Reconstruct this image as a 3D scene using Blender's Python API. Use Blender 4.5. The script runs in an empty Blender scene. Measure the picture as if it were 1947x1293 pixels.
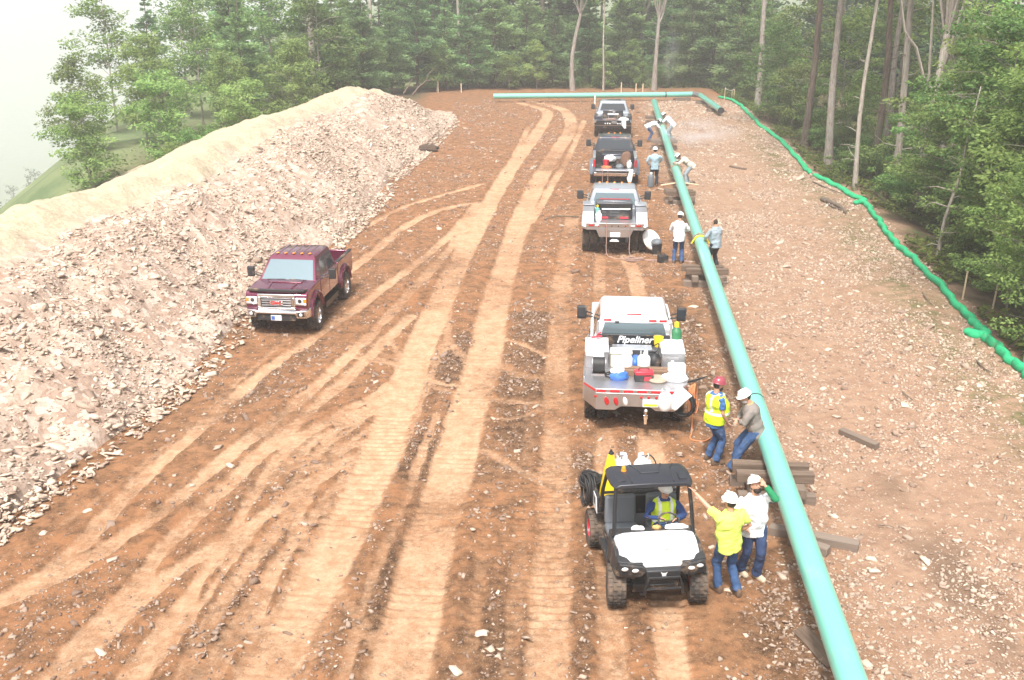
import bpy, bmesh, math, random
import numpy as np
from mathutils import Vector, Matrix, Euler, Quaternion
random.seed(7)
rng = np.random.default_rng(7)
SC = bpy.context.scene
COL = SC.collection
R = math.radians
PI = math.pi

# ------------------------------------------------------------------ camera
F_PX, W_PX, H_PX = 2000.0, 1947.0, 1293.0
CAM_H = 9.4
PITCH = math.atan(686.5 / F_PX)
cam_d = bpy.data.cameras.new('camera')
cam = bpy.data.objects.new('camera', cam_d)
COL.objects.link(cam)
cam_d.sensor_width = 36.0
cam_d.lens = F_PX / W_PX * 36.0
cam_d.clip_start = 0.3
cam_d.clip_end = 9000
cam.location = (0, 0, CAM_H)
cam.rotation_euler = (PI / 2 - PITCH, 0, 0)
SC.camera = cam

# ------------------------------------------------------------------ sky, sun, exposure
SUN_EL, SUN_AZ = R(60), R(194)          # azimuth measured from +Y towards +X
world = bpy.data.worlds.new('World')
SC.world = world
world.use_nodes = True
wn = world.node_tree.nodes
wl = world.node_tree.links
wn.clear()
w_out = wn.new('ShaderNodeOutputWorld')
w_bg = wn.new('ShaderNodeBackground')
w_sky = wn.new('ShaderNodeTexSky')
w_sky.sky_type = 'NISHITA'
w_sky.sun_disc = False
w_sky.sun_elevation = SUN_EL
w_sky.sun_rotation = SUN_AZ
w_sky.air_density = 1.0
w_sky.dust_density = 6.0
w_sky.ozone_density = 1.0
w_hs = wn.new('ShaderNodeHueSaturation')
w_hs.inputs['Saturation'].default_value = 0.25      # overcast: the blue is washed out by cloud
wl.new(w_sky.outputs[0], w_hs.inputs['Color'])
wl.new(w_hs.outputs[0], w_bg.inputs[0])
w_bg.inputs[1].default_value = 0.12
wl.new(w_bg.outputs[0], w_out.inputs[0])
sun_d = bpy.data.lights.new('sun', 'SUN')
sun_d.energy = 2.7
sun_d.angle = R(9)
sun_d.color = (1.0, 0.96, 0.9)
sun = bpy.data.objects.new('sun', sun_d)
COL.objects.link(sun)
_sd = Vector((math.sin(SUN_AZ) * math.cos(SUN_EL), math.cos(SUN_AZ) * math.cos(SUN_EL), math.sin(SUN_EL)))
sun.rotation_euler = _sd.to_track_quat('Z', 'Y').to_euler()
sun.location = (-8, -30, 60)
SC.view_settings.view_transform = 'Standard'
SC.view_settings.look = 'None'
SC.view_settings.gamma = 1.0
SC.view_settings.use_curve_mapping = False
SC.view_settings.exposure = 0.98
SC.render.engine = 'CYCLES'
SC.cycles.max_bounces = 6
SC.cycles.diffuse_bounces = 3
SC.cycles.transparent_max_bounces = 12
SC.cycles.volume_bounces = 1
SC.cycles.use_denoising = True

# ------------------------------------------------------------------ helpers
def at(px, py, z=0.0):
    """ground point seen at a photograph pixel, on the level plane z"""
    dx, dy = (px - W_PX / 2) / F_PX, (py - H_PX / 2) / F_PX
    c, s = math.cos(PITCH), math.sin(PITCH)
    d = Vector((dx, c - dy * s, -s - dy * c))
    t = (z - CAM_H) / d.z
    return Vector((d.x * t, d.y * t, z))

def mat(name, color, rough=0.6, metal=0.0, spec=None, var=0.0, scale=8.0, bump=0.0, bscale=40.0, dirt=None, dirt_amt=0.35,
        coat=0.0, emit=None, trans=0.0, alpha=1.0, ior=None, vscale=None):
    m = bpy.data.materials.new(name)
    m.use_nodes = True
    nt = m.node_tree
    b = nt.nodes['Principled BSDF']
    b.inputs['Base Color'].default_value = (*color, 1)
    b.inputs['Roughness'].default_value = rough
    b.inputs['Metallic'].default_value = metal
    if spec is not None: b.inputs['Specular IOR Level'].default_value = spec
    if coat: b.inputs['Coat Weight'].default_value = coat
    if trans: b.inputs['Transmission Weight'].default_value = trans
    if ior: b.inputs['IOR'].default_value = ior
    if alpha < 1: b.inputs['Alpha'].default_value = alpha
    if emit:
        b.inputs['Emission Color'].default_value = (*emit[:3], 1)
        b.inputs['Emission Strength'].default_value = emit[3]
    tc = nt.nodes.new('ShaderNodeTexCoord')
    last = None
    if var > 0 or dirt:
        n = nt.nodes.new('ShaderNodeTexNoise')
        n.inputs['Scale'].default_value = scale
        n.inputs['Detail'].default_value = 5
        n.inputs['Roughness'].default_value = 0.65
        nt.links.new(tc.outputs['Object'], n.inputs['Vector'])
        mx = nt.nodes.new('ShaderNodeMix'); mx.data_type = 'RGBA'
        mx.inputs[6].default_value = (*[max(0, c * (1 - var)) for c in color], 1)
        mx.inputs[7].default_value = (*[min(1, c * (1 + var)) for c in color], 1)
        nt.links.new(n.outputs['Fac'], mx.inputs[0])
        last = mx.outputs[2]
        if dirt:
            n2 = nt.nodes.new('ShaderNodeTexNoise')
            n2.inputs['Scale'].default_value = scale * 0.45
            n2.inputs['Detail'].default_value = 8
            n2.inputs['Roughness'].default_value = 0.7
            nt.links.new(tc.outputs['Object'], n2.inputs['Vector'])
            rp = nt.nodes.new('ShaderNodeMapRange')
            rp.inputs[1].default_value = 0.62 - dirt_amt * 0.5
            rp.inputs[2].default_value = 0.8 - dirt_amt * 0.3
            nt.links.new(n2.outputs['Fac'], rp.inputs[0])
            mx2 = nt.nodes.new('ShaderNodeMix'); mx2.data_type = 'RGBA'
            nt.links.new(rp.outputs[0], mx2.inputs[0])
            nt.links.new(last, mx2.inputs[6])
            mx2.inputs[7].default_value = (*dirt, 1)
            last = mx2.outputs[2]
        nt.links.new(last, b.inputs['Base Color'])
    if bump > 0:
        n3 = nt.nodes.new('ShaderNodeTexNoise')
        n3.inputs['Scale'].default_value = bscale
        n3.inputs['Detail'].default_value = 4
        nt.links.new(tc.outputs['Object'], n3.inputs['Vector'])
        bp = nt.nodes.new('ShaderNodeBump')
        bp.inputs['Strength'].default_value = bump
        bp.inputs['Distance'].default_value = 0.02
        nt.links.new(n3.outputs['Fac'], bp.inputs['Height'])
        nt.links.new(bp.outputs[0], b.inputs['Normal'])
    return m

def link(o, parent=None):
    COL.objects.link(o)
    if parent is not None: o.parent = parent
    return o

def tag(o, label=None, cat=None, group=None, kind=None):
    if label: o['label'] = label
    if cat: o['category'] = cat
    if group: o['group'] = group
    if kind: o['kind'] = kind
    return o

def empty(name, loc=(0, 0, 0), rz=0.0, parent=None, label=None, cat=None, group=None):
    o = bpy.data.objects.new(name, None)
    o.empty_display_size = 0.2
    link(o, parent)
    o.location = loc
    o.rotation_euler = (0, 0, rz)
    return tag(o, label, cat, group)

def copy_tree(o, parent=None, label=None):
    c = o.copy()
    COL.objects.link(c)
    c.parent = parent
    if label: c['label'] = label
    for ch in list(o.children): copy_tree(ch, c)
    return c

class MB:
    """collects simple shapes into one mesh"""
    def __init__(s): s.v = []; s.f = []
    def add(s, vs, fs, mtx=None):
        o = len(s.v)
        s.v += [tuple(mtx @ Vector(p)) if mtx is not None else tuple(p) for p in vs]
        s.f += [tuple(i + o for i in f) for f in fs]
        return s
    def box(s, c, d, rot=None, taper=(1, 1)):
        x, y, z = [q / 2 for q in d]
        tx, ty = taper
        vs = [(-x, -y, -z), (x, -y, -z), (x, y, -z), (-x, y, -z), (-x * tx, -y * ty, z), (x * tx, -y * ty, z), (x * tx, y * ty, z), (-x * tx, y * ty, z)]
        fs = [(3, 2, 1, 0), (4, 5, 6, 7), (0, 1, 5, 4), (1, 2, 6, 5), (2, 3, 7, 6), (3, 0, 4, 7)]
        m = Matrix.Translation(c)
        if rot: m = m @ Euler(rot).to_matrix().to_4x4()
        return s.add(vs, fs, m)
    def b2(s, x0, x1, y0, y1, z0, z1):
        return s.box(((x0 + x1) / 2, (y0 + y1) / 2, (z0 + z1) / 2), (x1 - x0, y1 - y0, z1 - z0))
    def loft(s, rings, cap=True, closed=True):
        o = len(s.v); n = len(rings[0])
        for r in rings: s.v += [tuple(p) for p in r]
        for k in range(len(rings) - 1):
            for i in range(n if closed else n - 1):
                j = (i + 1) % n
                s.f.append((o + k * n + i, o + k * n + j, o + (k + 1) * n + j, o + (k + 1) * n + i))
        if cap and closed:
            s.f.append(tuple(o + i for i in reversed(range(n))))
            s.f.append(tuple(o + (len(rings) - 1) * n + i for i in range(n)))
        return s
    def tube(s, pts, r, n=8, cap=True, flat=1.0):
        pts = [Vector(p) for p in pts]
        rs = r if isinstance(r, (list, tuple)) else [r] * len(pts)
        rings = []; up = None
        for i, p in enumerate(pts):
            t = (pts[min(i + 1, len(pts) - 1)] - pts[max(i - 1, 0)])
            if t.length < 1e-9: t = Vector((0, 0, 1))
            t.normalize()
            if up is None:
                a = Vector((0, 0, 1)) if abs(t.z) < 0.9 else Vector((0, 1, 0))
                u = t.cross(a).normalized()
            else:
                u = (up - t * up.dot(t))
                u = u.normalized() if u.length > 1e-6 else t.orthogonal().normalized()
            up = u
            w = t.cross(u)
            q = rs[i] if isinstance(rs[i], (list, tuple)) else (rs[i], rs[i] * flat)
            rings.append([p + u * math.cos(2 * PI * k / n) * q[0] + w * math.sin(2 * PI * k / n) * q[1] for k in range(n)])
        return s.loft(rings, cap)
    def cyl(s, p0, p1, r0, r1=None, n=16):
        return s.tube([p0, p1], [r0, r0 if r1 is None else r1], n)
    def prism(s, poly, axis, a0, a1):
        def P(u, w, a): return {'x': (a, u, w), 'y': (u, a, w), 'z': (u, w, a)}[axis]
        return s.loft([[P(u, w, a0) for u, w in poly], [P(u, w, a1) for u, w in poly]])
    def lathe(s, prof, n=20, mtx=None, cap=True):
        rings = [[(r * math.cos(2 * PI * k / n), r * math.sin(2 * PI * k / n), z) for k in range(n)] for r, z in prof]
        if mtx is not None: rings = [[mtx @ Vector(p) for p in rg] for rg in rings]
        return s.loft(rings, cap)
    def ell(s, c, r, n=12, m=8, rot=None):
        prof = [(max(1e-4, math.sin(PI * i / m)), -math.cos(PI * i / m)) for i in range(m + 1)]
        M4 = Matrix.Translation(c)
        if rot is not None: M4 = M4 @ (rot.to_4x4() if isinstance(rot, Matrix) else Euler(rot).to_matrix().to_4x4())
        M4 = M4 @ Matrix.Diagonal((r[0], r[1], r[2], 1))
        return s.lathe(prof, n, M4)
    def quad(s, a, b, c, d, th=0.006):
        """a thin solid panel on four corners"""
        a, b, c, d = map(Vector, (a, b, c, d))
        nrm = (b - a).cross(d - a).normalized() * th
        vs = [a, b, c, d, a + nrm, b + nrm, c + nrm, d + nrm]
        return s.add(vs, [(3, 2, 1, 0), (4, 5, 6, 7), (0, 1, 5, 4), (1, 2, 6, 5), (2, 3, 7, 6), (3, 0, 4, 7)])
    def mesh(s, name, m=None, angle=35):
        me = bpy.data.meshes.new(name)
        me.from_pydata(s.v, [], s.f)
        bm = bmesh.new(); bm.from_mesh(me)
        bmesh.ops.recalc_face_normals(bm, faces=bm.faces)
        bm.to_mesh(me); bm.free()
        me.shade_smooth()
        me.set_sharp_from_angle(angle=R(angle))
        if m: me.materials.append(m)
        return me
    def build(s, name, m, parent=None, bevel=0.0, seg=2, angle=35, loc=None, rot=None):
        o = bpy.data.objects.new(name, s.mesh(name, m, angle))
        link(o, parent)
        if loc is not None: o.location = loc
        if rot is not None: o.rotation_euler = rot
        if bevel > 0:
            b = o.modifiers.new('bevel', 'BEVEL')
            b.width = bevel; b.segments = seg; b.limit_method = 'ANGLE'; b.angle_limit = R(30)
            b.harden_normals = False
        return o

def np_obj(name, V, Fq, m, parent=None, tint=None, attr='tint', smooth=False):
    """one mesh object from numpy arrays; Fq is (n,3) or (n,4); tint is one value a face"""
    me = bpy.data.meshes.new(name)
    V = np.asarray(V, np.float32); Fq = np.asarray(Fq, np.int32)
    k = Fq.shape[1]
    me.vertices.add(len(V)); me.vertices.foreach_set('co', V.ravel())
    me.loops.add(Fq.size); me.loops.foreach_set('vertex_index', Fq.ravel())
    me.polygons.add(len(Fq)); me.polygons.foreach_set('loop_start', np.arange(0, Fq.size, k, dtype=np.int32))
    if smooth: me.polygons.foreach_set('use_smooth', np.ones(len(Fq), bool))
    if tint is not None:
        a = me.attributes.new(attr, 'FLOAT', 'FACE')
        a.data.foreach_set('value', np.asarray(tint, np.float32))
    me.update(calc_edges=True)
    if m: me.materials.append(m)
    o = bpy.data.objects.new(name, me)
    return link(o, parent)

def _hash(ix, iy, seed):
    h = (ix.astype(np.int64) * 374761393 + iy.astype(np.int64) * 668265263 + seed * 974634541) & 0xffffffff
    h = ((h ^ (h >> 13)) * 1274126177) & 0xffffffff
    h = h ^ (h >> 16)
    return (h & 0xffff) / 65535.0
def vnoise(x, y, seed=0):
    x = np.asarray(x, float); y = np.asarray(y, float)
    ix, iy = np.floor(x), np.floor(y)
    fx, fy = x - ix, y - iy
    fx = fx * fx * (3 - 2 * fx); fy = fy * fy * (3 - 2 * fy)
    a, b = _hash(ix, iy, seed), _hash(ix + 1, iy, seed)
    c, d = _hash(ix, iy + 1, seed), _hash(ix + 1, iy + 1, seed)
    return (a + (b - a) * fx) * (1 - fy) + (c + (d - c) * fx) * fy
def fbm(x, y, freq, oct=4, seed=0):
    t = 0; amp = 1.0; tot = 0
    for o in range(oct):
        t = t + amp * (vnoise(x * freq, y * freq, seed + o * 17) - 0.5)
        tot += amp; amp *= 0.5; freq *= 2.03
    return t / tot * 2
def sstep(a, b, x):
    t = np.clip((x - a) / (b - a), 0, 1)
    return t * t * (3 - 2 * t)
def spline(pts, n=6):
    pts = [np.array(p, float) for p in pts]
    out = []
    for i in range(len(pts) - 1):
        p0, p1, p2, p3 = pts[max(i - 1, 0)], pts[i], pts[i + 1], pts[min(i + 2, len(pts) - 1)]
        for k in range(n):
            t = k / n
            out.append(0.5 * ((2 * p1) + (p2 - p0) * t + (2 * p0 - 5 * p1 + 4 * p2 - p3) * t * t + (3 * p1 - p0 - 3 * p2 + p3) * t ** 3))
    out.append(pts[-1])
    return out
# ------------------------------------------------------------------ ground: one sheet to the horizon
def wline(pix, z=0.0, n=4): return np.array([[p[0], p[1]] for p in spline([at(x, y, z)[:2] for x, y in pix], n)])
def lead(P):
    """carry a track on past the near edge of the view"""
    if P[0][1] > 18: return P
    d = P[0] - P[3]; d = d / np.hypot(*d)
    return np.concatenate([[P[0] + d * 9, P[0] + d * 4], P])
# pixel path, half width (m), strength, cleat spacing (0 = tyre track)
TRACKS = [(lead(wline(p)), w, s, c) for p, w, s, c in [
    ([(480, 1330), (600, 1113), (715, 883), (783, 700), (838, 570), (905, 430), (965, 330), (1022, 250), (1040, 212), (990, 196)], .46, 1.0, .21),
    ([(745, 1330), (820, 1020), (857, 906), (893, 770), (918, 690), (945, 560), (985, 430), (1020, 350), (1060, 285), (1085, 240), (1070, 208), (1010, 192)], .50, .92, .21),
    ([(1040, 1330), (1050, 1020), (1060, 700), (1066, 560), (1078, 470), (1090, 400)], .36, .62, .19),
    ([(1290, 1330), (1265, 1120), (1240, 860), (1215, 560), (1190, 480)], .30, .72, .20),
    ([(1170, 1330), (1160, 1120), (1150, 860), (1140, 560), (1140, 480)], .24, .55, .20),
    ([(-60, 1180), (0, 1140), (69, 1104), (151, 1035), (257, 920), (381, 810), (509, 700), (600, 640), (700, 570), (790, 500), (865, 435), (905, 385)], .21, .85, 0),
    ([(-60, 1170), (46, 1127), (160, 1067), (257, 1003), (358, 929), (436, 865), (523, 796), (628, 709), (700, 640), (770, 565), (850, 475), (900, 410)], .21, .85, 0),
    ([(60, 1320), (100, 1283), (183, 1186), (257, 1113), (321, 1030), (413, 939), (523, 838), (600, 770), (690, 690), (780, 600)], .22, .8, 0),
    ([(80, 1320), (119, 1278), (220, 1182), (294, 1113), (390, 1049), (495, 984), (578, 925), (665, 874)], .23, .85, 0),
    ([(480, 880), (523, 851), (592, 819), (700, 778), (800, 700)], .16, 0.90, 0),
    ([(470, 960), (530, 870), (600, 812), (690, 765), (760, 720)], .15, 0.83, 0),
    ([(600, 1060), (520, 930), (560, 860), (640, 790)], .14, 0.52, 0),
    ([(915, 350), (840, 370), (760, 395), (690, 432)], .22, 0.90, 0),
    ([(890, 385), (830, 400), (770, 428), (720, 470), (650, 525)], .24, 0.90, 0),
    ([(935, 690), (985, 715), (1050, 725)], .17, 0.75, 0),
    ([(915, 752), (960, 765), (1040, 772)], .17, 0.75, 0),
    ([(920, 860), (965, 885), (1030, 920)], .17, 0.60, 0),
    ([(700, 650), (790, 720), (870, 750)], .14, 0.45, 0),
    ([(860, 560), (850, 640), (900, 700)], .16, 0.52, 0),
    ([(1005, 240), (960, 330), (905, 400), (870, 440)], .2, 0.90, 0),
    ([(1110, 230), (1080, 300), (1050, 350), (1010, 420)], .22, 0.90, 0),
    ([(320, 1330), (430, 1130), (560, 960), (650, 850)], .18, 0.60, 0),
    ([(560, 1330), (660, 1080), (760, 870), (810, 740), (850, 640)], .10, 0.52, .2),
    ([(640, 1330), (700, 1120), (775, 940), (830, 790)], .12, 0.60, .2),
    ([(430, 1330), (540, 1130), (640, 950), (730, 780), (800, 620), (870, 470)], .12, 0.60, 0),
    ([(540, 900), (600, 840), (680, 800), (770, 760)], .12, 0.75, 0),
    ([(640, 690), (700, 680), (760, 700), (840, 730), (900, 735)], .12, 0.68, 0),
    ([(660, 660), (720, 690), (800, 690), (860, 660)], .10, 0.60, 0),
    ([(200, 1330), (340, 1150), (470, 1010), (590, 880), (680, 770)], .13, 0.68, 0),
    ([(0, 1060), (120, 990), (260, 890), (400, 770), (540, 650), (650, 580), (740, 540)], .10, 0.45, 0),
    ([(940, 640), (1000, 660), (1060, 690)], .12, 0.60, 0),
    ([(920, 800), (980, 800), (1060, 770)], .12, 0.52, 0),
    ([(960, 1330), (985, 1100), (1000, 900), (1010, 760)], .16, 0.33, .2),
    ([(880, 1330), (910, 1120), (935, 930)], .12, 0.33, .2),
    ([(560, 1010), (600, 920), (660, 850), (720, 800)], .10, .7, 0),
    ([(430, 1080), (520, 960), (580, 900), (650, 860), (720, 830)], .10, .7, 0),
    ([(500, 1130), (570, 1010), (640, 920), (700, 860)], .10, .6, 0),
    ([(740, 640), (760, 700), (720, 770), (650, 830), (560, 890)], .10, .6, 0),
    ([(690, 640), (640, 700), (560, 780), (500, 850)], .12, .6, 0),
    ([(350, 1330), (470, 1150), (540, 1050), (620, 960)], .13, .65, 0),
]]
_dk = [(lead(wline(p)), w, s) for p, w, s in [
    ([(700, 1330), (740, 1080), (800, 900), (850, 740), (880, 640)], .45, 1.0),
    ([(930, 1330), (960, 1060), (985, 860), (1000, 720), (1010, 600)], .7, 1.0),
    ([(520, 1330), (640, 960), (720, 760)], .25, .5),
    ([(1540, 1330), (1490, 1180), (1440, 1000), (1385, 860), (1330, 700), (1280, 560)], .55, .75),  # shadow of the pipe painted in, together with the dark dirt along it
    ([(1690, 920), (1725, 985), (1790, 1070), (1870, 1170), (1930, 1270)], .45, .8),
    ([(1100, 1330), (1110, 1150), (1105, 1020), (1098, 880)], .22, .8),
    ([(1125, 495), (1120, 520)], .4, .9),
    ([(300, 1330), (440, 1140), (560, 980)], .4, .5),
    ([(420, 790), (540, 700), (640, 600)], .5, .45),
    ([(560, 900), (610, 850), (690, 800)], .3, .6),
    ([(1230, 1000), (1230, 1200)], .5, .5),  # shade under the utility vehicle, painted into the ground colour
]]
SOCK = [(1372, 188), (1400, 197), (1418, 212), (1440, 235), (1490, 275), (1522, 312), (1545, 336), (1590, 358), (1630, 382), (1665, 418), (1700, 465), (1745, 512), (1800, 560), (1838, 607), (1868, 640), (1905, 678), (1990, 750), (2120, 860)]
_sk = np.array([at(x, y)[:2] for x, y in SOCK])
_sko = np.argsort(_sk[:, 1])
def sock_x(y): return np.interp(y, _sk[_sko, 1], _sk[_sko, 0])
# berm: foot line and crest line (world x at each y)
BERM_Y = np.array([-30, 5, 12, 17, 21, 24, 30, 38, 45, 52, 60, 66, 70, 74, 78])
BERM_F = np.array([-13, -11, -10.2, -9.4, -8.6, -8.1, -7.8, -6.7, -6.2, -6.0, -5.2, -4.6, -4.2, -4.0, -4.4])
BERM_C = BERM_F - np.array([5.2, 5.2, 5.0, 5.0, 5.0, 5.0, 4.9, 4.8, 4.8, 4.9, 4.8, 4.2, 3.6, 2.8, 1.6])
BERM_Z = np.array([2.7, 2.7, 2.8, 2.8, 2.8, 2.8, 3.0, 2.7, 3.0, 3.0, 2.6, 3.1, 2.6, 1.2, 0.0])
def berm_z(x, y):
    f, c, h = (np.interp(y, BERM_Y, q) for q in (BERM_F, BERM_C, BERM_Z))
    wob = 0.5 * fbm(x, y, .25, 3, 5)
    f = f + wob; c = c + wob * .8
    t = (f - x) / (f - c)
    front = np.clip(t, -.3, 1)
    back = 1 - sstep(0.15, 2.0, t - 1) * 1.0
    z = h * np.where(t < 1, front ** 1.0, back)
    top = sstep(.75, 1.0, t) * (1 - sstep(1.0, 1.3, t))
    return z - .14 * h * top + (fbm(x, y, .55, 4, 9) * .32 + fbm(x, y, 2.2, 3, 19) * .12) * sstep(0, .2, t) * (1 - sstep(1.4, 2.2, t) * .6)
def terrain(x, y):
    """large shape of the land without tracks"""
    z = .07 * fbm(x, y, .09, 3, 1) + .03 * fbm(x, y, .5, 3, 2)
    xs = sock_x(np.clip(y, 15, 88))
    r = x - xs
    z = z + .18 * np.exp(-((r + 1.6) / 1.1) ** 2) * (y < 75)
    z = z - 1.1 * sstep(0.3, 6, r) * sstep(110, 70, y) + .5 * sstep(6, 30, r) * fbm(x, y, .12, 3, 3)
    z = z + 1.2 * sstep(96, 140, y) * (1 + .5 * fbm(x, y, .05, 3, 4)) * sstep(-60, -20, x)
    # added valley and far rise beyond the left berm, shaped so haze whitens them
    edge = np.interp(y, [0, 48, 58, 75, 100, 400], [-17.5, -17.5, -23, -27, -32, -60])
    q = np.clip(edge - x, 0, None)
    z = z - 170 * (1 - np.exp(-(q * q / (q + 2.5)) / 210)) + 166 * sstep(1000, 2300, np.hypot(x, y)) * sstep(0, 330, q)
    z = z + 2.0 * fbm(x, y, .02, 3, 6) * sstep(0, 60, q)
    return z
def poly_dist(P, x, y):
    best = np.full(x.shape, 1e9); arc = np.zeros(x.shape); s0 = 0.0
    for i in range(len(P) - 1):
        a, d = P[i], P[i + 1] - P[i]
        L2 = d @ d; L = math.sqrt(L2)
        t = np.clip(((x - a[0]) * d[0] + (y - a[1]) * d[1]) / L2, 0, 1)
        dd = np.hypot(x - a[0] - t * d[0], y - a[1] - t * d[1])
        m = dd < best
        best = np.where(m, dd, best); arc = np.where(m, s0 + t * L, arc)
        s0 += L
    return best, arc
def masks(x, y, relief=True):
    """track, loose-dirt and painted-shade masks and the relief they leave"""
    trk = np.zeros(x.shape); drk = np.zeros(x.shape); dz = np.zeros(x.shape); neg = np.zeros(x.shape); pos = np.zeros(x.shape); cover = np.zeros(x.shape)
    wob = .10 * fbm(x, y, .8, 3, 31) + .06 * fbm(x, y, 4., 2, 33)
    for P, w, s, c in TRACKS:
        lo, hi = P.min(0) - w * 3 - .5, P.max(0) + w * 3 + .5
        m = (x > lo[0]) & (x < hi[0]) & (y > lo[1]) & (y < hi[1])
        if not m.any(): continue
        d, arc = poly_dist(P, x[m], y[m])
        d = d + wob[m] * (1.0 if c == 0 else .6) * min(1, w * 3)
        ins = 1 - sstep(w * .72, w * 1.12, d)
        k = ins * s
        tk = trk[m]; trk[m] = np.maximum(tk, k * np.clip(.80 + .75 * fbm(x[m], y[m], .45, 4, 41), .15, 1.1))
        r = -.06 * s * ins + .05 * np.exp(-((d - w * 1.3) / (.12)) ** 2) * s * np.clip(.5 + 1.6 * fbm(x[m], y[m], 2.5, 3, 45), 0, 1.3)
        if c:
            rib = np.sin(2 * PI * arc / c + 2.2 * fbm(x[m], y[m], 1.1, 3, 51))
            fade = np.clip(.35 + 1.5 * fbm(x[m], y[m], .7, 3, 61) + .55 * sstep(w * .3, w * .9, d), .0, 1)
            r = r + .032 * np.clip(rib, -1, .35) * (1 - sstep(w * .95, w * 1.5, d)) * fade
        else:
            lug = np.sin(2 * PI * arc / .13) * np.sign(np.sin(2 * PI * d / .16))
            r = r + .004 * lug * ins
        neg[m] = np.minimum(neg[m], r); pos[m] = np.maximum(pos[m], np.where(ins > .3, -1, r)); cover[m] = np.maximum(cover[m], ins * s)
    dz = neg + pos * (1 - np.clip(cover * 1.6, 0, 1))
    for P, w, s in _dk:
        lo, hi = P.min(0) - w * 3 - .5, P.max(0) + w * 3 + .5
        m = (x > lo[0]) & (x < hi[0]) & (y > lo[1]) & (y < hi[1])
        if not m.any(): continue
        d, arc = poly_dist(P, x[m], y[m])
        k = (1 - sstep(w * .3, w * 1.5, d + wob[m] * 4)) * s * np.clip(.65 + 1.3 * fbm(x[m], y[m], .4, 3, 47), .1, 1)
        drk[m] = np.maximum(drk[m], k)
    drk = drk * (1 - np.clip(trk * 1.2, 0, 1))
    rough = (1 - np.clip(trk, 0, 1)) * (.55 + .8 * drk)
    dz = dz + rough * (.045 * fbm(x, y, 2.6, 4, 71) + .028 * fbm(x, y, 9., 2, 73)) + .006 * fbm(x, y, 6, 2, 75) * trk
    return np.clip(trk, 0, 1), drk, dz

def grow(a, b, s0, g):
    out = [a]; s = s0
    while out[-1] < b:
        out.append(out[-1] + s); s *= g
    return out
gx = np.arange(-12.0, 18.5, .075)
gx = np.concatenate([-np.array(grow(12.0, 2600, .09, 1.13))[::-1][:-1], gx[:], np.array(grow(gx[-1], 2600, .09, 1.13))[1:]])
gy = np.concatenate([-np.array(grow(-7, 300, .25, 1.25))[::-1][:-1], np.arange(7, 11.5, .12), np.arange(11.5, 22, .046), np.arange(22, 34, .075), np.arange(34, 60, .125), np.arange(60, 100, .25), np.array(grow(100, 3000, .3, 1.10))])
XX, YY = np.meshgrid(gx, gy)
ZZ = terrain(XX, YY)
TRK, DRK, DZ = masks(XX, YY)
near = (YY > 2) & (YY < 98) & (XX > -16) & (XX < 20)
ZZ = ZZ + np.where(near, DZ, 0)
nx, ny = len(gx), len(gy)
idx = np.arange(nx * ny).reshape(ny, nx)
FQ = np.stack([idx[:-1, :-1], idx[:-1, 1:], idx[1:, 1:], idx[1:, :-1]], -1).reshape(-1, 4)

class NT:
    """short hand for node trees"""
    def __init__(s, name):
        s.m = bpy.data.materials.new(name); s.m.use_nodes = True
        s.t = s.m.node_tree; s.b = s.t.nodes['Principled BSDF']; s.b.inputs['Roughness'].default_value = .92
        s.b.inputs['Specular IOR Level'].default_value = .2
        s.geo = s.t.nodes.new('ShaderNodeNewGeometry')
    def pos(s): return s.geo.outputs['Position']
    def noise(s, scale, detail=4, rough=.6, dist=0.0, vec=None):
        n = s.t.nodes.new('ShaderNodeTexNoise')
        n.inputs['Scale'].default_value = scale; n.inputs['Detail'].default_value = detail
        n.inputs['Roughness'].default_value = rough; n.inputs['Distortion'].default_value = dist
        s.t.links.new(vec or s.pos(), n.inputs['Vector'])
        return n.outputs['Fac']
    def voro(s, scale, out='Color'):
        n = s.t.nodes.new('ShaderNodeTexVoronoi'); n.inputs['Scale'].default_value = scale
        s.t.links.new(s.pos(), n.inputs['Vector'])
        return n.outputs[out]
    def rng(s, v, a, b, c=0., d=1.):
        n = s.t.nodes.new('ShaderNodeMapRange'); n.inputs[1].default_value = a; n.inputs[2].default_value = b
        n.inputs[3].default_value = c; n.inputs[4].default_value = d
        s.t.links.new(v, n.inputs[0]); return n.outputs[0]
    def mix(s, f, a, b, mode='MIX'):
        n = s.t.nodes.new('ShaderNodeMix'); n.data_type = 'RGBA'; n.blend_type = mode
        for i, q in ((0, f), (6, a), (7, b)):
            if isinstance(q, (int, float)): n.inputs[i].default_value = q
            elif isinstance(q, tuple): n.inputs[i].default_value = (*q, 1)
            else: s.t.links.new(q, n.inputs[i])
        return n.outputs[2]
    def math(s, op, a, b):
        n = s.t.nodes.new('ShaderNodeMath'); n.operation = op
        for i, q in ((0, a), (1, b)):
            if isinstance(q, (int, float)): n.inputs[i].default_value = q
            else: s.t.links.new(q, n.inputs[i])
        return n.outputs[0]
    def attr(s, name, out='Fac'):
        n = s.t.nodes.new('ShaderNodeAttribute'); n.attribute_name = name; return n.outputs[out]
    def bump(s, h, strength=.5, dist=.02):
        n = s.t.nodes.new('ShaderNodeBump'); n.inputs['Strength'].default_value = strength; n.inputs['Distance'].default_value = dist
        s.t.links.new(h, n.inputs['Height']); s.t.links.new(n.outputs[0], s.b.inputs['Normal'])
    def color(s, c): s.t.links.new(c, s.b.inputs['Base Color'])

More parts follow.
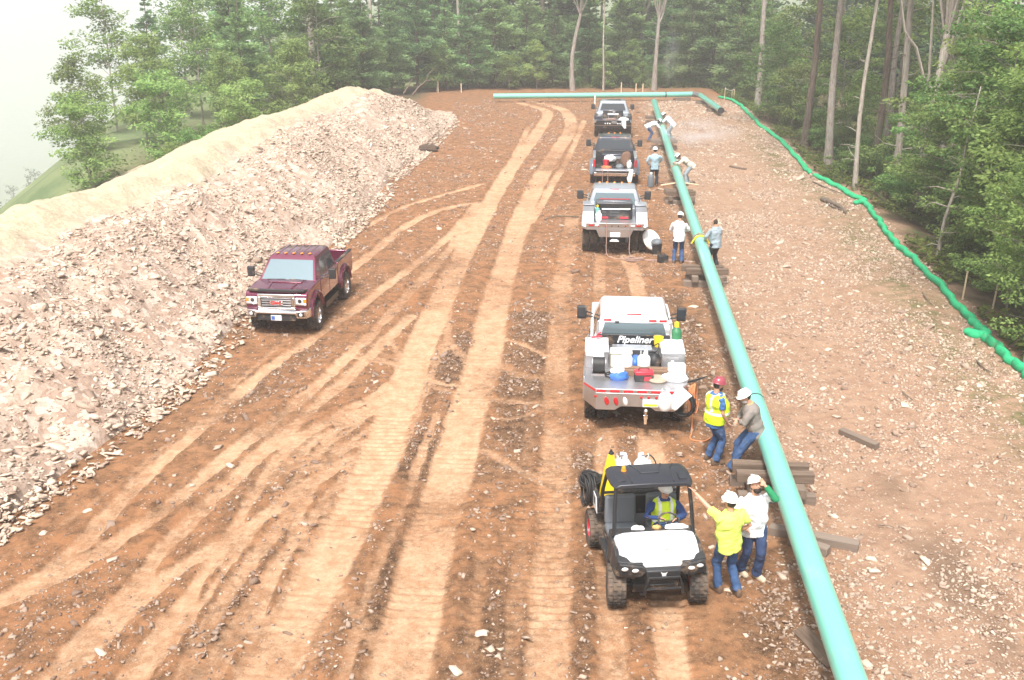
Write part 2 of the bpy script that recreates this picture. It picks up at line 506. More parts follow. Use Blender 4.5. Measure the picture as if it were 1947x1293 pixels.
g = NT('graded_dirt')
big, mid, fin = g.noise(.22, 4), g.noise(1.6, 6, .7), g.noise(11, 6, .75)
soil = g.mix(g.rng(mid, .35, .65), (.215, .106, .051), (.315, .166, .086))
soil = g.mix(g.rng(big, .35, .65), soil, (.30, .14, .064))
clod = g.mix(g.rng(g.noise(6, 5, .8), .4, .62), (.062, .033, .018), (.20, .108, .056))
soil = g.mix(g.rng(g.noise(2.4, 5, .75), .42, .60, 0, .85), soil, clod)
soil = g.mix(g.rng(g.math('ADD', g.attr('drk'), g.rng(g.noise(4, 6, .8), .25, .75, -.4, .4)), .2, .7), soil, clod)
shale = g.mix(g.rng(mid, .3, .7), (.25, .146, .094), (.365, .238, .16))
shale = g.mix(g.rng(g.noise(3.5, 6, .8), .5, .68, 0, .8), shale, (.16, .092, .06))
shale = g.mix(g.rng(g.noise(14, 3, .7), .58, .7), shale, (.48, .365, .27))
shale = g.mix(g.math('MULTIPLY', g.attr('drk'), .75), shale, (.10, .065, .042))
soil = g.mix(g.attr('shl'), soil, shale)
sand = g.mix(g.rng(fin, .35, .65), (.40, .238, .138), (.54, .365, .235))
sand = g.mix(g.rng(g.noise(3, 5, .7), .45, .66, 0, .85), sand, (.34, .18, .095))
brk = g.math('ADD', g.attr('trk'), g.rng(g.noise(5.5, 6, .8), .25, .75, -.42, .42))
soil = g.mix(g.math('MULTIPLY', g.rng(brk, .2, .75, 0, 1), g.rng(g.attr('trk'), 0, 1, .45, 1.0)), soil, sand)
soil = g.mix(g.rng(g.noise(38, 2, .6), .62, .72, 0, .5), soil, (.50, .39, .29))
litter = g.mix(g.rng(g.noise(1.3, 6, .75), .35, .65), (.075, .05, .032), (.17, .12, .075))
litter = g.mix(g.rng(g.noise(.7, 5, .7), .5, .62), litter, (.06, .085, .025))
soil = g.mix(g.attr('lit'), soil, litter)
soil = g.mix(g.math('MULTIPLY', g.attr('bank'), g.rng(g.noise(1.8, 5, .75), .42, .6)), soil, g.mix(g.rng(fin, .4, .6), (.085, .085, .03), (.17, .15, .07)))
soil = g.mix(g.attr('far'), soil, g.mix(g.rng(g.noise(.12, 5, .7), .4, .6), (.10, .14, .06), (.2, .23, .11)))
g.color(soil)
g.bump(g.mix(.5, g.noise(18, 6, .8), g.noise(55, 3, .7)), .8, .04)

_r = XX - sock_x(np.clip(YY, 15, 88))
SHL = sstep(4.2, 6.5, XX - .081 * (YY - 21) + .8 * fbm(XX, YY, .4, 3, 81)) * sstep(95, 80, YY)
LIT = np.maximum(sstep(-.2, 1.6, _r + 1.0 * fbm(XX, YY, .5, 3, 83)), sstep(97, 100, YY + 1.5 * fbm(XX, YY, .4, 3, 84)))
LIT = np.maximum(LIT, sstep(-.6, -2.5, XX - np.interp(YY, BERM_Y, BERM_C)) )
LIT = np.maximum(LIT, sstep(80, 86, YY) * sstep(-8, -11, XX))
FAR = sstep(1, 9, np.hypot(np.clip(-XX - 15, 0, None), np.clip(YY - 95, 0, None)))
ground = np_obj('ground', np.stack([XX, YY, ZZ], -1).reshape(-1, 3), FQ, g.m, smooth=True)
for nm, arr in (('trk', TRK), ('drk', DRK), ('shl', SHL), ('lit', LIT), ('far', FAR), ('bank', np.exp(-((_r + 1.3) / 1.0) ** 2) * sstep(80, 60, YY) + .8 * sstep(-1, -4, XX - np.interp(YY, BERM_Y, BERM_C)) * sstep(85, 70, YY))):
    a = ground.data.attributes.new(nm, 'FLOAT', 'POINT')
    a.data.foreach_set('value', arr.astype(np.float32).ravel())
tag(ground, kind='structure')
def gz(x, y):
    x = np.atleast_1d(np.asarray(x, float)); y = np.atleast_1d(np.asarray(y, float))
    z = terrain(x, y)
    m = (y > 2) & (y < 98) & (x > -16) & (x < 20)
    return z + np.where(m, masks(x, y)[2], 0)
def gz1(x, y): return float(gz(x, y)[0])
def on(px, py, z=0.0):
    p = at(px, py, z)
    return Vector((p.x, p.y, gz1(p.x, p.y)))

# ------------------------------------------------------------------ berm of broken shale
bx_n = 150
by = np.concatenate([np.arange(-6, 20, .35), np.arange(20, 45, .16), np.arange(45, 80, .22)])
tt = np.linspace(-.16, 3.0, bx_n)
BT, BYY = np.meshgrid(tt, by)
bf, bc = np.interp(BYY, BERM_Y, BERM_F), np.interp(BYY, BERM_Y, BERM_C)
BX = bf + (bc - bf) * BT
BZ = berm_z(BX, BYY) + terrain(BX, BYY) + .05
BZ = np.where(BT < .03, np.minimum(BZ, terrain(BX, BYY) + .05 - (.03 - BT) * 4), BZ)
BZ = np.where(BT > 2.85, terrain(BX, BYY) - .3, BZ)
BZ[0, :] = terrain(BX[0], BYY[0]) - .3; BZ[-1, :] = terrain(BX[-1], BYY[-1]) - .3
bi = np.arange(BX.size).reshape(BX.shape)
bF = np.stack([bi[:-1, :-1], bi[1:, :-1], bi[1:, 1:], bi[:-1, 1:]], -1).reshape(-1, 4)
b = NT('berm_rubble')
col = b.mix(b.rng(b.noise(.5, 4), .35, .65), (.33, .235, .18), (.44, .335, .265))
col = b.mix(b.rng(b.noise(4.5, 6, .8), .48, .66, 0, .85), col, (.26, .155, .105))
col = b.mix(b.rng(b.voro(5.0), .55, .75, 0, .8), col, (.52, .43, .36))
straw = b.mix(b.rng(b.noise(7, 6, .8), .35, .65), (.36, .295, .195), (.48, .41, .30))
col = b.mix(b.attr('straw'), col, straw)
b.color(col)
b.bump(b.mix(.5, b.noise(9, 6, .8), b.voro(7, 'Distance')), .7, .08)
berm = np_obj('berm', np.stack([BX, BYY, BZ], -1).reshape(-1, 3), bF, b.m, smooth=True)
STR = sstep(.95, 1.14, BT + .13 * fbm(BX, BYY, .5, 3, 91) + .10 * fbm(BX, BYY, 2.5, 3, 92) + .12 * sstep(.1, .5, fbm(BX, BYY, .12, 2, 93)))
a = berm.data.attributes.new('straw', 'FLOAT', 'POINT'); a.data.foreach_set('value', STR.astype(np.float32).ravel())
tag(berm, kind='structure')

# ------------------------------------------------------------------ stones
stone_mat = NT('shale_stone')
_t = stone_mat.attr('tint')
c1 = stone_mat.mix(stone_mat.rng(_t, 0, .5), (.20, .135, .10), (.41, .315, .245))
c1 = stone_mat.mix(stone_mat.rng(_t, .5, 1.), c1, (.60, .50, .395))
c1 = stone_mat.mix(stone_mat.rng(stone_mat.noise(14, 5, .7), .5, .75, 0, .4), c1, (.30, .19, .13))
stone_mat.color(c1)
# twelve-sided chip: two rings of four, capped
_chip = np.array([[-.5, -.35, -.5], [.45, -.5, -.5], [.55, .3, -.5], [-.3, .5, -.5], [-.38, -.2, .5], [.3, -.38, .5], [.4, .25, .35], [-.2, .33, .5]])
_chipF = np.array([[3, 2, 1, 0], [4, 5, 6, 7], [0, 1, 5, 4], [1, 2, 6, 5], [2, 3, 7, 6], [3, 0, 4, 7]])
def chips(x, y, z, size, flat=.4, tilt=.5, tint=None, elong=1.9):
    n = len(x)
    V = np.repeat(_chip[None], n, 0) * (1 + rng.uniform(-.35, .35, (n, 8, 3)))
    V *= size[:, None, None] * np.stack([rng.uniform(.8, elong, n), rng.uniform(.5, 1, n), flat * rng.uniform(.5, 1.5, n)], -1)[:, None]
    a, bb, c = rng.uniform(0, 2 * PI, n), rng.normal(0, tilt, n), rng.normal(0, tilt, n)
    def rot(V, ang, i, j):
        ca, sa = np.cos(ang)[:, None], np.sin(ang)[:, None]
        p, q = V[..., i].copy(), V[..., j].copy()
        V[..., i] = ca * p - sa * q; V[..., j] = sa * p + ca * q
    rot(V, bb, 1, 2); rot(V, c, 0, 2); rot(V, a, 0, 1)
    V += np.stack([x, y, z], -1)[:, None]
    Fc = (_chipF[None] + (np.arange(n) * 8)[:, None, None]).reshape(-1, 4)
    t = rng.uniform(0, 1, n) if tint is None else tint
    return V.reshape(-1, 3), Fc, np.repeat(t, 6)
def keep_view(x, y, pad=60):
    c, s = math.cos(PITCH), math.sin(PITCH)
    zc = y * c + CAM_H * s
    u = W_PX / 2 + F_PX * x / zc; v = H_PX / 2 + F_PX * (CAM_H * c - y * s) / zc
    return (u > -pad) & (u < W_PX + pad) & (v < H_PX + pad)
# loose gravel on the graded ground: denser on the right of way beyond the pipe and in the churned and darkened strips
n = 370000
y = 8.5 * np.exp(rng.uniform(0, 1, n) * math.log(88 / 8.5)); x = rng.uniform(-11, 18, n)
k = keep_view(x, y, 500) & (x < sock_x(y) + .5) & (x > np.interp(y, BERM_Y, BERM_F) - .2)
x, y = x[k], y[k]
tr, dk, dz = masks(x, y)
shl = sstep(4.2, 6.5, x - .081 * (y - 21))
p = (1 - tr * .9) ** 2 * (.30 + .6 * dk + .60 * shl) * np.clip(.6 + 1.3 * fbm(x, y, .6, 3, 101), .1, 1)
k = rng.uniform(0, 1, len(x)) < p
x, y, shl, dz = x[k], y[k], shl[k], dz[k]
sz = np.exp(rng.normal(math.log(.034), .5, len(x))) * (.75 + y / 80)
V, Fc, T = chips(x, y, terrain(x, y) + dz + sz * .12, np.clip(sz, .015, .2), .45, .35,
                 np.clip(rng.normal(0.19 + .24 * shl + .14 * (rng.uniform(0, 1, len(x)) < .12), .22, len(x)), 0, 1))
gravel = np_obj('gravel', V, Fc, stone_mat.m, tint=T)
tag(gravel, 'loose shale chips and gravel strewn over the graded dirt', 'gravel', kind='stuff')
print('gravel', len(x))
# rubble on the berm face: one mass
n = 44000
y = rng.uniform(13, 78, n); t = rng.uniform(-.12, 1.0, n) ** 1.0
x = np.interp(y, BERM_Y, BERM_F) * (1 - t) + np.interp(y, BERM_Y, BERM_C) * t
k = keep_view(x, y, 120) & (rng.uniform(0, 1, n) < np.clip(.7 + 1.2 * fbm(x, y, .5, 3, 111), .1, 1))
x, y, t = x[k], y[k], t[k]
sz = np.clip(np.exp(rng.normal(math.log(.075), .5, len(x))), .02, .3)
V, Fc, T = chips(x, y, np.maximum(berm_z(x, y), 0) + terrain(x, y) + .05 - sz * .02, sz, .24, .3, np.clip(rng.normal(.62, .25, len(x)), 0, 1))
rub = np_obj('rubble', V, Fc, stone_mat.m, berm, tint=T); tag(rub, kind='stuff')
print('rubble', len(x))
# larger slabs, each a stone of its own
protos = []
for i in range(8):
    V, Fc, T = chips(np.zeros(1), np.zeros(1), np.zeros(1), np.ones(1), .24, .0, np.array([.12 + .1 * i]), 1.15)
    me_o = np_obj('stone', V, Fc, stone_mat.m, tint=T)
    me = me_o.data; bpy.data.objects.remove(me_o)
    bm = bmesh.new(); bm.from_mesh(me)
    bmesh.ops.subdivide_edges(bm, edges=bm.edges[:], cuts=1)
    for v in bm.verts: v.co += Vector(rng.normal(0, .02, 3))
    bmesh.ops.triangulate(bm, faces=bm.faces[:])
    bm.to_mesh(me); bm.free()
    protos.append(me)
def stone(x, y, z, s, parent, i=None, tilt=.45):
    o = bpy.data.objects.new('stone', protos[int(rng.integers(8)) if i is None else i])
    link(o, parent)
    o.location = (x, y, z)
    o.rotation_euler = (rng.normal(0, tilt), rng.normal(0, tilt), rng.uniform(0, 6.28))
    o.scale = (s * rng.uniform(.8, 1.3), s * rng.uniform(.7, 1.1), s * rng.uniform(.6, 1.2))
    return o
cnt = 0
while cnt < 285:
    y = float(14 * math.exp(rng.uniform(0, 1) * math.log(77 / 14))); t = float(rng.uniform(-.12, .98))
    x = float(np.interp(y, BERM_Y, BERM_F) * (1 - t) + np.interp(y, BERM_Y, BERM_C) * t)
    if not keep_view(np.array([x]), np.array([y]), 20)[0]: continue
    s = float(np.clip(np.exp(rng.normal(math.log(.22), .38)), .13, .6))
    z = float(max(berm_z(np.array([x]), np.array([y]))[0], 0) + terrain(np.array([x]), np.array([y]))[0]) + .04
    stone(x, y, z, s, berm, None, .3); cnt += 1
cnt = 0
big_ones = [(437, 888, .2), (365, 628, .5), (1340, 905, .16), (1655, 1062, .2), (1520, 346, .7), (1575, 960, .16), (1760, 1068, .2), (1905, 1068, .22), (1870, 1100, .18), (865, 1272, .18), (650, 900, .12), (1440, 560, .2), (1660, 1085, .22), (1790, 905, .2), (1750, 885, .2), (1860, 745, .2), (1330, 622, .3), (1590, 795, .2), (1720, 770, .25), (1490, 620, .18)]
for px, py, s in big_ones:
    p = on(px, py); stone(p.x, p.y, p.z + s * .1, s, ground, 7 if cnt % 3 == 0 else 5, .12); cnt += 1
while cnt < 250:
    y = float(12.2 * math.exp(rng.uniform(0, 1) * math.log(75 / 12.2))); x = float(rng.uniform(-9, 16.5))
    a = np.array([x]); c = np.array([y])
    if not keep_view(a, c, 0)[0] or x > sock_x(y) - .3 or x < np.interp(y, BERM_Y, BERM_F) + .2: continue
    tr, dk, dz = masks(a, c)
    if tr[0] > .25: continue
    if x < 4 and rng.uniform() < .55: continue
    s = float(np.clip(np.exp(rng.normal(math.log(.13 + .0022 * y), .35)), .08, .5))
    stone(x, y, float(terrain(a, c)[0] + dz[0]) + s * .06, s, ground, None, .15); cnt += 1
# ------------------------------------------------------------------ vegetation
def leaf_mat(name, dark, light, sun=(.0, .0, .0), tr=.48):
    m = bpy.data.materials.new(name); m.use_nodes = True
    nt = m.node_tree; b = nt.nodes['Principled BSDF']; out = nt.nodes['Material Output']
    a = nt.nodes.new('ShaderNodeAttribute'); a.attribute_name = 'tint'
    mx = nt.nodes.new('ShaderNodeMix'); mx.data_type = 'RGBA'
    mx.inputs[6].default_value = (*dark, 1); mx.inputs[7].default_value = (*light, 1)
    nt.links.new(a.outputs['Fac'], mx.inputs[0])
    oi = nt.nodes.new('ShaderNodeObjectInfo')
    hs = nt.nodes.new('ShaderNodeHueSaturation')
    mr = nt.nodes.new('ShaderNodeMapRange'); mr.inputs[3].default_value = .475; mr.inputs[4].default_value = .525
    nt.links.new(oi.outputs['Random'], mr.inputs[0]); nt.links.new(mr.outputs[0], hs.inputs['Hue'])
    mv = nt.nodes.new('ShaderNodeMapRange'); mv.inputs[3].default_value = .72; mv.inputs[4].default_value = 1.25
    wn_ = nt.nodes.new('ShaderNodeMath'); wn_.operation = 'FRACT'; w2 = nt.nodes.new('ShaderNodeMath'); w2.operation = 'MULTIPLY'; w2.inputs[1].default_value = 7.31
    nt.links.new(oi.outputs['Random'], w2.inputs[0]); nt.links.new(w2.outputs[0], wn_.inputs[0]); nt.links.new(wn_.outputs[0], mv.inputs[0]); nt.links.new(mv.outputs[0], hs.inputs['Value'])
    nt.links.new(mx.outputs[2], hs.inputs['Color'])
    b.inputs['Roughness'].default_value = .6; b.inputs['Specular IOR Level'].default_value = .25
    nt.links.new(hs.outputs[0], b.inputs['Base Color'])
    t = nt.nodes.new('ShaderNodeBsdfTranslucent'); nt.links.new(hs.outputs[0], t.inputs[0])
    ms = nt.nodes.new('ShaderNodeMixShader'); ms.inputs[0].default_value = tr
    nt.links.new(b.outputs[0], ms.inputs[1]); nt.links.new(t.outputs[0], ms.inputs[2]); nt.links.new(ms.outputs[0], out.inputs[0])
    return m
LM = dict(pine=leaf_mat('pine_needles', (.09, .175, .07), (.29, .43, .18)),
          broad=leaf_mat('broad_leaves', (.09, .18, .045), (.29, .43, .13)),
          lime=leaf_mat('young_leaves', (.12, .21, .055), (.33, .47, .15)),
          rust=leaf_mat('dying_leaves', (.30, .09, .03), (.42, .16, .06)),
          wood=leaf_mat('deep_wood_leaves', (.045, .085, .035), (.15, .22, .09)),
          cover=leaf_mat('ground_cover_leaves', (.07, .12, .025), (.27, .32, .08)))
def bark_mat(name, dark, light, lichen):
    k = NT(name); tc = k.t.nodes.new('ShaderNodeTexCoord'); mp0 = k.t.nodes.new('ShaderNodeMapping'); mp0.inputs['Scale'].default_value = (1, 1, .16)
    k.t.links.new(tc.outputs['Object'], mp0.inputs[0])
    f = k.noise(16, 6, .75, .3, mp0.outputs[0])
    c = k.mix(k.rng(f, .36, .64), dark, light)
    c = k.mix(k.rng(k.noise(1.1, 5, .7), .5, .68, 0, .7), c, lichen)
    k.color(c); k.bump(f, .9, .03); return k.m
BK = dict(grey=bark_mat('grey_bark', (.15, .125, .105), (.40, .35, .31), (.30, .31, .27)),
          pale=bark_mat('pale_bark', (.22, .185, .155), (.50, .44, .385), (.36, .34, .29)),
          brown=bark_mat('brown_bark', (.075, .055, .042), (.22, .17, .135), (.16, .165, .11)))
def leaves(C, D, Nn, ln, wd, tint):
    """pointed leaf faces: centre, direction, face normal"""
    D = D / np.linalg.norm(D, axis=1, keepdims=True)
    S = np.cross(Nn, D); S /= np.linalg.norm(S, axis=1, keepdims=True) + 1e-9
    ln = np.broadcast_to(ln, (len(C),))[:, None]; wd = np.broadcast_to(wd, (len(C),))[:, None]
    V = np.stack([C - D * ln * .5, C + S * wd * .5 - D * ln * .05, C + D * ln * .5, C - S * wd * .5 - D * ln * .05], 1)
    return V.reshape(-1, 3), np.arange(len(C) * 4).reshape(-1, 4), tint
def rnd_unit(r, n):
    v = r.normal(0, 1, (n, 3)); return v / np.linalg.norm(v, axis=1, keepdims=True)
def conifer(h, rad, z0, seed, leaf=.2, dens=1.0, trunk_r=.14, lean=0.0):
    """young pine: whorls of level boughs with flat sprays, ragged outline"""
    r = np.random.default_rng(seed)
    tb = MB()
    path = [(lean * h * (k / 8) ** 2 + .05 * math.sin(k * 1.7 + seed), .05 * math.cos(k * 2.1 + seed), h * k / 8 - .25 * (k == 0)) for k in range(9)]
    tb.tube(path, [trunk_r * (1 - .93 * k / 8) for k in range(9)], 7)
    C, D, Nn, T = [], [], [], []
    z = z0
    while z < h * .985:
        f = (z - z0) / (h - z0)
        L = rad * (1 - f) ** .75 * (.55 + .45 * min(1, f * 5 + .35))
        for k in range(int(r.integers(4, 7))):
            az = r.uniform(0, 2 * PI); l = L * r.uniform(.5, 1.2)
            if r.uniform() < .12: continue
            el = r.uniform(.02, .30) + .25 * f
            d = np.array([math.cos(az) * math.cos(el), math.sin(az) * math.cos(el), math.sin(el)])
            side = np.array([-math.sin(az), math.cos(az), 0])
            base = np.array([lean * h * (z / h) ** 2, 0, z + r.uniform(-.12, .12)])
            droop = .16 * l
            tb.tube([base, base + d * l * .55, base + d * l * .95 - np.array([0, 0, droop])], [.022 + .012 * l * .3, .014, .004], 4, False)
            n = int(26 * dens * max(.6, l) * (1 + l * .5))
            s = r.uniform(.18, 1.05, n) ** .8
            sp = (1 - np.abs(s - .55)) * l * .33 * r.normal(0, .75, n)
            c = base + d * (s * l)[:, None] + side * sp[:, None]
            c[:, 2] += -droop * s ** 2 + r.normal(0, .05 + .03 * l, n)
            C.append(c)
            D.append(d * .8 + side * np.sign(sp)[:, None] * r.uniform(.2, 1.0, n)[:, None] + r.normal(0, .2, (n, 3)))
            Nn.append(np.array([0, 0, .75]) + d * np.array([1, 1, 0]) * .75 + r.normal(0, .42, (n, 3)))
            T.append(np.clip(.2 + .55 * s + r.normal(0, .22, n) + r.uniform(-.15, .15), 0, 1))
        z += r.uniform(.28, .5) * (1 + .3 * rad / 3)
    C, D, Nn, T = map(np.concatenate, (C, D, Nn, T))
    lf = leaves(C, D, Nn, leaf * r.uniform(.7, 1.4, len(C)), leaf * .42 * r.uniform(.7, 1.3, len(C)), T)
    return tb, lf
def blobs_leaves(r, centres, radii, n_each, leaf, flat=.5, up=.7):
    C, D, Nn, T = [], [], [], []
    for c, q in zip(centres, radii):
        n = max(8, int(n_each * q * q))
        u = rnd_unit(r, n) * (r.uniform(.25, 1, n) ** .5)[:, None] * q * np.array([1, 1, flat])
        C.append(c + u)
        D.append(u * np.array([1, 1, .3]) + r.normal(0, .25 * q, (n, 3)) + np.array([0, 0, -.1]))
        Nn.append(np.array([0, 0, up]) + u / q * np.array([.7, .7, .3]) + np.array([c[0], c[1], 0]) / (abs(c[0]) + abs(c[1]) + .5) * .35 + r.normal(0, .4, (n, 3)))
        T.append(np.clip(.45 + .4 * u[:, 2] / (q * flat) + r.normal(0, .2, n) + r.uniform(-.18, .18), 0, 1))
    C, D, Nn, T = map(np.concatenate, (C, D, Nn, T))
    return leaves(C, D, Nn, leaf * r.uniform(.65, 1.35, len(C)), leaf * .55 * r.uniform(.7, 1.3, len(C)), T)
def broadleaf(h, rad, z0, seed, leaf=.16, n_each=150, trunk_r=.09, stems=1, lean=0.0, flat=.4, nb=30):
    """slender understorey tree: forking limbs and leaf layers with gaps"""
    r = np.random.default_rng(seed)
    tb = MB(); cen = []; rads = []
    for st in range(stems):
        la = r.uniform(0, 6.28); ll = (lean if stems == 1 else r.uniform(.08, .22)) * h
        pts = [np.array([math.cos(la) * ll * (k / 7) ** 1.5 + .06 * math.sin(k * 1.9 + st), math.sin(la) * ll * (k / 7) ** 1.5, h * .95 * k / 7 - .2 * (k == 0)]) for k in range(8)]
        tb.tube(pts, [trunk_r * (1 - .85 * k / 7) for k in range(8)], 6)
        for b_ in range(nb // stems):
            f = r.uniform(z0 / h, 1.0); q = pts[min(6, int(f * 7))] + (pts[min(7, int(f * 7) + 1)] - pts[min(6, int(f * 7))]) * (f * 7 % 1)
            az = r.uniform(0, 6.28); ff = (f - z0 / h) / max(.05, 1 - z0 / h)
            L = rad * (.45 + .55 * math.sin(PI * min(1, .15 + .85 * ff))) * r.uniform(.4, 1.1)
            d = np.array([math.cos(az), math.sin(az), r.uniform(.1, .55)])
            e = q + d * L
            tb.tube([q, q + d * L * .5 + np.array([0, 0, .08 * L]), e], [trunk_r * .3, trunk_r * .2, .006], 4, False)
            for s in (.55, .85, 1.05):
                if r.uniform() < .85:
                    cen.append(q + d * L * s + r.normal(0, .18 * rad * .5, 3)); rads.append(rad * r.uniform(.16, .34))
    return tb, blobs_leaves(r, cen, rads, n_each / max(.12, (rad * .25) ** 2) * .06 * 4, leaf, flat)
def shrub(h, rad, seed, leaf=.12, n=2200):
    r = np.random.default_rng(seed); tb = MB(); cen = []; rads = []
    for k in range(9):
        az = r.uniform(0, 6.28); e = np.array([math.cos(az) * rad * r.uniform(.2, .9), math.sin(az) * rad * r.uniform(.2, .9), h * r.uniform(.5, 1)])
        tb.tube([(0, 0, -.15), e * .5 + np.array([0, 0, .1]), e], [.025, .016, .005], 4, False)
        for s in (.5, .75, 1): cen.append(e * s + r.normal(0, .12 * rad, 3)); rads.append(rad * r.uniform(.22, .42))
    a = sum(q * q for q in rads)
    return tb, blobs_leaves(r, cen, rads, n / a, leaf, .55)
def tall_trunk(h, r0, seed, path=None, fork=None, branches=(), crown=True, leaf=.3):
    """forest tree drawn up tall: long bare bole, crown high above"""
    r = np.random.default_rng(seed); tb = MB()
    if path is None:
        sx, sy, ph = r.uniform(-.25, .25), r.uniform(-.2, .2), r.uniform(0, 6)
        path = [(sx * (k / 10) * 2 + .10 * math.sin(k * .9 + ph), sy * (k / 10) * 2 + .08 * math.cos(k * 1.1 + ph), h * k / 10 - .3 * (k == 0)) for k in range(11)]
    n = len(path) - 1
    tb.tube(path, [r0 * (1.28 if k == 0 else 1) * (1 - .72 * k / n) for k in range(n + 1)], 10)
    for p in branches: tb.tube(p[0], p[1], 6)
    for k in range(14):
        z = r.uniform(.08, .6) * h; q = Vector(path[min(n - 1, int(z / h * n))]).lerp(Vector(path[min(n, int(z / h * n) + 1)]), z / h * n % 1); az = r.uniform(0, 6.28); L = r.uniform(.15, 1.1)
        tb.tube([q, q + Vector((math.cos(az) * L * .6, math.sin(az) * L * .6, L * .15)), q + Vector((math.cos(az) * L, math.sin(az) * L, L * r.uniform(-.1, .5)))], [.022, .015, .005], 4, False)
    cen, rads = [], []
    top = np.array(path[-1])
    if crown:
        for k in range(16):
            az = r.uniform(0, 6.28); z = h * r.uniform(.55, 1.05)
            q = np.array(path[min(n, int(z / h * n))]); L = r.uniform(1.2, 3.4)
            e = np.array([q[0] + math.cos(az) * L, q[1] + math.sin(az) * L, z + L * .4])
            tb.tube([q, (q + e) / 2 + np.array([0, 0, .1]), e], [r0 * .22, r0 * .14, .02], 4, False)
            cen += [e, (q + 2 * e) / 3]; rads += [r.uniform(.9, 1.6), r.uniform(.7, 1.2)]
        return tb, blobs_leaves(r, cen, rads, 42, leaf, .5)
    return tb, None
class Proto:
    """shared meshes of one tree shape"""
    def __init__(s, tb, lf, bark, lm):
        s.t = tb.mesh('trunk', BK[bark], 60); s.c = None
        if lf:
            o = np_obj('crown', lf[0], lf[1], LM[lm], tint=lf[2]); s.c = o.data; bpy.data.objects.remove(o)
    def put(s, name, x, y, label, cat, group, sc=1.0, rz=None, z=None, sz=1.0):
        o = empty(name, (x, y, (gz1(x, y) if z is None else z)), random.uniform(0, 6.28) if rz is None else rz, None, label, cat, group)
        o.scale = (sc, sc, sc * sz)
        link(bpy.data.objects.new('trunk', s.t), o)
        if s.c: link(bpy.data.objects.new('crown', s.c), o)
        return o
P_PINE = [Proto(*conifer(12, 3.0, 1.3, 11, .27, 1.8), 'brown', 'pine'), Proto(*conifer(9.5, 2.6, .9, 12, .25, 1.9), 'brown', 'pine'),
          Proto(*conifer(14, 3.4, 2.2, 13, .29, 1.6, .17), 'brown', 'pine'), Proto(*conifer(7, 2.1, .6, 14, .21, 2.2, .1), 'brown', 'pine')]
P_BROAD = [Proto(*broadleaf(9, 2.6, 1.6, 21, .22, 210, .08, 1, 0, .5, 40), 'pale', 'broad'), Proto(*broadleaf(7, 2.3, .8, 22, .2, 230, .06, 1, 0, .5, 42), 'grey', 'lime'),
           Proto(*broadleaf(11, 3.0, 2.0, 23, .24, 200, .11, 1, 0, .5, 42), 'grey', 'broad'), Proto(*broadleaf(5, 1.9, .4, 24, .17, 240, .045, 2, 0, .55, 42), 'pale', 'lime')]
P_NEAR = [Proto(*broadleaf(7.5, 2.4, .8, 31, .15, 420, .06, 1, .06, .36, 54), 'pale', 'lime'), Proto(*broadleaf(6.5, 2.2, .5, 32, .14, 420, .05, 2, 0, .38, 54), 'grey', 'broad'),
          Proto(*broadleaf(9.5, 2.6, 1.6, 33, .15, 420, .08, 1, .04, .34, 56), 'grey', 'broad')]
P_SHRUB = [Proto(*shrub(1.5, 1.0, 41, .13), 'brown', 'broad'), Proto(*shrub(1.0, .9, 42, .12), 'brown', 'lime'), Proto(*shrub(2.2, 1.3, 43, .14, 3200), 'brown', 'broad')]
P_TALL = [Proto(*tall_trunk(20, .21, 51), 'grey', 'broad'), Proto(*tall_trunk(18, .12, 52), 'pale', 'broad'), Proto(*tall_trunk(22, .26, 53), 'grey', 'broad'), Proto(*tall_trunk(17, .15, 54), 'brown', 'broad')]

# --- single trees that stand out, each on its own spot
def tree_at(proto, px, py, name, label, group=None, sc=1.0, rz=None, dy=0.0, sz=1.0):
    p = on(px, py)
    x, y = p.x * (p.y + dy) / p.y, p.y + dy
    return proto.put(name, x, y, label, 'tree', group, sc, rz, None, sz)
def custom(tb_lf, bark, lm): return Proto(*tb_lf, bark, lm)
G_F, G_R = 'tall trees at the far end of the clearing', 'tall trees in the wood beside the silt sock'
# far edge
lean = [(0, 0, -.3), (-.12, 0, 1.5), (-.1, .05, 3), (.15, .1, 4.6), (.55, .1, 6.4), (.75, .2, 8.5), (1.2, .2, 12), (1.5, .3, 18)]
tree_at(custom(tall_trunk(18, .23, 61, lean), 'grey', 'broad'), 1089, 172, 'tall_tree', 'tall pale trunk bowed to one side, behind the middle of the far pipe', G_F, 1, 0)
p = [(0, 0, -.3), (.05, 0, 2), (.12, .05, 4.2), (.2, .1, 6), (.3, .1, 9), (.4, .2, 18)]
br = [([(.16, .08, 5.6), (.5, .1, 6.4), (.85, .1, 8.2), (.95, .2, 11)], [.13, .11, .09, .06])]
tree_at(custom(tall_trunk(18, .23, 62, p, None, br), 'grey', 'broad'), 1243, 172, 'tall_tree', 'straight pale trunk forking high, behind the bare end of the pipe string', G_F, 1, 0)
p = [(0, 0, -.3), (0, 0, 4.0), (-.1, 0, 5.0), (-.55, .1, 6.6), (-.8, .1, 9), (-1, .2, 16)]
br = [([(-.05, 0, 4.9), (.35, .05, 6.2), (1.0, .1, 7.6), (1.3, .1, 10)], [.13, .11, .09, .05])]
tree_at(custom(tall_trunk(16, .2, 63, p, None, br), 'pale', 'broad'), 1218, 160, 'tall_tree', 'Y-shaped pale trunk, its fork opening above the young pines', G_F, 1, 0, 8)
tree_at(P_TALL[1], 1146, 172, 'tall_tree', 'thin pale sapling trunk between the two thick trunks behind the far pipe', G_F, .75)
tree_at(P_TALL[1], 713, 172, 'tall_tree', 'pale leaning trunk rising behind the far hump of the berm', G_F, 1.5, 1.0, 4)
tree_at(P_TALL[0], 597, 195, 'tall_tree', 'thick grey trunk in the wood behind the straw-covered berm', G_F, 1.35, 2.2, -8)
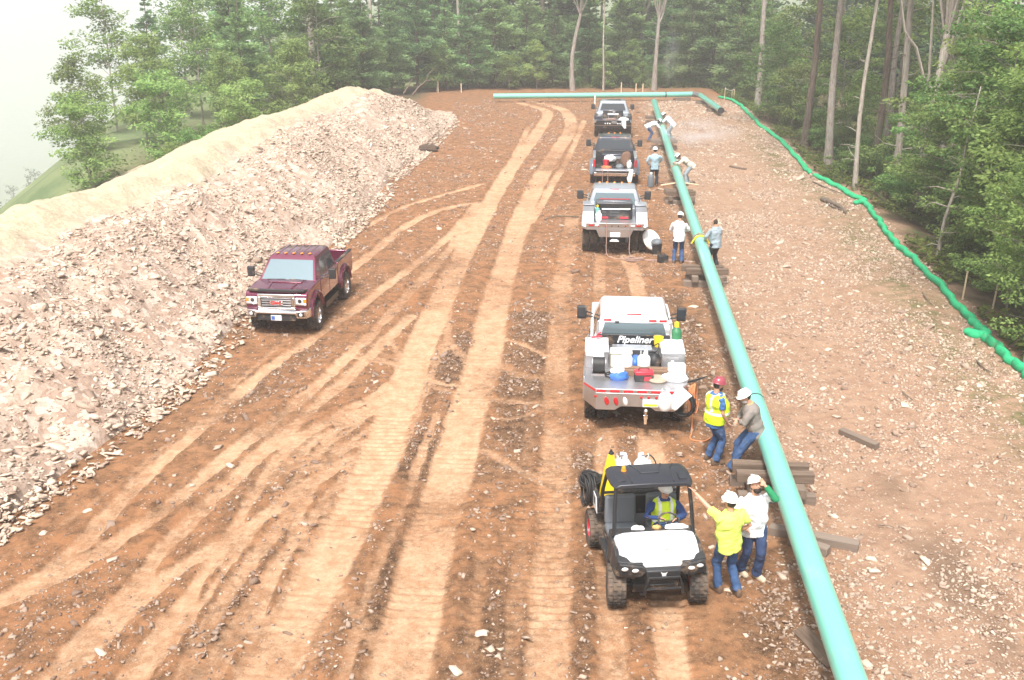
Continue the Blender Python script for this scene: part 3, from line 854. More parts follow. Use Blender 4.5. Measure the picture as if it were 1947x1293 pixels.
tree_at(P_TALL[1], 873, 168, 'tall_tree', 'grey trunk rising over the pines behind the far pipe end', G_F, 1.3, 3, 6)
tree_at(P_TALL[3], 1032, 168, 'tall_tree', 'dim trunk high among the pines, first of a close pair', G_F, 1.5, 0, 7)
tree_at(P_TALL[3], 1052, 168, 'tall_tree', 'dim trunk high among the pines, second of a close pair', G_F, 1.4, 2, 8)
# right hand wood
tree_at(P_TALL[0], 1437, 205, 'tall_tree', 'grey trunk standing just past the bent end of the far pipe', G_R, 1.1, .4)
tree_at(P_TALL[3], 1533, 272, 'tall_tree', 'dark trunk half hidden by shrubs near the upper bend of the sock', G_R, 1.5, 1.3)
tree_at(P_TALL[2], 1573, 318, 'tall_tree', 'straight grey trunk leaning slightly, beside the middle of the green sock', G_R, .82, 5.5)
tree_at(P_TALL[1], 1624, 358, 'tall_tree', 'slim pale bare trunk closest to the sock', G_R, .95, .2)
tree_at(P_TALL[3], 1663, 318, 'tall_tree', 'dark leaning trunk, first of a clump of three', G_R, 1.3, .9, 2)
tree_at(P_TALL[0], 1676, 318, 'tall_tree', 'grey trunk in the middle of a clump of three', G_R, .9, .4, 3)
tree_at(P_TALL[1], 1697, 345, 'tall_tree', 'mossy trunk at the outer side of a clump of three', G_R, 1.5, 2)
p = [(0, 0, -.3), (-.03, 0, 1.2), (-.12, 0, 2.4), (-.3, 0, 3.6), (-.35, 0, 4.4), (.0, .05, 5.6), (.12, .1, 7.5), (.3, .1, 11), (.5, .2, 20)]
br = [([(-.1, .04, 5.2), (-.7, .05, 6.0), (-1.15, .05, 7.2), (-1.75, .05, 7.9), (-2.1, .1, 9.5)], [.08, .07, .06, .05, .03])]
tree_at(custom(tall_trunk(20, .33, 64, p, None, br), 'pale', 'broad'), 1757, 372, 'tall_tree', 'thickest pale trunk with a long crooked side limb, in the wood', G_R, 1, 0)
thin = custom(tall_trunk(17, .11, 66, [(0, 0, -.3), (.1, 0, 2), (.15, .05, 4), (.35, .1, 6), (.55, .1, 8), (.9, .2, 17)]), 'pale', 'broad')
tree_at(thin, 1775, 372, 'tall_tree', 'thin pale stem leaning beside the thickest trunk', G_R, 1, 0, 2)
tree_at(thin, 1792, 372, 'tall_tree', 'second thin pale stem beyond the thickest trunk', G_R, .9, .3, 3)
p = [(0, 0, -.2), (.1, 0, 1.5), (.42, 0, 3.0), (.5, 0, 4.2), (.75, .1, 6.0)]
tree_at(custom(tall_trunk(6, .07, 65, p, None, (), False), 'pale', 'broad'), 1781, 492, 'sapling', 'crooked pale sapling stem standing before the leafy trees', G_R, 1, 0)
tree_at(P_TALL[0], 1952, 705, 'tall_tree', 'dark trunk cut by the right picture edge, beside the sock', G_R, .9, 0)

# --- leafy trees of the near right-hand edge
G_N = 'leafy young trees along the sock'
near_specs = [(1800, 430, 0, .95, 'leafy young tree behind the crooked pale sapling'), (1870, 470, 2, 1.0, 'broad leafy tree with layered bright boughs, before the dead-leaved one'),
              (1935, 520, 1, 1.1, 'dense leafy tree at the picture edge above the two stakes'), (1990, 560, 0, 1.1, 'leafy tree mostly outside the picture edge'),
              (1850, 400, 0, 1.15, 'tall light green tree beyond the crooked sapling'), (1935, 410, 2, 1.15, 'tall bushy tree high at the picture edge'),
              (1745, 395, 1, .75, 'low leafy tree at the foot of the thickest trunk'), (2010, 450, 2, 1.2, 'large leafy tree beyond the picture edge'),
              (1915, 585, 1, .62, 'small leafy tree overhanging the sock'), (1990, 660, 1, .8, 'leafy bush tree low at the picture edge')]
for px, py, i, sc, lb in near_specs: tree_at(P_NEAR[i], px, py, 'leafy_tree', lb, G_N, sc)
p = on(1893, 455)
r_ = np.random.default_rng(77)
Proto(MB().tube([(0, 0, -.2), (.1, 0, 1.8), (.25, 0, 3.4)], [.045, .035, .015], 5), blobs_leaves(r_, [np.array([.15, 0, 2.7]), np.array([.35, .1, 3.3]), np.array([0, .1, 2.1]), np.array([.4, 0, 2.5])], [.45, .4, .35, .35], 300, .12, .8), 'brown', 'rust').put('dying_sapling', p.x, p.y - 2.2, 'sapling with rust-coloured dead leaves among the green trees', 'tree', None, 1.05, 0)
# --- mid edge: between far corner and the near trees
G_M = 'leafy trees in the wood beyond the sock'
for px, py, i, sc, dy, lb in [(1480, 235, 1, .95, 1, 'bushy green tree beside the upper end of the sock'), (1505, 250, 3, .9, 2, 'low pale green tree before the dark half-hidden trunk'),
        (1555, 285, 3, .8, 4, 'low leafy tree between the dark trunk and the straight grey trunk'), (1600, 320, 3, .6, 6, 'small leafy tree behind the slim bare trunk'),
        (1640, 330, 1, .75, 8, 'leafy tree filling the gap before the clump of three'), (1720, 345, 3, .8, 5, 'leafy tree between the clump of three and the thickest trunk'),
        (1455, 215, 2, .8, 6, 'tall leafy tree behind the grey trunk by the pipe bend'), (1500, 250, 0, 1.0, 12, 'slender leafy tree deep behind the sock bend'),
        (1590, 300, 0, 1.0, 14, 'slender leafy tree deep between the bare trunks'), (1690, 320, 2, 1.0, 12, 'big leafy tree deep behind the clump of three')]:
    tree_at(P_BROAD[i], px, py, 'leafy_tree', lb, G_M, sc, None, dy)
# --- young pines along the far edge and the back of the berm
G_P = 'young pines along the far edge of the clearing'
words = ['first', 'second', 'third', 'fourth', 'fifth', 'sixth', 'seventh', 'eighth', 'ninth', 'tenth', 'eleventh', 'twelfth', 'thirteenth', 'fourteenth']
far_px = [(640, 205, 0, .8, -8), (690, 190, 3, 1.0, -4), (745, 178, 1, .9, 0), (795, 174, 0, 1.0, 0), (848, 171, 3, 1.15, 0), (892, 170, 1, 1.05, 1), (942, 169, 0, .95, 1), (1000, 168, 1, 1.0, 2), (1052, 168, 3, 1.1, 1), (1118, 168, 0, .85, 4), (1175, 168, 3, 1.1, 2), (1310, 167, 1, 1.1, 1), (1352, 170, 0, 1.05, 2), (1398, 178, 1, 1.15, 3)]
for (px, py, i, sc, dy), w in zip(far_px, words):
    tree_at(P_PINE[i], px, py, 'young_pine', w + ' pine counted from the berm along the front of the far wood', G_P, sc, None, dy)
G_B = 'second row of pines in the far wood'
for k, (px, i, sc, dy) in enumerate([(660, 2, .9, 7), (768, 2, .95, 6), (822, 0, 1.1, 8), (915, 2, 1.0, 7), (975, 0, 1.2, 9), (1030, 2, 1.05, 8), (1095, 2, .95, 10), (1190, 0, 1.0, 10), (1275, 2, 1.0, 8), (1330, 2, 1.05, 9), (1385, 0, 1.2, 10), (1425, 2, 1.1, 8)]):
    tree_at(P_PINE[i], px, 168, 'pine_tree', words[k] + ' taller pine of the row behind the front pines, from the berm', G_B, sc, None, dy)
for k, (px, py, i, sc, dy) in enumerate([(735, 176, 3, .9, -1), (830, 172, 3, .8, -1), (968, 169, 3, .62, -1), (1020, 169, 1, .6, 0), (1150, 169, 3, .7, 0), (1200, 169, 1, .6, 1), (1420, 190, 3, .8, 0)]):
    tree_at(P_BROAD[i], px, py, 'leafy_sapling', ['leafy sapling at the end of the berm', 'light green sapling before the far pines near the pipe end', 'small sapling behind the far pipe, near the post', 'slim leafy sapling beside the bowed trunk', 'leafy sapling between the thick trunks', 'leafy sapling just by the forking trunk', 'leafy sapling where the sock begins'][k], 'leafy saplings before the far wood', sc, None, dy)
# --- wood behind the berm on the left
G_L = 'trees behind the berm'
for k, (x, y, pr, lb) in enumerate([(-13.5, 66, P_BROAD[1], 'pale green tree just behind the berm, below the thick grey trunk'), (-15.5, 61, P_BROAD[3], 'low bushy tree behind the berm dip'), (-17, 68, P_PINE[1], 'pine behind the berm dip'),
        (-13, 73, P_BROAD[0], 'slender tree behind the far hump of the berm'), (-19, 74, P_PINE[0], 'taller pine standing back from the berm'), (-15, 81, P_PINE[2], 'pine between the berm hump and the far wood'),
        (-18.5, 57, P_BROAD[3], 'bush tree at the thin edge of the wood behind the berm'), (-22, 64, P_BROAD[1], 'light leafy tree at the thin edge of the wood'), (-23, 76, P_BROAD[2], 'big leafy tree set back behind the berm'),
        (-20.5, 51, P_BROAD[3], 'last low tree where the wood gives way to the added valley'), (-26, 70, P_BROAD[0], 'slender tree leaning out over the added valley side'), (-28, 84, P_PINE[1], 'pine on the added valley side of the wood')]):
    pr.put('pine_tree' if pr in P_PINE else 'leafy_tree', x, y, lb, 'tree', G_L, random.uniform(.8, 1.0))
for k, (x, y, pr, sc, lb) in enumerate([(-11.5, 84, P_PINE[1], .95, 'pine nearest the berm end, behind the dead branch'), (-12.8, 90, P_PINE[0], .9, 'tall pine past the berm end'), (-16.5, 88, P_PINE[1], 1.05, 'pine second back from the berm end'), (-20.5, 90, P_PINE[0], 1.0, 'pine far back on the wood corner behind the berm'),
        (-24, 94, P_PINE[2], .9, 'pine deep at the left of the far wood'), (-14.2, 70, P_BROAD[1], .8, 'round bushy tree pressed close behind the berm hump'), (-16.8, 64.5, P_BROAD[1], .75, 'round bushy tree close behind the berm dip'), (-20, 69, P_BROAD[0], .9, 'slim bright tree behind the bushy pair'),
        (-17.5, 79, P_BROAD[2], .85, 'broad leafy tree between two pines behind the berm'), (-25, 61, P_BROAD[1], .8, 'lone leafy tree farthest out on the added valley side'), (-21.5, 83, P_BROAD[0], 1.0, 'slender leafy tree deep behind the berm pines'), (-28, 96, P_BROAD[2], 1.0, 'leafy tree at the outermost corner of the far wood')]):
    pr.put('pine_tree' if pr in P_PINE else 'leafy_tree', x, y, lb, 'tree', G_L, sc)
# --- shrubs at the feet of the trees: nothing tells them apart
r_ = np.random.default_rng(5)
def shrub_run(n, fn, label, group):
    for k in range(n):
        x, y = fn(); P_SHRUB[int(r_.integers(3))].put('shrub', x, y, label, 'shrub', group, float(r_.uniform(.5, 1.05)))
def f_r():
    y = float(r_.uniform(24, 84)); return float(sock_x(y)) + float(r_.uniform(1.5, 7)), y
def f_f():
    return float(r_.uniform(-9, 20)), float(r_.uniform(98.5, 103))
def f_l():
    y = float(r_.uniform(50, 80)); return float(np.interp(y, BERM_Y, BERM_C)) - float(r_.uniform(3.2, 10)), y
shrub_run(76, f_r, 'low leafy shrub on the wood floor beyond the green sock', 'shrubs beyond the sock')
shrub_run(30, f_f, 'low shrub at the dark foot of the far pines', 'shrubs under the far pines')
shrub_run(26, f_l, 'low shrub on the wood floor behind the berm', 'shrubs behind the berm')
# --- the wood behind reads as one mass
def mass(spots, protos, name, label, parent=None):
    Vs, Fs, Ts, o = [], [], [], 0
    tb = MB()
    for (x, y, s, a) in spots:
        lf = protos[int(r_.integers(len(protos)))]
        V = lf[0].copy(); c, q = math.cos(a), math.sin(a)
        V = np.stack([(V[:, 0] * c - V[:, 1] * q) * s + x, (V[:, 0] * q + V[:, 1] * c) * s + y, V[:, 2] * s + gz1(x, y)], -1)
        Vs.append(V); Fs.append(lf[1] + o); Ts.append(lf[2]); o += len(V)
        tb.tube([(x, y, gz1(x, y) - .3), (x + .1, y, gz1(x, y) + 11)], [.16 * s, .1 * s], 5)
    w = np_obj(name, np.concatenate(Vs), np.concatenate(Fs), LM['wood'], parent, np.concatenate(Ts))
    tag(w, label, 'wood', kind='stuff')
    tag(tb.build('trunks', BK['brown'], w), kind='stuff')
low = [conifer(13, 3.4, .8, 71, .5, .28)[1], conifer(11, 3.0, .5, 72, .48, .3)[1], broadleaf(12, 3.2, .8, 73, .5, 26, .1)[1]]
sp = []
for k in range(46): sp.append((float(r_.uniform(-14, 44)), float(r_.uniform(108, 128)), float(r_.uniform(.9, 1.35)), float(r_.uniform(0, 6))))
for k in range(44):
    y = float(r_.uniform(38, 104)); sp.append((float(sock_x(min(y, 85))) + float(r_.uniform(13, 26)), y, float(r_.uniform(.9, 1.3)), float(r_.uniform(0, 6))))
mass(sp, low, 'forest', 'dark depth of the wood behind the edge trees')
sp = []
for k in range(70):
    q = float(r_.uniform(90, 230)); y = float(r_.uniform(70, 420)); sp.append((-22 - q, y + q * .25, float(r_.uniform(.7, 1.2)), float(r_.uniform(0, 6))))
mass(sp, [low[1], low[2]], 'added_valley_forest', 'hazy treetops on the slope falling away to the added valley')
# --- ground cover of the wood floor
n = 40000
y = r_.uniform(22, 104, n); x = sock_x(np.clip(y, 15, 88)) + .4 + r_.uniform(0, 1, n) ** 1.6 * 14
k = fbm(x, y, .35, 3, 121) + .25 * fbm(x, y, 1.5, 2, 122) > -.10
x, y = x[k], y[k]; n = len(x)
x2 = r_.uniform(-9, 22, 5000); y2 = r_.uniform(97.6, 102, 5000)
y3 = r_.uniform(20, 80, 6000); x3 = np.interp(y3, BERM_Y, BERM_C) - 2.6 - r_.uniform(0, 1, 6000) ** 1.4 * 9
x, y = np.concatenate([x, x2, x3]), np.concatenate([y, y2, y3]); n = len(x)
C = np.stack([x, y, gz(x, y) + r_.uniform(.04, .38, n)], -1)
V, Fq_, T = leaves(C, r_.normal(0, 1, (n, 3)) * np.array([1, 1, .35]), np.array([0, 0, 1]) + r_.normal(0, .4, (n, 3)), r_.uniform(.12, .3, n), r_.uniform(.07, .15, n), r_.uniform(0, 1, n))
gc = np_obj('ground_cover', V, Fq_, LM['cover'], tint=T)
tag(gc, 'ferns and weeds covering the wood floor', 'ground cover', kind='stuff')

# ------------------------------------------------------------------ haze over the whole place
hz = MB().b2(-2590, 2590, -290, 2990, -182, 31).build('haze', None)
hm = bpy.data.materials.new('haze_air'); hm.use_nodes = True
hn = hm.node_tree; hn.nodes.clear()
ho = hn.nodes.new('ShaderNodeOutputMaterial'); hv = hn.nodes.new('ShaderNodeVolumePrincipled')
hv.inputs['Color'].default_value = (.97, .98, 1, 1); hv.inputs['Density'].default_value = .0016; hv.inputs['Anisotropy'].default_value = .2
hn.links.new(hv.outputs[0], ho.inputs['Volume'])
hz.data.materials.append(hm)
tag(hz, kind='stuff')

# thin welding smoke drifting from the joints
def smoke(name, px, py, z, r, dens, label):
    p = on(px, py)
    o = MB().ell((0, 0, 0), (1, 1, 1), 16, 10).build(name, None, None, loc=(p.x, p.y, z)); o.scale = r
    m = bpy.data.materials.new('smoke_air'); m.use_nodes = True; nt = m.node_tree; nt.nodes.clear()
    ou = nt.nodes.new('ShaderNodeOutputMaterial'); v = nt.nodes.new('ShaderNodeVolumePrincipled'); v.inputs['Color'].default_value = (.88, .92, 1, 1)
    tc = nt.nodes.new('ShaderNodeTexCoord'); n = nt.nodes.new('ShaderNodeTexNoise'); n.inputs['Scale'].default_value = 1.6; n.inputs['Detail'].default_value = 3
    nt.links.new(tc.outputs['Object'], n.inputs['Vector'])
    ln = nt.nodes.new('ShaderNodeVectorMath'); ln.operation = 'LENGTH'; nt.links.new(tc.outputs['Object'], ln.inputs[0])
    a = nt.nodes.new('ShaderNodeMapRange'); a.inputs[1].default_value = .2; a.inputs[2].default_value = 1.0; a.inputs[3].default_value = dens; a.inputs[4].default_value = 0; nt.links.new(ln.outputs['Value'], a.inputs[0])
    b_ = nt.nodes.new('ShaderNodeMapRange'); b_.inputs[1].default_value = .42; b_.inputs[2].default_value = .65; nt.links.new(n.outputs['Fac'], b_.inputs[0])
    mu = nt.nodes.new('ShaderNodeMath'); mu.operation = 'MULTIPLY'; nt.links.new(a.outputs[0], mu.inputs[0]); nt.links.new(b_.outputs[0], mu.inputs[1]); nt.links.new(mu.outputs[0], v.inputs['Density'])
    nt.links.new(v.outputs[0], ou.inputs['Volume']); o.data.materials.append(m)
    tag(o, label, 'smoke', kind='stuff')
smoke('smoke', 1330, 285, 1.0, (2.6, 4.0, .9), .22, 'thin bluish welding smoke drifting over the ground beside the far joints')
smoke('smoke', 1272, 176, 3.2, (.9, .9, 3.2), .25, 'wisp of bluish smoke rising before the far wood')
# ------------------------------------------------------------------ vehicle materials
DUST = (.36, .24, .15)
MT = dict(
    white=mat('white_paint', (.70, .71, .73), .32, coat=.4, var=.04, scale=3, dirt=DUST, dirt_amt=.12),
    silver=mat('silver_paint', (.38, .41, .46), .3, .45, coat=.5, var=.05, scale=3, dirt=DUST, dirt_amt=.15),
    grey=mat('slate_grey_paint', (.16, .19, .23), .3, .25, coat=.5, var=.08, scale=3, dirt=DUST, dirt_amt=.25),
    blue=mat('blue_black_paint', (.035, .042, .06), .25, .35, coat=.6, var=.1, scale=3, dirt=DUST, dirt_amt=.2),
    maroon=mat('maroon_paint', (.15, .017, .05), .18, .4, coat=1.0, var=.08, scale=2, dirt=(.30, .17, .12), dirt_amt=.08),
    black=mat('black_plastic', (.022, .023, .026), .55, var=.2, scale=6, dirt=DUST, dirt_amt=.18),
    satin=mat('satin_black_metal', (.02, .021, .024), .35, .2, var=.2, scale=6, dirt=DUST, dirt_amt=.12),
    rubber=mat('dusty_rubber', (.034, .031, .029), .9, var=.3, scale=7, dirt=(.17, .12, .085), dirt_amt=.42),
    chrome=mat('chrome', (.82, .83, .85), .12, 1.0),
    alu=mat('bare_aluminium', (.55, .55, .57), .38, .85, var=.08, scale=5, dirt=(.4, .32, .26), dirt_amt=.12, bump=.12, bscale=60),
    steel=mat('dull_steel', (.33, .33, .34), .5, .8, var=.2, scale=8, dirt=(.25, .14, .08), dirt_amt=.25),
    glass=mat('tinted_glass', (.03, .04, .05), .06, 0, .8, coat=.3),
    sky_glass=mat('painted_sky_glass', (.17, .24, .27), .06, .5, 1.0, coat=.6),  # pale colour painted in for the sky reflected by the glass
    red=mat('red_lens', (.45, .015, .02), .2, coat=.6),
    amber=mat('amber_lens', (.85, .27, .02), .2, coat=.6),
    lens=mat('clear_lens', (.80, .82, .84), .1, .3, coat=.8),
    seat=mat('grey_vinyl', (.12, .135, .15), .55, var=.12, scale=5),
    plate=mat('plate_white', (.75, .78, .8), .4), plate_blue=mat('plate_blue', (.05, .12, .42), .4),
    tape_r=mat('reflective_red', (.6, .03, .04), .3), tape_w=mat('reflective_white', (.85, .85, .85), .3),
    yellow=mat('yellow_plastic', (.85, .62, .02), .5, var=.06, scale=4), orange=mat('orange_hose', (.62, .22, .09), .6, var=.15),
    red_p=mat('red_plastic', (.55, .03, .05), .4, var=.1), green=mat('green_cylinder_paint', (.03, .17, .07), .35, coat=.3, var=.12),
    cyl_w=mat('white_cylinder_paint', (.80, .80, .79), .35, coat=.3, var=.05, dirt=DUST, dirt_amt=.08),
    cream=mat('cream_plastic', (.74, .70, .58), .5, var=.06, dirt=DUST, dirt_amt=.1), tan=mat('tan_canvas', (.36, .29, .22), .9, var=.2, bump=.3, bscale=25),
    rag=mat('white_cloth', (.80, .80, .80), .9, var=.05, bump=.25, bscale=18), glove=mat('tan_leather', (.55, .33, .12), .8, var=.2),
    bluep=mat('blue_plastic', (.05, .16, .5), .4, var=.1), cable=mat('black_cable', (.02, .02, .021), .6), lead=mat('dusty_lead', (.36, .24, .2), .7, var=.2),
    roof=mat('moulded_roof_plastic', (.026, .028, .036), .38, var=.1, scale=4),
    tan2=mat('deck_timber', (.20, .125, .08), .9, var=.35, scale=9, bump=.4, bscale=30),
    wood=None, brown=mat('brown_coat', (.16, .09, .06), .95, var=.3, bump=.4, bscale=16), teal=mat('teal_plastic', (.1, .34, .3), .5), white_t=mat('white_lettering', (.85, .86, .88), .5),
    red_t=mat('red_lettering', (.65, .02, .03), .35), mesh=mat('radiator_mesh', (.10, .105, .11), .5, .5, var=.8, scale=45),
)
_wheel_cache = {}
def wheel(root, x, y, r, w, rim='chrome', lugs=22, rim_r=.56, steer=0.0):
    key = (r, w, rim, lugs, rim_r)
    sgn = 1 if x > 0 else -1
    if key not in _wheel_cache:
        t = MB(); h = w / 2
        Mx = Matrix.Rotation(PI / 2, 4, 'Y')
        t.lathe([(r * rim_r, -h * .8), (r * .8, -h * 1.0), (r * .93, -h * .96), (r * .965, -h * .8), (r * .965, h * .8), (r * .93, h * .96), (r * .8, h), (r * rim_r, h * .8)], 32, Mx, False)
        for k in range(lugs):
            for q, (off, sk) in enumerate(((-.62, .18), (-.2, -.25), (.2, .25), (.62, -.18))):
                a = 2 * PI * (k + .5 * (q % 2)) / lugs
                c = Vector((h * off * 1.12, math.cos(a) * r * .975, math.sin(a) * r * .975))
                t.box(c, (h * .40, 2 * PI * r / lugs * .55, r * .085), (a - PI / 2, 0, sk))
        rm = MB()
        rm.lathe([(r * .05, h * .62), (r * .2, h * .62), (r * .24, h * .42), (r * rim_r * .9, h * .3), (r * rim_r * .96, h * .82), (r * rim_r * 1.03, h * .8), (r * rim_r * 1.02, -h * .7), (r * .1, -h * .5)], 24, Mx)
        for k in range(8):
            a = 2 * PI * k / 8
            rm.box((h * .44, math.cos(a) * r * .36, math.sin(a) * r * .36), (h * .2, r * .10, r * .34), (a - PI / 2, 0, 0))
        _wheel_cache[key] = (t.mesh('tyre', MT['rubber'], 30), rm.mesh('rim', MT[rim], 30))
    e = empty('wheel', (x, y, r - .012), 0 if sgn > 0 else PI, root)
    e.rotation_euler[2] += steer
    for nm, me in zip(('tyre', 'rim'), _wheel_cache[key]): link(bpy.data.objects.new(nm, me), e)
    return e
def text_mesh(body, size, m, extrude=.004, shear=0.0, offset=0.0):
    cu = bpy.data.curves.new('lettering', 'FONT')
    cu.body = body; cu.size = size; cu.extrude = extrude; cu.shear = shear; cu.align_x = 'CENTER'; cu.align_y = 'CENTER'; cu.offset = offset
    o = bpy.data.objects.new('lettering', cu); COL.objects.link(o)
    dg = bpy.context.evaluated_depsgraph_get(); dg.update()
    me = bpy.data.meshes.new_from_object(o.evaluated_get(dg))
    bpy.data.objects.remove(o); me.name = 'lettering'
    me.materials.clear(); me.materials.append(MT[m])
    return me
def lettering(body, size, m, parent, loc, rot, extrude=.004, shear=0.0, name='lettering', offset=0.0):
    o = bpy.data.objects.new(name, text_mesh(body, size, m, extrude, shear, offset)); link(o, parent)
    o.location = loc; o.rotation_euler = rot
    return o
def face_pane(c, u0, u1, v0, v1, u0t=None, u1t=None):
    """patch of the face c = (bottom0, bottom1, top1, top0), counted from outside"""
    c = [Vector(p) for p in c]
    P = lambda u, v: (c[0] * (1 - u) + c[1] * u) * (1 - v) + (c[3] * (1 - u) + c[2] * u) * v
    return P(u0, v0), P(u1, v0), P(u1 if u1t is None else u1t, v1), P(u0 if u0t is None else u0t, v1)
def crew_cab(root, yb, paint, glass='glass', lift=0.0, mirror_out=.36, roof_lights=0, front=True, rear_tone=None):
    """crew cab of a heavy pickup, back wall at yb, front end 3.55 m ahead"""
    L = lift; yw, yf = yb + 2.35, yb + 3.55; ax = yb + 2.62
    zr, zb = .56 + L, 1.28 + L
    arch = [(ax + .56 * math.cos(a), .46 + L * .6 + .56 * math.sin(a)) for a in [R(q) for q in (12, 35, 60, 90, 120, 145, 168)]]
    side = [(yb, zr), (yb, zb), (yw, zb + .02), (yw + .35, zb + .015), (yf - .12, zb - .03), (yf, zb - .14), (yf, .70 + L), (yf - .12, .6 + L)] + arch + [(ax - .62, zr)]
    b = MB().prism(side, 'x', -1.0, 1.0).build('body', MT[paint], root, .045, 3)
    rings = []
    for z, x, y0, y1 in ((zb - .03, .965, .03, 2.42), (1.88 + L, .775, .15, 1.72), (1.955 + L, .725, .20, 1.63), (1.99 + L, .60, .33, 1.45)):
        rings.append([(-x, yb + y0, z), (x, yb + y0, z), (x, yb + y1, z), (-x, yb + y1, z)])
    cabm = MB().loft(rings).build('cab', MT[paint], root, .03, 2, 25)
    B, T = rings[0], rings[1]
    fr = (B[2], B[3], T[3], T[2]); bk = (B[0], B[1], T[1], T[0]); rt = (B[1], B[2], T[2], T[1]); lf = (B[3], B[0], T[0], T[3])
    MB().quad(*face_pane(fr, .05, .95, .10, .93), th=.008).build('windshield', MT[glass if front else 'glass'], root, .003)
    MB().quad(*face_pane(bk, .08, .92, .22, .90), th=.008).build('rear_window', MT[rear_tone or 'glass'], root, .003)
    for fc, sg in ((rt, 1), (lf, -1)):
        for k, (a, c) in enumerate(((.07, .40), (.45, .80))):
            q = face_pane(fc, a, c, .12, .90, a + .01, c + (.0 if k == 0 else -.02)) if sg > 0 else face_pane(fc, 1 - c, 1 - a, .12, .90, 1 - c + (.0 if k == 0 else .02), 1 - a - .01)
            MB().quad(*q, th=.007).build('side_window', MT['glass'], root, .003)
        for a, c in ((.10, 1.05), (1.10, 2.05)):
            d = MB().b2(sg * 1.0 - .002 * sg, sg * 1.012, yb + a, yb + c, zr + .06, zb - .03) if sg > 0 else MB().b2(-1.012, -.998, yb + a, yb + c, zr + .06, zb - .03)
            d = d.build('door', MT[paint], root, .004)
            MB().box((sg * 1.028, yb + a + .14, zb - .12), (.03, .16, .03)).build('handle', MT['satin'], d, .006)
        mr = MB()
        y0 = yb + 1.95
        mr.tube([(sg * .97, y0, zb + .02), (sg * (.97 + mirror_out * .5), y0 - .03, zb + .05), (sg * (.97 + mirror_out), y0 - .05, zb + .12)], .022, 6)
        mr.tube([(sg * .97, y0 + .02, zb + .10), (sg * (.97 + mirror_out), y0 - .03, zb + .2)], .018, 6)
        mo = mr.build('mirror_arm', MT['black'], root)
        MB().box((sg * (1.0 + mirror_out), y0 - .05, zb + .16), (.24, .12, .34)).build('mirror_housing', MT['black'], mo, .035, 3)
        MB().box((sg * (1.0 + mirror_out), y0 - .115, zb + .17), (.17, .01, .24)).build('mirror_glass', MT['glass'], mo, .003)
    for k in range(roof_lights):
        x = (k - (roof_lights - 1) / 2) * .27
        MB().ell((x, yb + 1.52, 1.995 + L), (.05, .075, .022), 10, 6).build('marker_light', MT['amber'], root)
    MB().box((0, yb + .19, 1.945 + L), (.34, .02, .035)).build('brake_light', MT['red'], root, .004)
    return dict(yb=yb, yw=yw, yf=yf, ax=ax, zb=zb, zr=zr, rear=bk)
def rig_frame(root, y0, y1):
    f = MB()
    for s in (-1, 1): f.b2(s * .42 - .04, s * .42 + .04, y0, y1, .52, .70)
    for k in range(5): f.b2(-.38, .38, y0 + .3 + k * 1.1, y0 + .42 + k * 1.1, .54, .66)
    f.b2(-.85, .85, y1 - 1.2, y1 - 1.0, .34, .5).b2(-.9, .9, y0 + 1.15, y0 + 1.35, .3, .48)
    f.b2(-.45, .45, y1 - 2.9, y1 - .9, .30, .60).b2(-.98, .98, y1 - 3.1, y1 - 1.55, .36, .545)
    f.build('chassis', MT['satin'], root)
def dual_rear(root, y, r=.42, rim='alu'):
    for s in (-1, 1):
        wheel(root, s * .98, y, r, .24, rim); wheel(root, s * .70, y, r, .24, rim)
def loc_of(root, x, y, z):
    x, y, z = x * root.scale[0], y * root.scale[1], z * root.scale[2]
    a = root.rotation_euler[2]; c, s = math.cos(a), math.sin(a)
    return Vector((root.location[0] + x * c - y * s, root.location[1] + x * s + y * c, root.location[2] + z))
YAW = -math.atan(.081)

# ------------------------------------------------------------------ small cargo builders (each a thing of its own)
def propane(loc, label, rz=0, s=1.0, group='white propane cylinders', lean=0):
    t = empty('propane_cylinder', loc, rz, None, label, 'gas cylinder', group); t.scale = (s, s, s)
    t.rotation_euler[0] = lean
    MB().lathe([(.01, .03), (.13, .035), (.152, .10), (.155, .16), (.155, .28), (.15, .34), (.12, .385), (.05, .41), (.01, .412)], 22).build('tank', MT['cyl_w'], t)
    c = MB().lathe([(.1, .0), (.11, 0), (.11, .04), (.1, .04)], 18)
    c.build('foot_ring', MT['cyl_w'], t)
    for k in range(3):
        a0 = 2 * PI * k / 3 + .2
        pts = [(math.cos(a0 + j * .22) * .092, math.sin(a0 + j * .22) * .092) for j in range(7)]
        MB().loft([[(x, y, .385), (x * .94, y * .94, .385), (x * .94, y * .94, .50), (x, y, .50)] for x, y in pts]).build('collar_plate', MT['cyl_w'], t, .003)
    MB().cyl((0, 0, .40), (0, 0, .455), .025, .02, 10).cyl((0, 0, .455), (0, 0, .475), .035, .035, 10).build('valve', MT['steel'], t)
    return t
def gas_bottle(loc, label, m='green', cap='yellow', h=1.0, r=.11, rz=0, group='gas bottles'):
    t = empty('gas_bottle', loc, rz, None, label, 'gas cylinder', group)
    MB().lathe([(r * .9, 0), (r, .02), (r, h * .8), (r * .85, h * .88), (r * .4, h * .95), (r * .32, h)], 18).build('tank', MT[m], t)
    MB().lathe([(r * .42, h * .97), (r * .45, h * 1.0), (r * .42, h * 1.1), (.01, h * 1.13)], 14).build('cap', MT[cap], t)
    return t
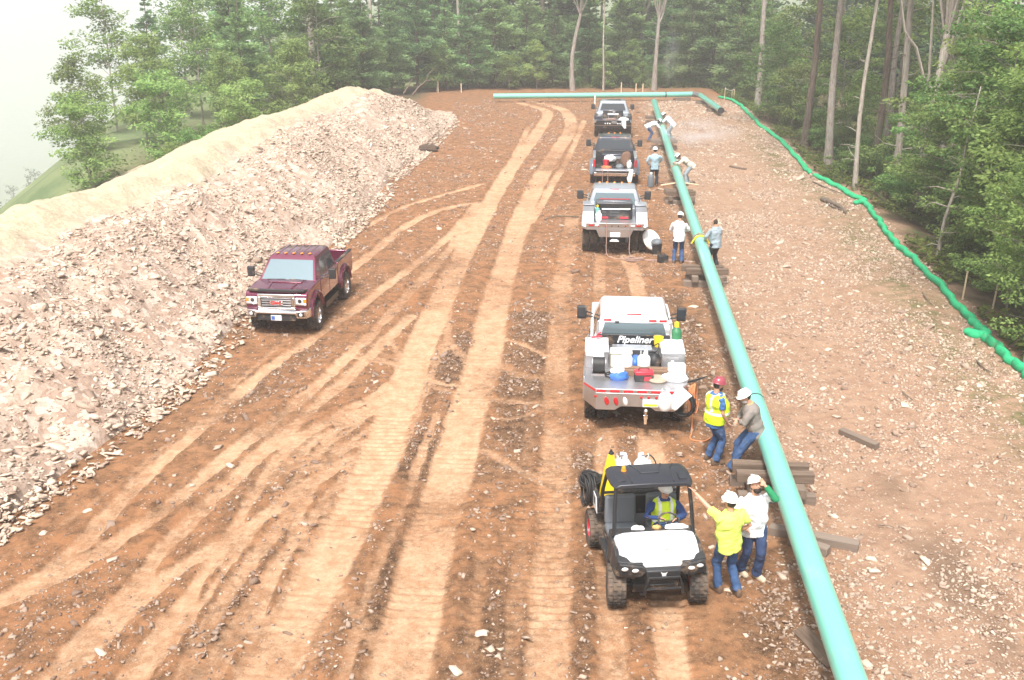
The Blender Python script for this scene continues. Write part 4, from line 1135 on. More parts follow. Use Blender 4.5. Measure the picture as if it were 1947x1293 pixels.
def sheet(name, loc, pts, m, label, cat, group=None, nu=8, wob=.03, seed=0, rz=0):
    """hanging cloth on a grid of corner points (rows of the same length)"""
    r = np.random.default_rng(seed)
    P = np.array(pts, float); nr, nc = P.shape[:2]
    U = np.linspace(0, nr - 1, nr * nu); W_ = np.linspace(0, nc - 1, nc * nu)
    V = []
    for u in U:
        i = min(nr - 2, int(u)); a = u - i
        for w in W_:
            j = min(nc - 2, int(w)); c = w - j
            q = (P[i, j] * (1 - c) + P[i, j + 1] * c) * (1 - a) + (P[i + 1, j] * (1 - c) + P[i + 1, j + 1] * c) * a
            V.append(q + wob * np.array([math.sin(w * 5 + u * 2 + seed), math.sin(w * 6.1 + u * 1.3 + seed * 2), .5 * math.sin(u * 4 + w * 3)]))
    n = len(W_)
    F_ = [(i * n + j, i * n + j + 1, (i + 1) * n + j + 1, (i + 1) * n + j) for i in range(len(U) - 1) for j in range(n - 1)]
    me = bpy.data.meshes.new(name); me.from_pydata([tuple(v) for v in V], [], F_); me.shade_smooth(); me.materials.append(MT[m])
    o = bpy.data.objects.new(name, me); link(o); o.location = loc; o.rotation_euler = (0, 0, rz)
    so = o.modifiers.new('thick', 'SOLIDIFY'); so.thickness = .006
    return tag(o, label, cat, group)
def crumple(name, loc, r, m, label, cat, group=None, seed=0, amp=.3, rz=0):
    mb = MB().ell((0, 0, 0), (1, 1, 1), 20, 14)
    V = np.array(mb.v); q = np.random.default_rng(seed)
    d = sum(np.sin(V @ (q.normal(0, 1, 3) * f) + q.uniform(0, 6)) * a for f, a in ((2.5, .5), (4.5, .35), (8, .2), (13, .12)))
    V = V * (1 + amp * d)[:, None] * np.array(r)
    V[:, 2] = np.maximum(V[:, 2], -r[2] * .55) + r[2] * .55
    mb.v = [tuple(v) for v in V]
    o = mb.build(name, MT[m], None, loc=loc, rot=(0, 0, rz), angle=60)
    return tag(o, label, cat, group)
def hose(name, pts, r, m, label, cat='hose', group=None, n=5):
    o = MB().tube([tuple(p) for p in spline([tuple(q) for q in pts], 6)], r, n).build(name, MT[m], None, angle=80)
    return tag(o, label, cat, group)
def coil(name, loc, rad, turns, r, m, label, cat='cable', rot=(0, 0, 0), seed=0, hang=1.0, group=None):
    q = np.random.default_rng(seed); pts = []
    for k in range(turns * 14):
        a = 2 * PI * k / 14; w = 1 + .12 * math.sin(k * .37 + seed)
        pts.append((math.cos(a) * rad * w, math.sin(a) * rad * w * hang, .03 * math.sin(k * .21) + .02 * (k / 14 - turns / 2) + q.normal(0, .008)))
    o = MB().tube(pts, r, 5).build(name, MT[m], None, loc=loc, rot=rot, angle=80)
    return tag(o, label, cat, group)
def bucket(loc, label, m='black', r=.16, h=.36, cat='bucket', group=None):
    t = empty('bucket', loc, 0, None, label, cat, group)
    MB().lathe([(.01, .01), (r * .84, 0), (r, h), (r * 1.05, h), (r * 1.05, h - .03), (r * .97, h - .02), (r * .82, .03), (.01, .03)], 20).build('pail', MT[m], t)
    MB().tube([(math.cos(a) * r * 1.04, .02, h - .03 + math.sin(a) * r * .5) for a in [PI * k / 8 for k in range(9)]], .006, 5).build('bail', MT['steel'], t)
    return t

# ------------------------------------------------------------------ maroon pickup facing the camera
mp = empty('pickup_truck', (-6.2, 30.1, gz1(-6.2, 30.1)), PI - .115, None, 'maroon crew-cab pickup truck on big tyres, facing the camera beside the berm', 'truck')
mp.scale = (.88, .86, .88)
K = crew_cab(mp, -.75, 'maroon', 'sky_glass', .22, .36, 5)
yf, zb = K['yf'], K['zb']
for s in (-1, 1):
    bs_arch = [(-1.62 + .60 * math.cos(a), .58 + .60 * math.sin(a)) for a in [R(q) for q in (8, 35, 60, 90, 120, 145, 172)]]
    poly = [(-.79, .80), (-.79, 1.52), (-2.72, 1.52), (-2.72, .80)] + list(reversed(bs_arch))
    x0, x1 = (.90, .998) if s > 0 else (-.998, -.90)
    bsd = MB().prism(poly, 'x', x0, x1).build('bed_side', MT['maroon'], mp, .02)
    MB().b2(min(s * .88, s * 1.0), max(s * .88, s * 1.0), -2.73, -.80, 1.522, 1.55).build('rail_cap', MT['black'], bsd, .008)
    for nm, ay, zc in (('fender_flare', K['ax'], .60), ('fender_flare', -1.62, .58)):
        fl = MB(); rr = .60
        fl.loft([[(s * .99, ay + (rr - .02) * math.cos(a), zc + (rr - .02) * math.sin(a)), (s * 1.09, ay + (rr + .02) * math.cos(a), zc + (rr + .02) * math.sin(a)), (s * 1.05, ay + (rr + .10) * math.cos(a), zc + (rr + .10) * math.sin(a)), (s * .99, ay + (rr + .10) * math.cos(a), zc + (rr + .10) * math.sin(a))] for a in [R(q) for q in range(2, 180, 16)]])
        fo = fl.build(nm, MT['maroon'], mp, .008)
        for k in range(6):
            a = R(25 + k * 26); MB().ell((s * 1.075, ay + (rr + .07) * math.cos(a), zc + (rr + .07) * math.sin(a)), (.014, .014, .014), 6, 4).build('bolt', MT['chrome'], fo)
    wheel(mp, s * .93, K['ax'], .47, .34, 'chrome', 24, .54, .06); wheel(mp, s * .93, -1.62, .47, .34, 'chrome', 24, .54)
MB().b2(-.895, .895, -2.70, -.80, .82, .90).build('bed_floor', MT['black'], mp)
MB().b2(-.895, .895, -2.73, -2.64, .92, 1.50).build('tailgate', MT['maroon'], mp, .015)
rig_frame(mp, -2.7, 2.3)
# front end
gr = MB(); gy = yf + .05
for x0, x1, z0, z1 in ((-.60, .60, 1.30, 1.40), (-.60, .60, .90, .97), (-.60, -.50, .97, 1.30), (.50, .60, .97, 1.30)): gr.b2(x0, x1, yf - .05, gy, z0, z1)
gro = gr.build('grille', MT['chrome'], mp, .02, 3)
MB().b2(-.50, .50, yf - .04, yf + .004, .97, 1.30).build('grille_mesh', MT['black'], gro)
for z in (1.035, 1.115, 1.195, 1.265): MB().box((0, yf + .022, z), (.96, .03, .042)).build('grille_bar', MT['steel'], gro, .012)
MB().box((0, yf + .045, 1.12), (.42, .02, .10)).build('emblem_back', MT['chrome'], gro, .01)
lettering('GMC', .16, 'red_t', gro, (0, yf + .062, 1.12), (PI / 2, 0, PI), .006, 0, 'emblem', .001)
for s in (-1, 1):
    h = MB().box((s * .79, yf + .0, 1.19), (.34, .10, .22)).build('headlight', MT['lens'], mp, .025, 3)
    MB().box((s * .92, yf + .02, 1.21), (.10, .08, .13)).build('turn_lamp', MT['amber'], h, .02)
    MB().ell((s * .76, yf + .05, 1.20), (.065, .02, .065), 12, 8).build('projector', MT['black'], h)
    MB().box((s * .79, yf + .04, 1.09), (.36, .03, .05)).build('light_trim', MT['chrome'], h, .01)
bp = MB()
sec = lambda x, y, z0, z1: [(x, y - .16, z0), (x, y, z0 + .05), (x, y + .02, (z0 + z1) / 2), (x, y, z1 - .03), (x, y - .16, z1)]
bp.loft([sec(-1.03, yf - .10, .62, .93), sec(-.96, yf + .06, .60, .93), sec(-.66, yf + .15, .62, .92), sec(-.62, yf + .15, .74, .90), sec(.62, yf + .15, .74, .90), sec(.66, yf + .15, .62, .92), sec(.96, yf + .06, .60, .93), sec(1.03, yf - .10, .62, .93)])
bo = bp.build('bumper', MT['chrome'], mp, .012)
MB().b2(-.62, .62, yf - .02, yf + .10, .56, .745).build('lower_grille', MT['black'], bo, .01)
for s in (-1, 1):
    MB().box((s * .80, yf + .13, .78), (.20, .03, .15), (0, 0, -s * .28)).build('fog_recess', MT['black'], bo, .01)
    MB().ell((s * .80, yf + .155, .78), (.055, .02, .055), 12, 8).build('fog_light', MT['lens'], bo)
pl = MB().box((0, yf + .135, .66), (.34, .02, .17)).build('number_plate', MT['plate'], mp, .005)
MB().box((.095, yf + .148, .66), (.11, .01, .12)).build('plate_badge', MT['plate_blue'], pl)
MB().prism([(-.97, yf - .20), (-.90, yf - .02), (-.5, yf + .03), (.5, yf + .03), (.90, yf - .02), (.97, yf - .20), (.90, yf - .14), (.5, yf - .06), (-.5, yf - .06), (-.90, yf - .14)], 'z', zb - .03, zb + .05).build('bug_deflector', MT['black'], mp, .012)
for s in (-1, 1): MB().loft([[(s * .42 - .05, K['yw'] + .35, zb + .02), (s * .42 + .05, K['yw'] + .35, zb + .02), (s * .42 + .03, K['yw'] + .35, zb + .055), (s * .42 - .03, K['yw'] + .35, zb + .055)], [(s * .36 - .05, yf - .2, zb - .02), (s * .36 + .05, yf - .2, zb - .02), (s * .36 + .03, yf - .2, zb + .012), (s * .36 - .03, yf - .2, zb + .012)]]).build('hood_ridge', MT['maroon'], mp, .01)
MB().b2(-.55, .55, K['yw'] + .02, K['yw'] + .30, zb + .018, zb + .05).build('hood_bulge', MT['maroon'], mp, .02)
for s in (-1, 1): MB().box((s * .35, K['yw'] + .02, zb + .05), (.6, .02, .02), (0, 0, s * .1)).build('wiper', MT['black'], mp)
for k in range(5): MB().b2(-.5 + k * .25 - .03, -.5 + k * .25 + .03, K['yb'] + .35, K['yb'] + 1.4, 2.205, 2.222).build('roof_rib', MT['maroon'], mp, .006)

# ------------------------------------------------------------------ nearest welding truck
def flatbed(root, m, y0, y1, hw, zt, chamfer=.42, skirt=.36, tape=True):
    plan = [(-hw, y1), (-hw, y0 + chamfer), (-hw + .27, y0), (hw - .27, y0), (hw, y0 + chamfer), (hw, y1)]
    MB().prism(plan, 'z', zt - .09, zt).build('deck', MT[m], root, .008)
    sk = MB()
    low = lambda p: 0.0
    pts = [(-hw, y0 + chamfer + .35), (-hw, y0 + chamfer), (-hw + .27, y0), (-.45, y0), (-.32, y0), (.32, y0), (.45, y0), (hw - .27, y0), (hw, y0 + chamfer), (hw, y0 + chamfer + .35)]
    dep = [.22, skirt * .9, skirt, skirt, skirt * .78, skirt * .78, skirt, skirt, skirt * .9, .22]
    sk.loft([[(x, y + .0, zt - .092), (x * .98, y + .03, zt - .092), (x * .96, y + .05, zt - .09 - d), (x * .98, y + .02, zt - .09 - d)] for (x, y), d in zip(pts, dep)])
    so = sk.build('rear_skirt', MT[m], root, .006)
    if tape:
        segs = [(-hw + .02, y0 + chamfer - .02, -hw + .26, y0 + .02)] + [(-hw + .29 + k * .29, y0, -hw + .29 + k * .29 + .20, y0) for k in range(6)]
        for k, (xa, ya, xb, yb_) in enumerate(segs):
            d = Vector((xb - xa, yb_ - ya, 0)); mid_ = Vector(((xa + xb) / 2, (ya + yb_) / 2 - .006, zt - .045))
            MB().box(mid_, (d.length, .008, .045), (0, 0, math.atan2(d.y, d.x))).build('reflective_tape', MT['tape_r'], so)
    return so
T1 = empty('welding_truck', (2.87, 23.6, gz1(2.87, 23.6)), YAW, None, 'silver flatbed welding truck loaded with gear, just beyond the utility vehicle', 'truck', 'welding trucks in line')
K = crew_cab(T1, -.35, 'white', 'glass', .02, .24, 0, True, 'sky_glass')
yb, zb = K['yb'], K['zb']
for s in (-1, 1): wheel(T1, s * .90, K['ax'], .42, .27, 'alu')
dual_rear(T1, -1.6)
rig_frame(T1, -2.5, 3.0)
so = flatbed(T1, 'alu', -2.66, -.42, 1.13, 1.06, .44, .40)
lamps = MB()
for x in (-.62, -.42, -.22):
    o = MB().ell((x, -2.66, .78), (.05, .018, .10), 12, 8, (0, R(-14), 0)).build('tail_lamp', MT['red'] if x < -.3 else MT['lens'], so)
for x in (.12, .28, .44, -.86): MB().ell((x, -2.66, .885), (.032, .016, .032), 10, 6).build('marker_lamp', MT['red'], so)
pl = MB().box((.32, -2.675, .76), (.34, .015, .17)).build('number_plate', MT['plate'], so, .004)
MB().box((.32, -2.684, .72), (.28, .006, .05)).build('plate_stripe', MT['yellow'], pl)
hb = MB().box((.22, -2.68, .50), (.09, .30, .09)).cyl((.22, -2.81, .5), (.22, -2.81, .60), .028).ell((.22, -2.81, .63), (.05, .05, .05)).box((.22, -2.76, .40), (.07, .08, .16))
hb.build('tow_hitch', MT['chrome'], T1, .008)
for s in (-1, 1):
    x0, x1 = sorted((s * .60, s * 1.11))
    tb = MB().b2(x0, x1, -1.40, -.46, 1.062, 1.45).build('tool_box', MT['alu'], T1, .012)
    MB().b2(x0 - .01, x1 + .01, -1.42, -.45, 1.452, 1.475).build('lid', MT['white'], tb, .006)
    MB().box((s * 1.115, -.93, 1.36), (.02, .12, .05)).build('latch', MT['steel'], tb, .004)
    MB().b2(min(s * .62, s * .98), max(s * .62, s * .98), -1.428, -1.422, 1.12, 1.40).build('end_door', MT['alu'], tb)
vis = MB().b2(-.86, .86, yb - .085, yb - .03, zb - .02, zb + .25).build('headache_panel', MT['satin'], T1, .012)
lettering('Pipeliner', .235, 'white_t', vis, (.02, yb - .09, zb + .13), (PI / 2, 0, 0), .004, .32, 'lettering', .004)
rack = MB()
for s in (-1, 1): rack.cyl((s * .88, yb - .07, 1.06), (s * .84, yb - .07, 1.86), .028, .028, 10)
rack.cyl((-.84, yb - .07, 1.86), (.84, yb - .07, 1.86), .028, .028, 10)
ro = rack.build('headache_rack', MT['alu'], T1)
for x in (-.62, .42, .66): MB().box((x, yb - .07, 1.90), (.17, .05, .045)).build('rack_lamp', MT['red'], ro, .006)
MB().box((-.40, yb - .07, 1.85), (.10, .06, .06)).build('work_lamp', MT['black'], ro, .01)
MB().cyl((.18, yb - .07, 1.88), (.18, yb - .07, 2.05), .006, .004, 5).build('antenna', MT['black'], ro)
wm = empty('welder_unit', (0, 0, 0), 0, T1)
MB().b2(-.50, .42, -.84, -.50, 1.062, 1.34).build('casing', MT['silver'], wm, .012)
MB().b2(-.10, .40, -.853, -.845, 1.09, 1.32).build('radiator', MT['mesh'], wm)
for s in (-1, 1): MB().b2(min(s * 1.10, s * 1.135), max(s * 1.10, s * 1.135), -2.56 + .44, -1.43, 1.062, 1.12).build('side_rail', MT['alu'], T1, .008)
MB().prism([(-2.15, .62), (-2.15, .97), (-1.05, .97), (-1.05, .62), (-1.17, .88), (-2.03, .88)], 'x', -1.14, -1.09).build('fender', MT['alu'], T1)
MB().prism([(-2.15, .62), (-2.15, .97), (-1.05, .97), (-1.05, .62), (-1.17, .88), (-2.03, .88)], 'x', 1.09, 1.14).build('fender', MT['alu'], T1)
q = lambda x, y, z: loc_of(T1, x, -.42 + (y + .42) * .835, z)
# cargo on it
G_C = 'gear on the nearest welding truck'
t = empty('cooler', q(-.30, -1.30, 1.06), YAW, None, 'cream cooler box in the middle of the silver truck bed', 'cooler', G_C)
MB().b2(-.24, .24, -.16, .16, 0, .30).build('box', MT['cream'], t, .03, 3); MB().b2(-.25, .25, -.17, .17, .302, .37).build('lid', MT['cream'], t, .025, 3)
propane(q(-.20, -1.78, 1.06), 'white propane cylinder behind the timbers, beside the cooler', 0, .95)
propane(q(.20, -1.72, 1.06), 'white propane cylinder with open collar behind the timbers', 0, .95)
def spool(loc, rz, label):
    t = empty('cable_reel', loc, rz, None, label, 'reel', G_C)
    MB().cyl((-.13, 0, .21), (.13, 0, .21), .17, .17, 20).build('wound_cable', MT['cable'], t)
    for s in (-1, 1): MB().cyl((s * .14, 0, .21), (s * .155, 0, .21), .205, .205, 24).build('flange', MT['steel'], t)
    MB().b2(-.16, .16, -.12, .12, 0, .03).build('stand', MT['steel'], t)
spool(q(-.80, -1.98, 1.06), YAW, 'black cable reel at the near corner of the silver truck bed')
sheet('cardboard_sheet', q(-.92, -1.62, 1.49), [[(-.18, -.20, -.04), (.24, -.24, -.10)], [(-.20, .24, .0), (.20, .20, .0)]], 'rag', 'white sheet of board lying over the near tool box', 'board', G_C, 3, .008, 1, YAW)
crumple('bottle_pack', q(-.36, -2.38, 1.06), (.20, .15, .14), 'bluep', 'clear and blue pack of water bottles on the truck deck', 'bottles', G_C, 3, .18)
crumple('plastic_bag', q(-.38, -2.36, 1.20), (.15, .12, .10), 'rag', 'crumpled white plastic bag on the bottle pack', 'bag', G_C, 4, .2)
t = empty('battery_box', q(.18, -2.42, 1.06), YAW + .1, None, 'red and black battery box on the truck deck', 'battery', G_C)
MB().b2(-.20, .20, -.11, .11, 0, .15).build('case', MT['black'], t, .012); MB().b2(-.205, .205, -.115, .115, .152, .24).build('lid', MT['red_p'], t, .02)
MB().tube([(-.12, 0, .24), (-.10, 0, .29), (.10, 0, .29), (.12, 0, .24)], .012, 6).build('handle', MT['black'], t)
MB().b2(.0, .14, -.118, -.116, .03, .13).build('sticker', MT['red_p'], t)
tag(MB().lathe([(.01, 0), (.19, .0), (.22, .035), (.19, .075), (.01, .09)], 24).build('cushion', MT['tan'], None, loc=q(.48, -2.42, 1.065)), 'round tan canvas pad beside the battery box', 'cushion', G_C)
crumple('feed_sack', q(.86, -2.36, 1.06), (.30, .18, .12), 'rag', 'full white sack lying at the far rear corner of the deck', 'sack', G_C, 8, .10, YAW)
t = empty('jug', q(.92, -1.92, 1.06), YAW, None, 'white plastic jug standing behind the sack', 'jug', G_C)
MB().b2(-.20, .20, -.13, .13, 0, .26).build('body', MT['cyl_w'], t, .05, 3); MB().cyl((-.1, 0, .26), (-.1, 0, .32), .035).build('cap', MT['cyl_w'], t)
tag(MB().b2(-.62, .58, -.06, .06, 0, .13).build('timber', MT['tan2'], None, .01, loc=q(.16, -2.05, 1.062), rot=(0, 0, YAW + .02)), 'near brown timber lying across the silver truck bed', 'timber', G_C)
tag(MB().b2(-.55, .62, -.06, .06, 0, .14).build('timber', MT['tan2'], None, .01, loc=q(.20, -1.90, 1.075), rot=(.1, 0, YAW - .03)), 'far brown timber lying across the silver truck bed', 'timber', G_C)
crumple('tool_bag', q(.42, -1.25, 1.06), (.20, .30, .22), 'black', 'black tool bag slumped in the middle of the silver truck bed', 'bag', G_C, 71, .18)
crumple('tarp', q(.02, -1.42, 1.06), (.16, .2, .16), 'bluep', 'blue tarp stuffed beside the cooler', 'tarp', G_C, 72, .25)
coil('jumper_cable', q(-.52, -2.15, 1.08), .14, 4, .012, 'cable', 'thin black cable coil on the silver truck deck', 'cable', (0, 0, 0), 73)
hose('gas_hose', [q(.2, -1.7, 1.5), q(.35, -1.5, 1.45), q(.5, -1.3, 1.42), q(.55, -.95, 1.5), q(.45, -.7, 1.36)], .012, 'cable', 'black hose running from the white cylinder to the welder', 'hose')
gas_bottle(q(.98, -.34, .95), 'green oxygen bottle standing between cab and far tool box', 'green', 'yellow', .82, .13)
bucket(q(.56, -.62, 1.34), 'yellow pail standing on the welder by the cab', 'yellow', .11, .24, 'bucket', G_C)
t = empty('chain_binder', q(-.86, -.60, 1.476), YAW, None, 'red ratchet binder on the near tool box lid', 'tool', G_C)
MB().cyl((-.12, 0, .04), (.12, .05, .05), .022).build('barrel', MT['red_p'], t); MB().tube([(0, 0, .05), (.02, -.08, .14), (.10, -.10, .20)], .014).build('handle', MT['red_p'], t)
MB().tube([(-.12, 0, .04), (-.2, -.05, .12), (-.22, -.1, .02)], .012).build('hook', MT['steel'], t)
propane(q(.62, -3.27, .68), 'white propane cylinder hung on the rear skirt beside the plate', YAW, .93)
sheet('white_apron', q(.86, -3.16, 1.06), [[(.02, 0, .12), (.12, 0, .10)], [(-.14, -.04, -.16), (.32, -.06, -.06)], [(-.12, -.03, -.42), (.02, -.05, -.40)]], 'rag', 'white cloth hung like a flag over the rear skirt', 'cloth', G_C, 5, .015, 2, YAW)
coil('welding_cable', q(1.02, -2.98, .72), .24, 9, .016, 'cable', 'black welding cable hung in loops at the rear corner', 'cable', (PI / 2, 0, YAW - .5), 3, 1.1)
coil('air_hose', q(1.26, -2.55, .72), .13, 7, .011, 'orange', 'orange hose hung in long loops at the truck side', 'hose', (PI / 2, 0, YAW + 1.2), 5, 2.4)
hose('air_hose', [q(1.26, -2.6, .5), q(1.24, -3.0, .1), q(1.20, -3.3, .03), q(1.45, -3.42, .03), q(1.62, -3.2, .03)], .014, 'orange', 'orange hose end trailing on the dirt behind the truck', 'hose')
tag(MB().tube([(-.3, 0, 0), (.0, .02, .01), (.32, .08, .03)], [.02, .03, .012], 6).build('grinder_handle', MT['satin'], None, loc=q(1.36, -2.0, .95), rot=(0, 0, .4)), 'black rod sticking out from the truck side', 'rod', G_C)

# ------------------------------------------------------------------ second welding truck
T2 = empty('welding_truck', (3.86, 39.2, gz1(3.86, 39.2)), YAW, None, 'silver-grey welding truck with a dark welder on its bed and amber roof lights', 'truck', 'welding trucks in line')
T2.scale = (1.05, .88, 1)
K = crew_cab(T2, -.35, 'silver', 'glass', .04, .24, 5, True, 'sky_glass'); yb, zb = K['yb'], K['zb']
for s in (-1, 1): wheel(T2, s * .90, K['ax'], .42, .27, 'alu')
dual_rear(T2, -1.85); rig_frame(T2, -2.9, 3.0)
plan = [(-1.14, -.42), (-1.14, -2.5), (-.95, -2.85), (.95, -2.85), (1.14, -2.5), (1.14, -.42)]
MB().prism(plan, 'z', .97, 1.06).build('deck', MT['alu'], T2, .008)
rp = MB().loft([[(-.98, -2.86, 1.062), (.98, -2.86, 1.062), (.98, -2.80, 1.062), (-.98, -2.80, 1.062)], [(-.98, -2.90, 1.22), (.98, -2.90, 1.22), (.98, -2.84, 1.22), (-.98, -2.84, 1.22)]]).build('tail_board', MT['alu'], T2, .01)
for s in (-1, 1):
    MB().box((s * .80, -2.905, 1.14), (.17, .02, .05)).build('tail_lamp', MT['red'], rp, .004)
    MB().box((s * .60, -2.905, 1.14), (.14, .015, .045)).build('reverse_lamp', MT['tape_w'], rp, .004)
    x0, x1 = sorted((s * .70, s * 1.13))
    bx = MB().loft([[(s * .72, -2.35, 1.062), (s * 1.13, -2.35, 1.062), (s * 1.13, -.46, 1.062), (s * .72, -.46, 1.062)], [(s * .72, -2.15, 1.50), (s * 1.10, -2.15, 1.50), (s * 1.10, -.5, 1.56), (s * .72, -.5, 1.56)]]).build('tool_box', MT['alu'], T2, .012)
    MB().b2(min(s * .71, s * 1.12), max(s * .71, s * 1.12), -1.2, -.47, 1.565, 1.59).build('lid', MT['silver'], bx, .006)
for x in (-.32, -.10, .12, -.55, .36): MB().ell((x, -2.91, 1.12), (.025, .012, .025), 8, 6).build('marker_lamp', MT['red'] if abs(x) > .3 else MT['black'], rp)
sk = MB().loft([[(-.62, -2.84, .965), (.62, -2.84, .965), (.62, -2.79, .965), (-.62, -2.79, .965)], [(-.52, -2.80, .70), (.52, -2.80, .70), (.52, -2.75, .70), (-.52, -2.75, .70)]]).build('rear_skirt', MT['alu'], T2, .008)
MB().box((.02, -2.84, .80), (.34, .015, .16)).build('number_plate', MT['plate'], sk, .004)
MB().prism([(-.16, .56), (.16, .56), (.08, .62), (-.08, .62)], 'y', -2.92, -2.70).build('tow_plate', MT['plate'], T2, .008)
wb = MB().b2(-.66, .62, -1.30, -.46, 1.064, 1.66).build('welder_unit', MT['satin'], T2, .03)
MB().b2(-.58, .50, -1.32, -1.305, 1.09, 1.40).build('control_panel', MT['black'], wb, .004)
for x, w_ in ((-.38, .17), (0, .34), (.34, .16)):
    for z in (1.33, 1.22): MB().box((x, -1.325, z), (w_, .012, .055)).build('gauge_strip', MT['mesh'], wb)
for x in (-.36, .34): MB().box((x, -1.327, 1.13), (.28, .012, .07)).build('warning_label', MT['red_p'], wb)
MB().b2(-.40, .40, -1.0, -.96, 1.665, 1.69).build('lift_bar', MT['silver'], wb, .006)
MB().b2(-.45, .50, -1.34, -1.30, 1.42, 1.47).build('front_ledge', MT['white'], wb, .006)
MB().b2(-.55, .55, yb + .02, yb + .04, 1.60, 1.66).build('sticker', MT['tape_r'], T2)
q = lambda x, y, z: loc_of(T2, x, y, z)
propane(q(-.56, -1.75, 1.06), 'small grey-green cylinder beside the dark welder', 0, .8, 'gas bottles')
gas_bottle(q(-.60, -1.48, 1.06), 'thin teal bottle with yellow cap at the edge of the dark welder', 'teal', 'yellow', .5, .09)
sheet('folded_canvas', q(.30, -1.38, 1.475), [[(-.12, -.1, 0), (.26, -.10, 0)], [(-.12, .06, 0.01), (.26, .06, 0.01)]], 'cream', 'folded cream canvas lying on the welder ledge', 'canvas', None, 3, .01, 3, YAW)
wd = empty('wheel_shield', q(1.30, -2.15, .05), YAW - .75, None, 'white round shield leaning against the rear wheel of the second truck', 'shield')
MB().cyl((-.03, 0, .42), (.03, 0, .46), .42, .40, 28).build('disc', MT['cyl_w'], wd, .01)
MB().cyl((.03, 0, .44), (.07, 0, .44), .06, .05, 14).build('hub', MT['cyl_w'], wd)
for k, (x, lb) in enumerate(((-.28, 'reddish welding lead hanging down the tail of the second truck, plate side'), (.50, 'reddish welding lead hanging from the far half of the tail board'))):
    pts = [q(x, -2.5, 1.09), q(x, -2.93, 1.24), q(x + .01, -2.95, .7), q(x + .04, -3.05, .12), q(x + .35, -3.25, .03), q(x + .9, -3.45 - .1 * k, .03), q(x + 1.6, -3.35, .03), q(2.0, -3.3 + .15 * k, .03), q(2.5 + .2 * k, -3.6, .03)]
    hose('welding_lead', pts, .016, 'lead', lb, 'cable', 'welding leads')
coil('welding_lead', q(.7, -3.35, .03), .32, 5, .014, 'lead', 'loose coil of welding lead on the dirt behind the second truck', 'cable', (0, 0, 0), 8, .6)

# ------------------------------------------------------------------ third truck: pickup with its tailgate down
T3 = empty('pickup_truck', (5.1, 52.6, gz1(5.1, 52.6)), YAW, None, 'black dual-wheel pickup with grey flares, its tailgate down and bed loaded', 'truck', 'welding trucks in line')
T3.scale = (1.05, .88, 1)
K = crew_cab(T3, -.35, 'blue', 'glass', .06, .24, 3, True, 'glass'); yb, zb = K['yb'], K['zb']
for s in (-1, 1): wheel(T3, s * .90, K['ax'], .42, .27, 'chrome')
dual_rear(T3, -1.75); rig_frame(T3, -2.7, 3.0)
for s in (-1, 1):
    arch = [(-1.75 + .52 * math.cos(a), .48 + .52 * math.sin(a)) for a in [R(w) for w in (10, 35, 60, 90, 120, 145, 170)]]
    x0, x1 = sorted((s * .88, s * .99))
    bs = MB().prism([(-.40, .64), (-.40, 1.36), (-2.78, 1.36), (-2.78, .64)] + list(reversed(arch)), 'x', x0, x1).build('bed_side', MT['grey'], T3, .02)
    fl = MB().loft([[(s * .985, -1.75 + .53 * math.cos(a), .48 + .53 * math.sin(a)), (s * 1.16, -1.75 + .55 * math.cos(a), .48 + .55 * math.sin(a)), (s * 1.16, -1.75 + .62 * math.cos(a), .48 + .62 * math.sin(a)), (s * .985, -1.75 + .74 * math.cos(a), .48 + .74 * math.sin(a))] for a in [R(w) for w in range(0, 181, 15)]])
    fl.build('wheel_flare', MT['grey'], T3, .03, 3)
    MB().box((s * .935, -2.79, 1.08), (.10, .03, .34)).build('tail_lamp', MT['red'], bs, .01)
    MB().b2(min(s * .87, s * 1.0), max(s * .87, s * 1.0), -2.78, -.42, 1.362, 1.385).build('rail_cap', MT['silver'], bs, .006)
MB().b2(-.875, .875, -2.76, -.42, .72, .80).build('bed_floor', MT['black'], T3)
MB().b2(-.87, .87, -3.28, -2.79, .78, .84).build('tailgate', MT['silver'], T3, .012)
MB().b2(-.94, .94, -2.98, -2.82, .50, .68).build('bumper', MT['chrome'], T3, .03, 3)
MB().b2(-.87, .87, -.60, -.44, .82, 1.40).build('bulkhead', MT['black'], T3, .01)
q = lambda x, y, z: loc_of(T3, x, y, z)
G3 = 'gear in the open pickup bed'
t = empty('welder_unit', q(0, -1.0, .81), YAW, None, 'dark blue welder behind the cab of the open pickup', 'welder', G3)
MB().b2(-.62, .62, -.36, .36, 0, .52).build('casing', MT['blue'], t, .03); MB().b2(-.5, -.2, -.372, -.362, .2, .42).build('sticker', MT['plate'], t); MB().b2(.0, .3, -.372, -.362, .3, .44).build('panel', MT['silver'], t)
crumple('coat', q(.52, -1.9, .81), (.24, .24, .48), 'brown', 'brown coat heaped in the open pickup bed', 'coat', G3, 11, .2)
crumple('cloth_bundle', q(-.22, -1.55, 1.0), (.26, .16, .2), 'rag', 'white bundle lying by the blue welder', 'cloth', G3, 12, .2)
bucket(q(-.40, -2.1, .81), 'red pail in the open pickup bed', 'red_p', .15, .34, 'bucket', G3)
coil('air_hose', q(-.38, -2.55, .86), .22, 5, .02, 'orange', 'rust-red hose coil at the tailgate', 'hose', (0, 0, 0), 13, 1.0)
coil('welding_cable', q(.12, -2.2, .86), .26, 6, .02, 'cable', 'black cable coil in the open pickup bed', 'cable', (.2, 0, 0), 14, 1.0)
crumple('tool_bag', q(.22, -2.65, .81), (.2, .16, .15), 'seat', 'grey tool bag near the tailgate edge', 'bag', G3, 15, .12)
propane(q(.66, -2.45, .81), 'pale cylinder standing by the brown coat', 0, .8, 'gas bottles')
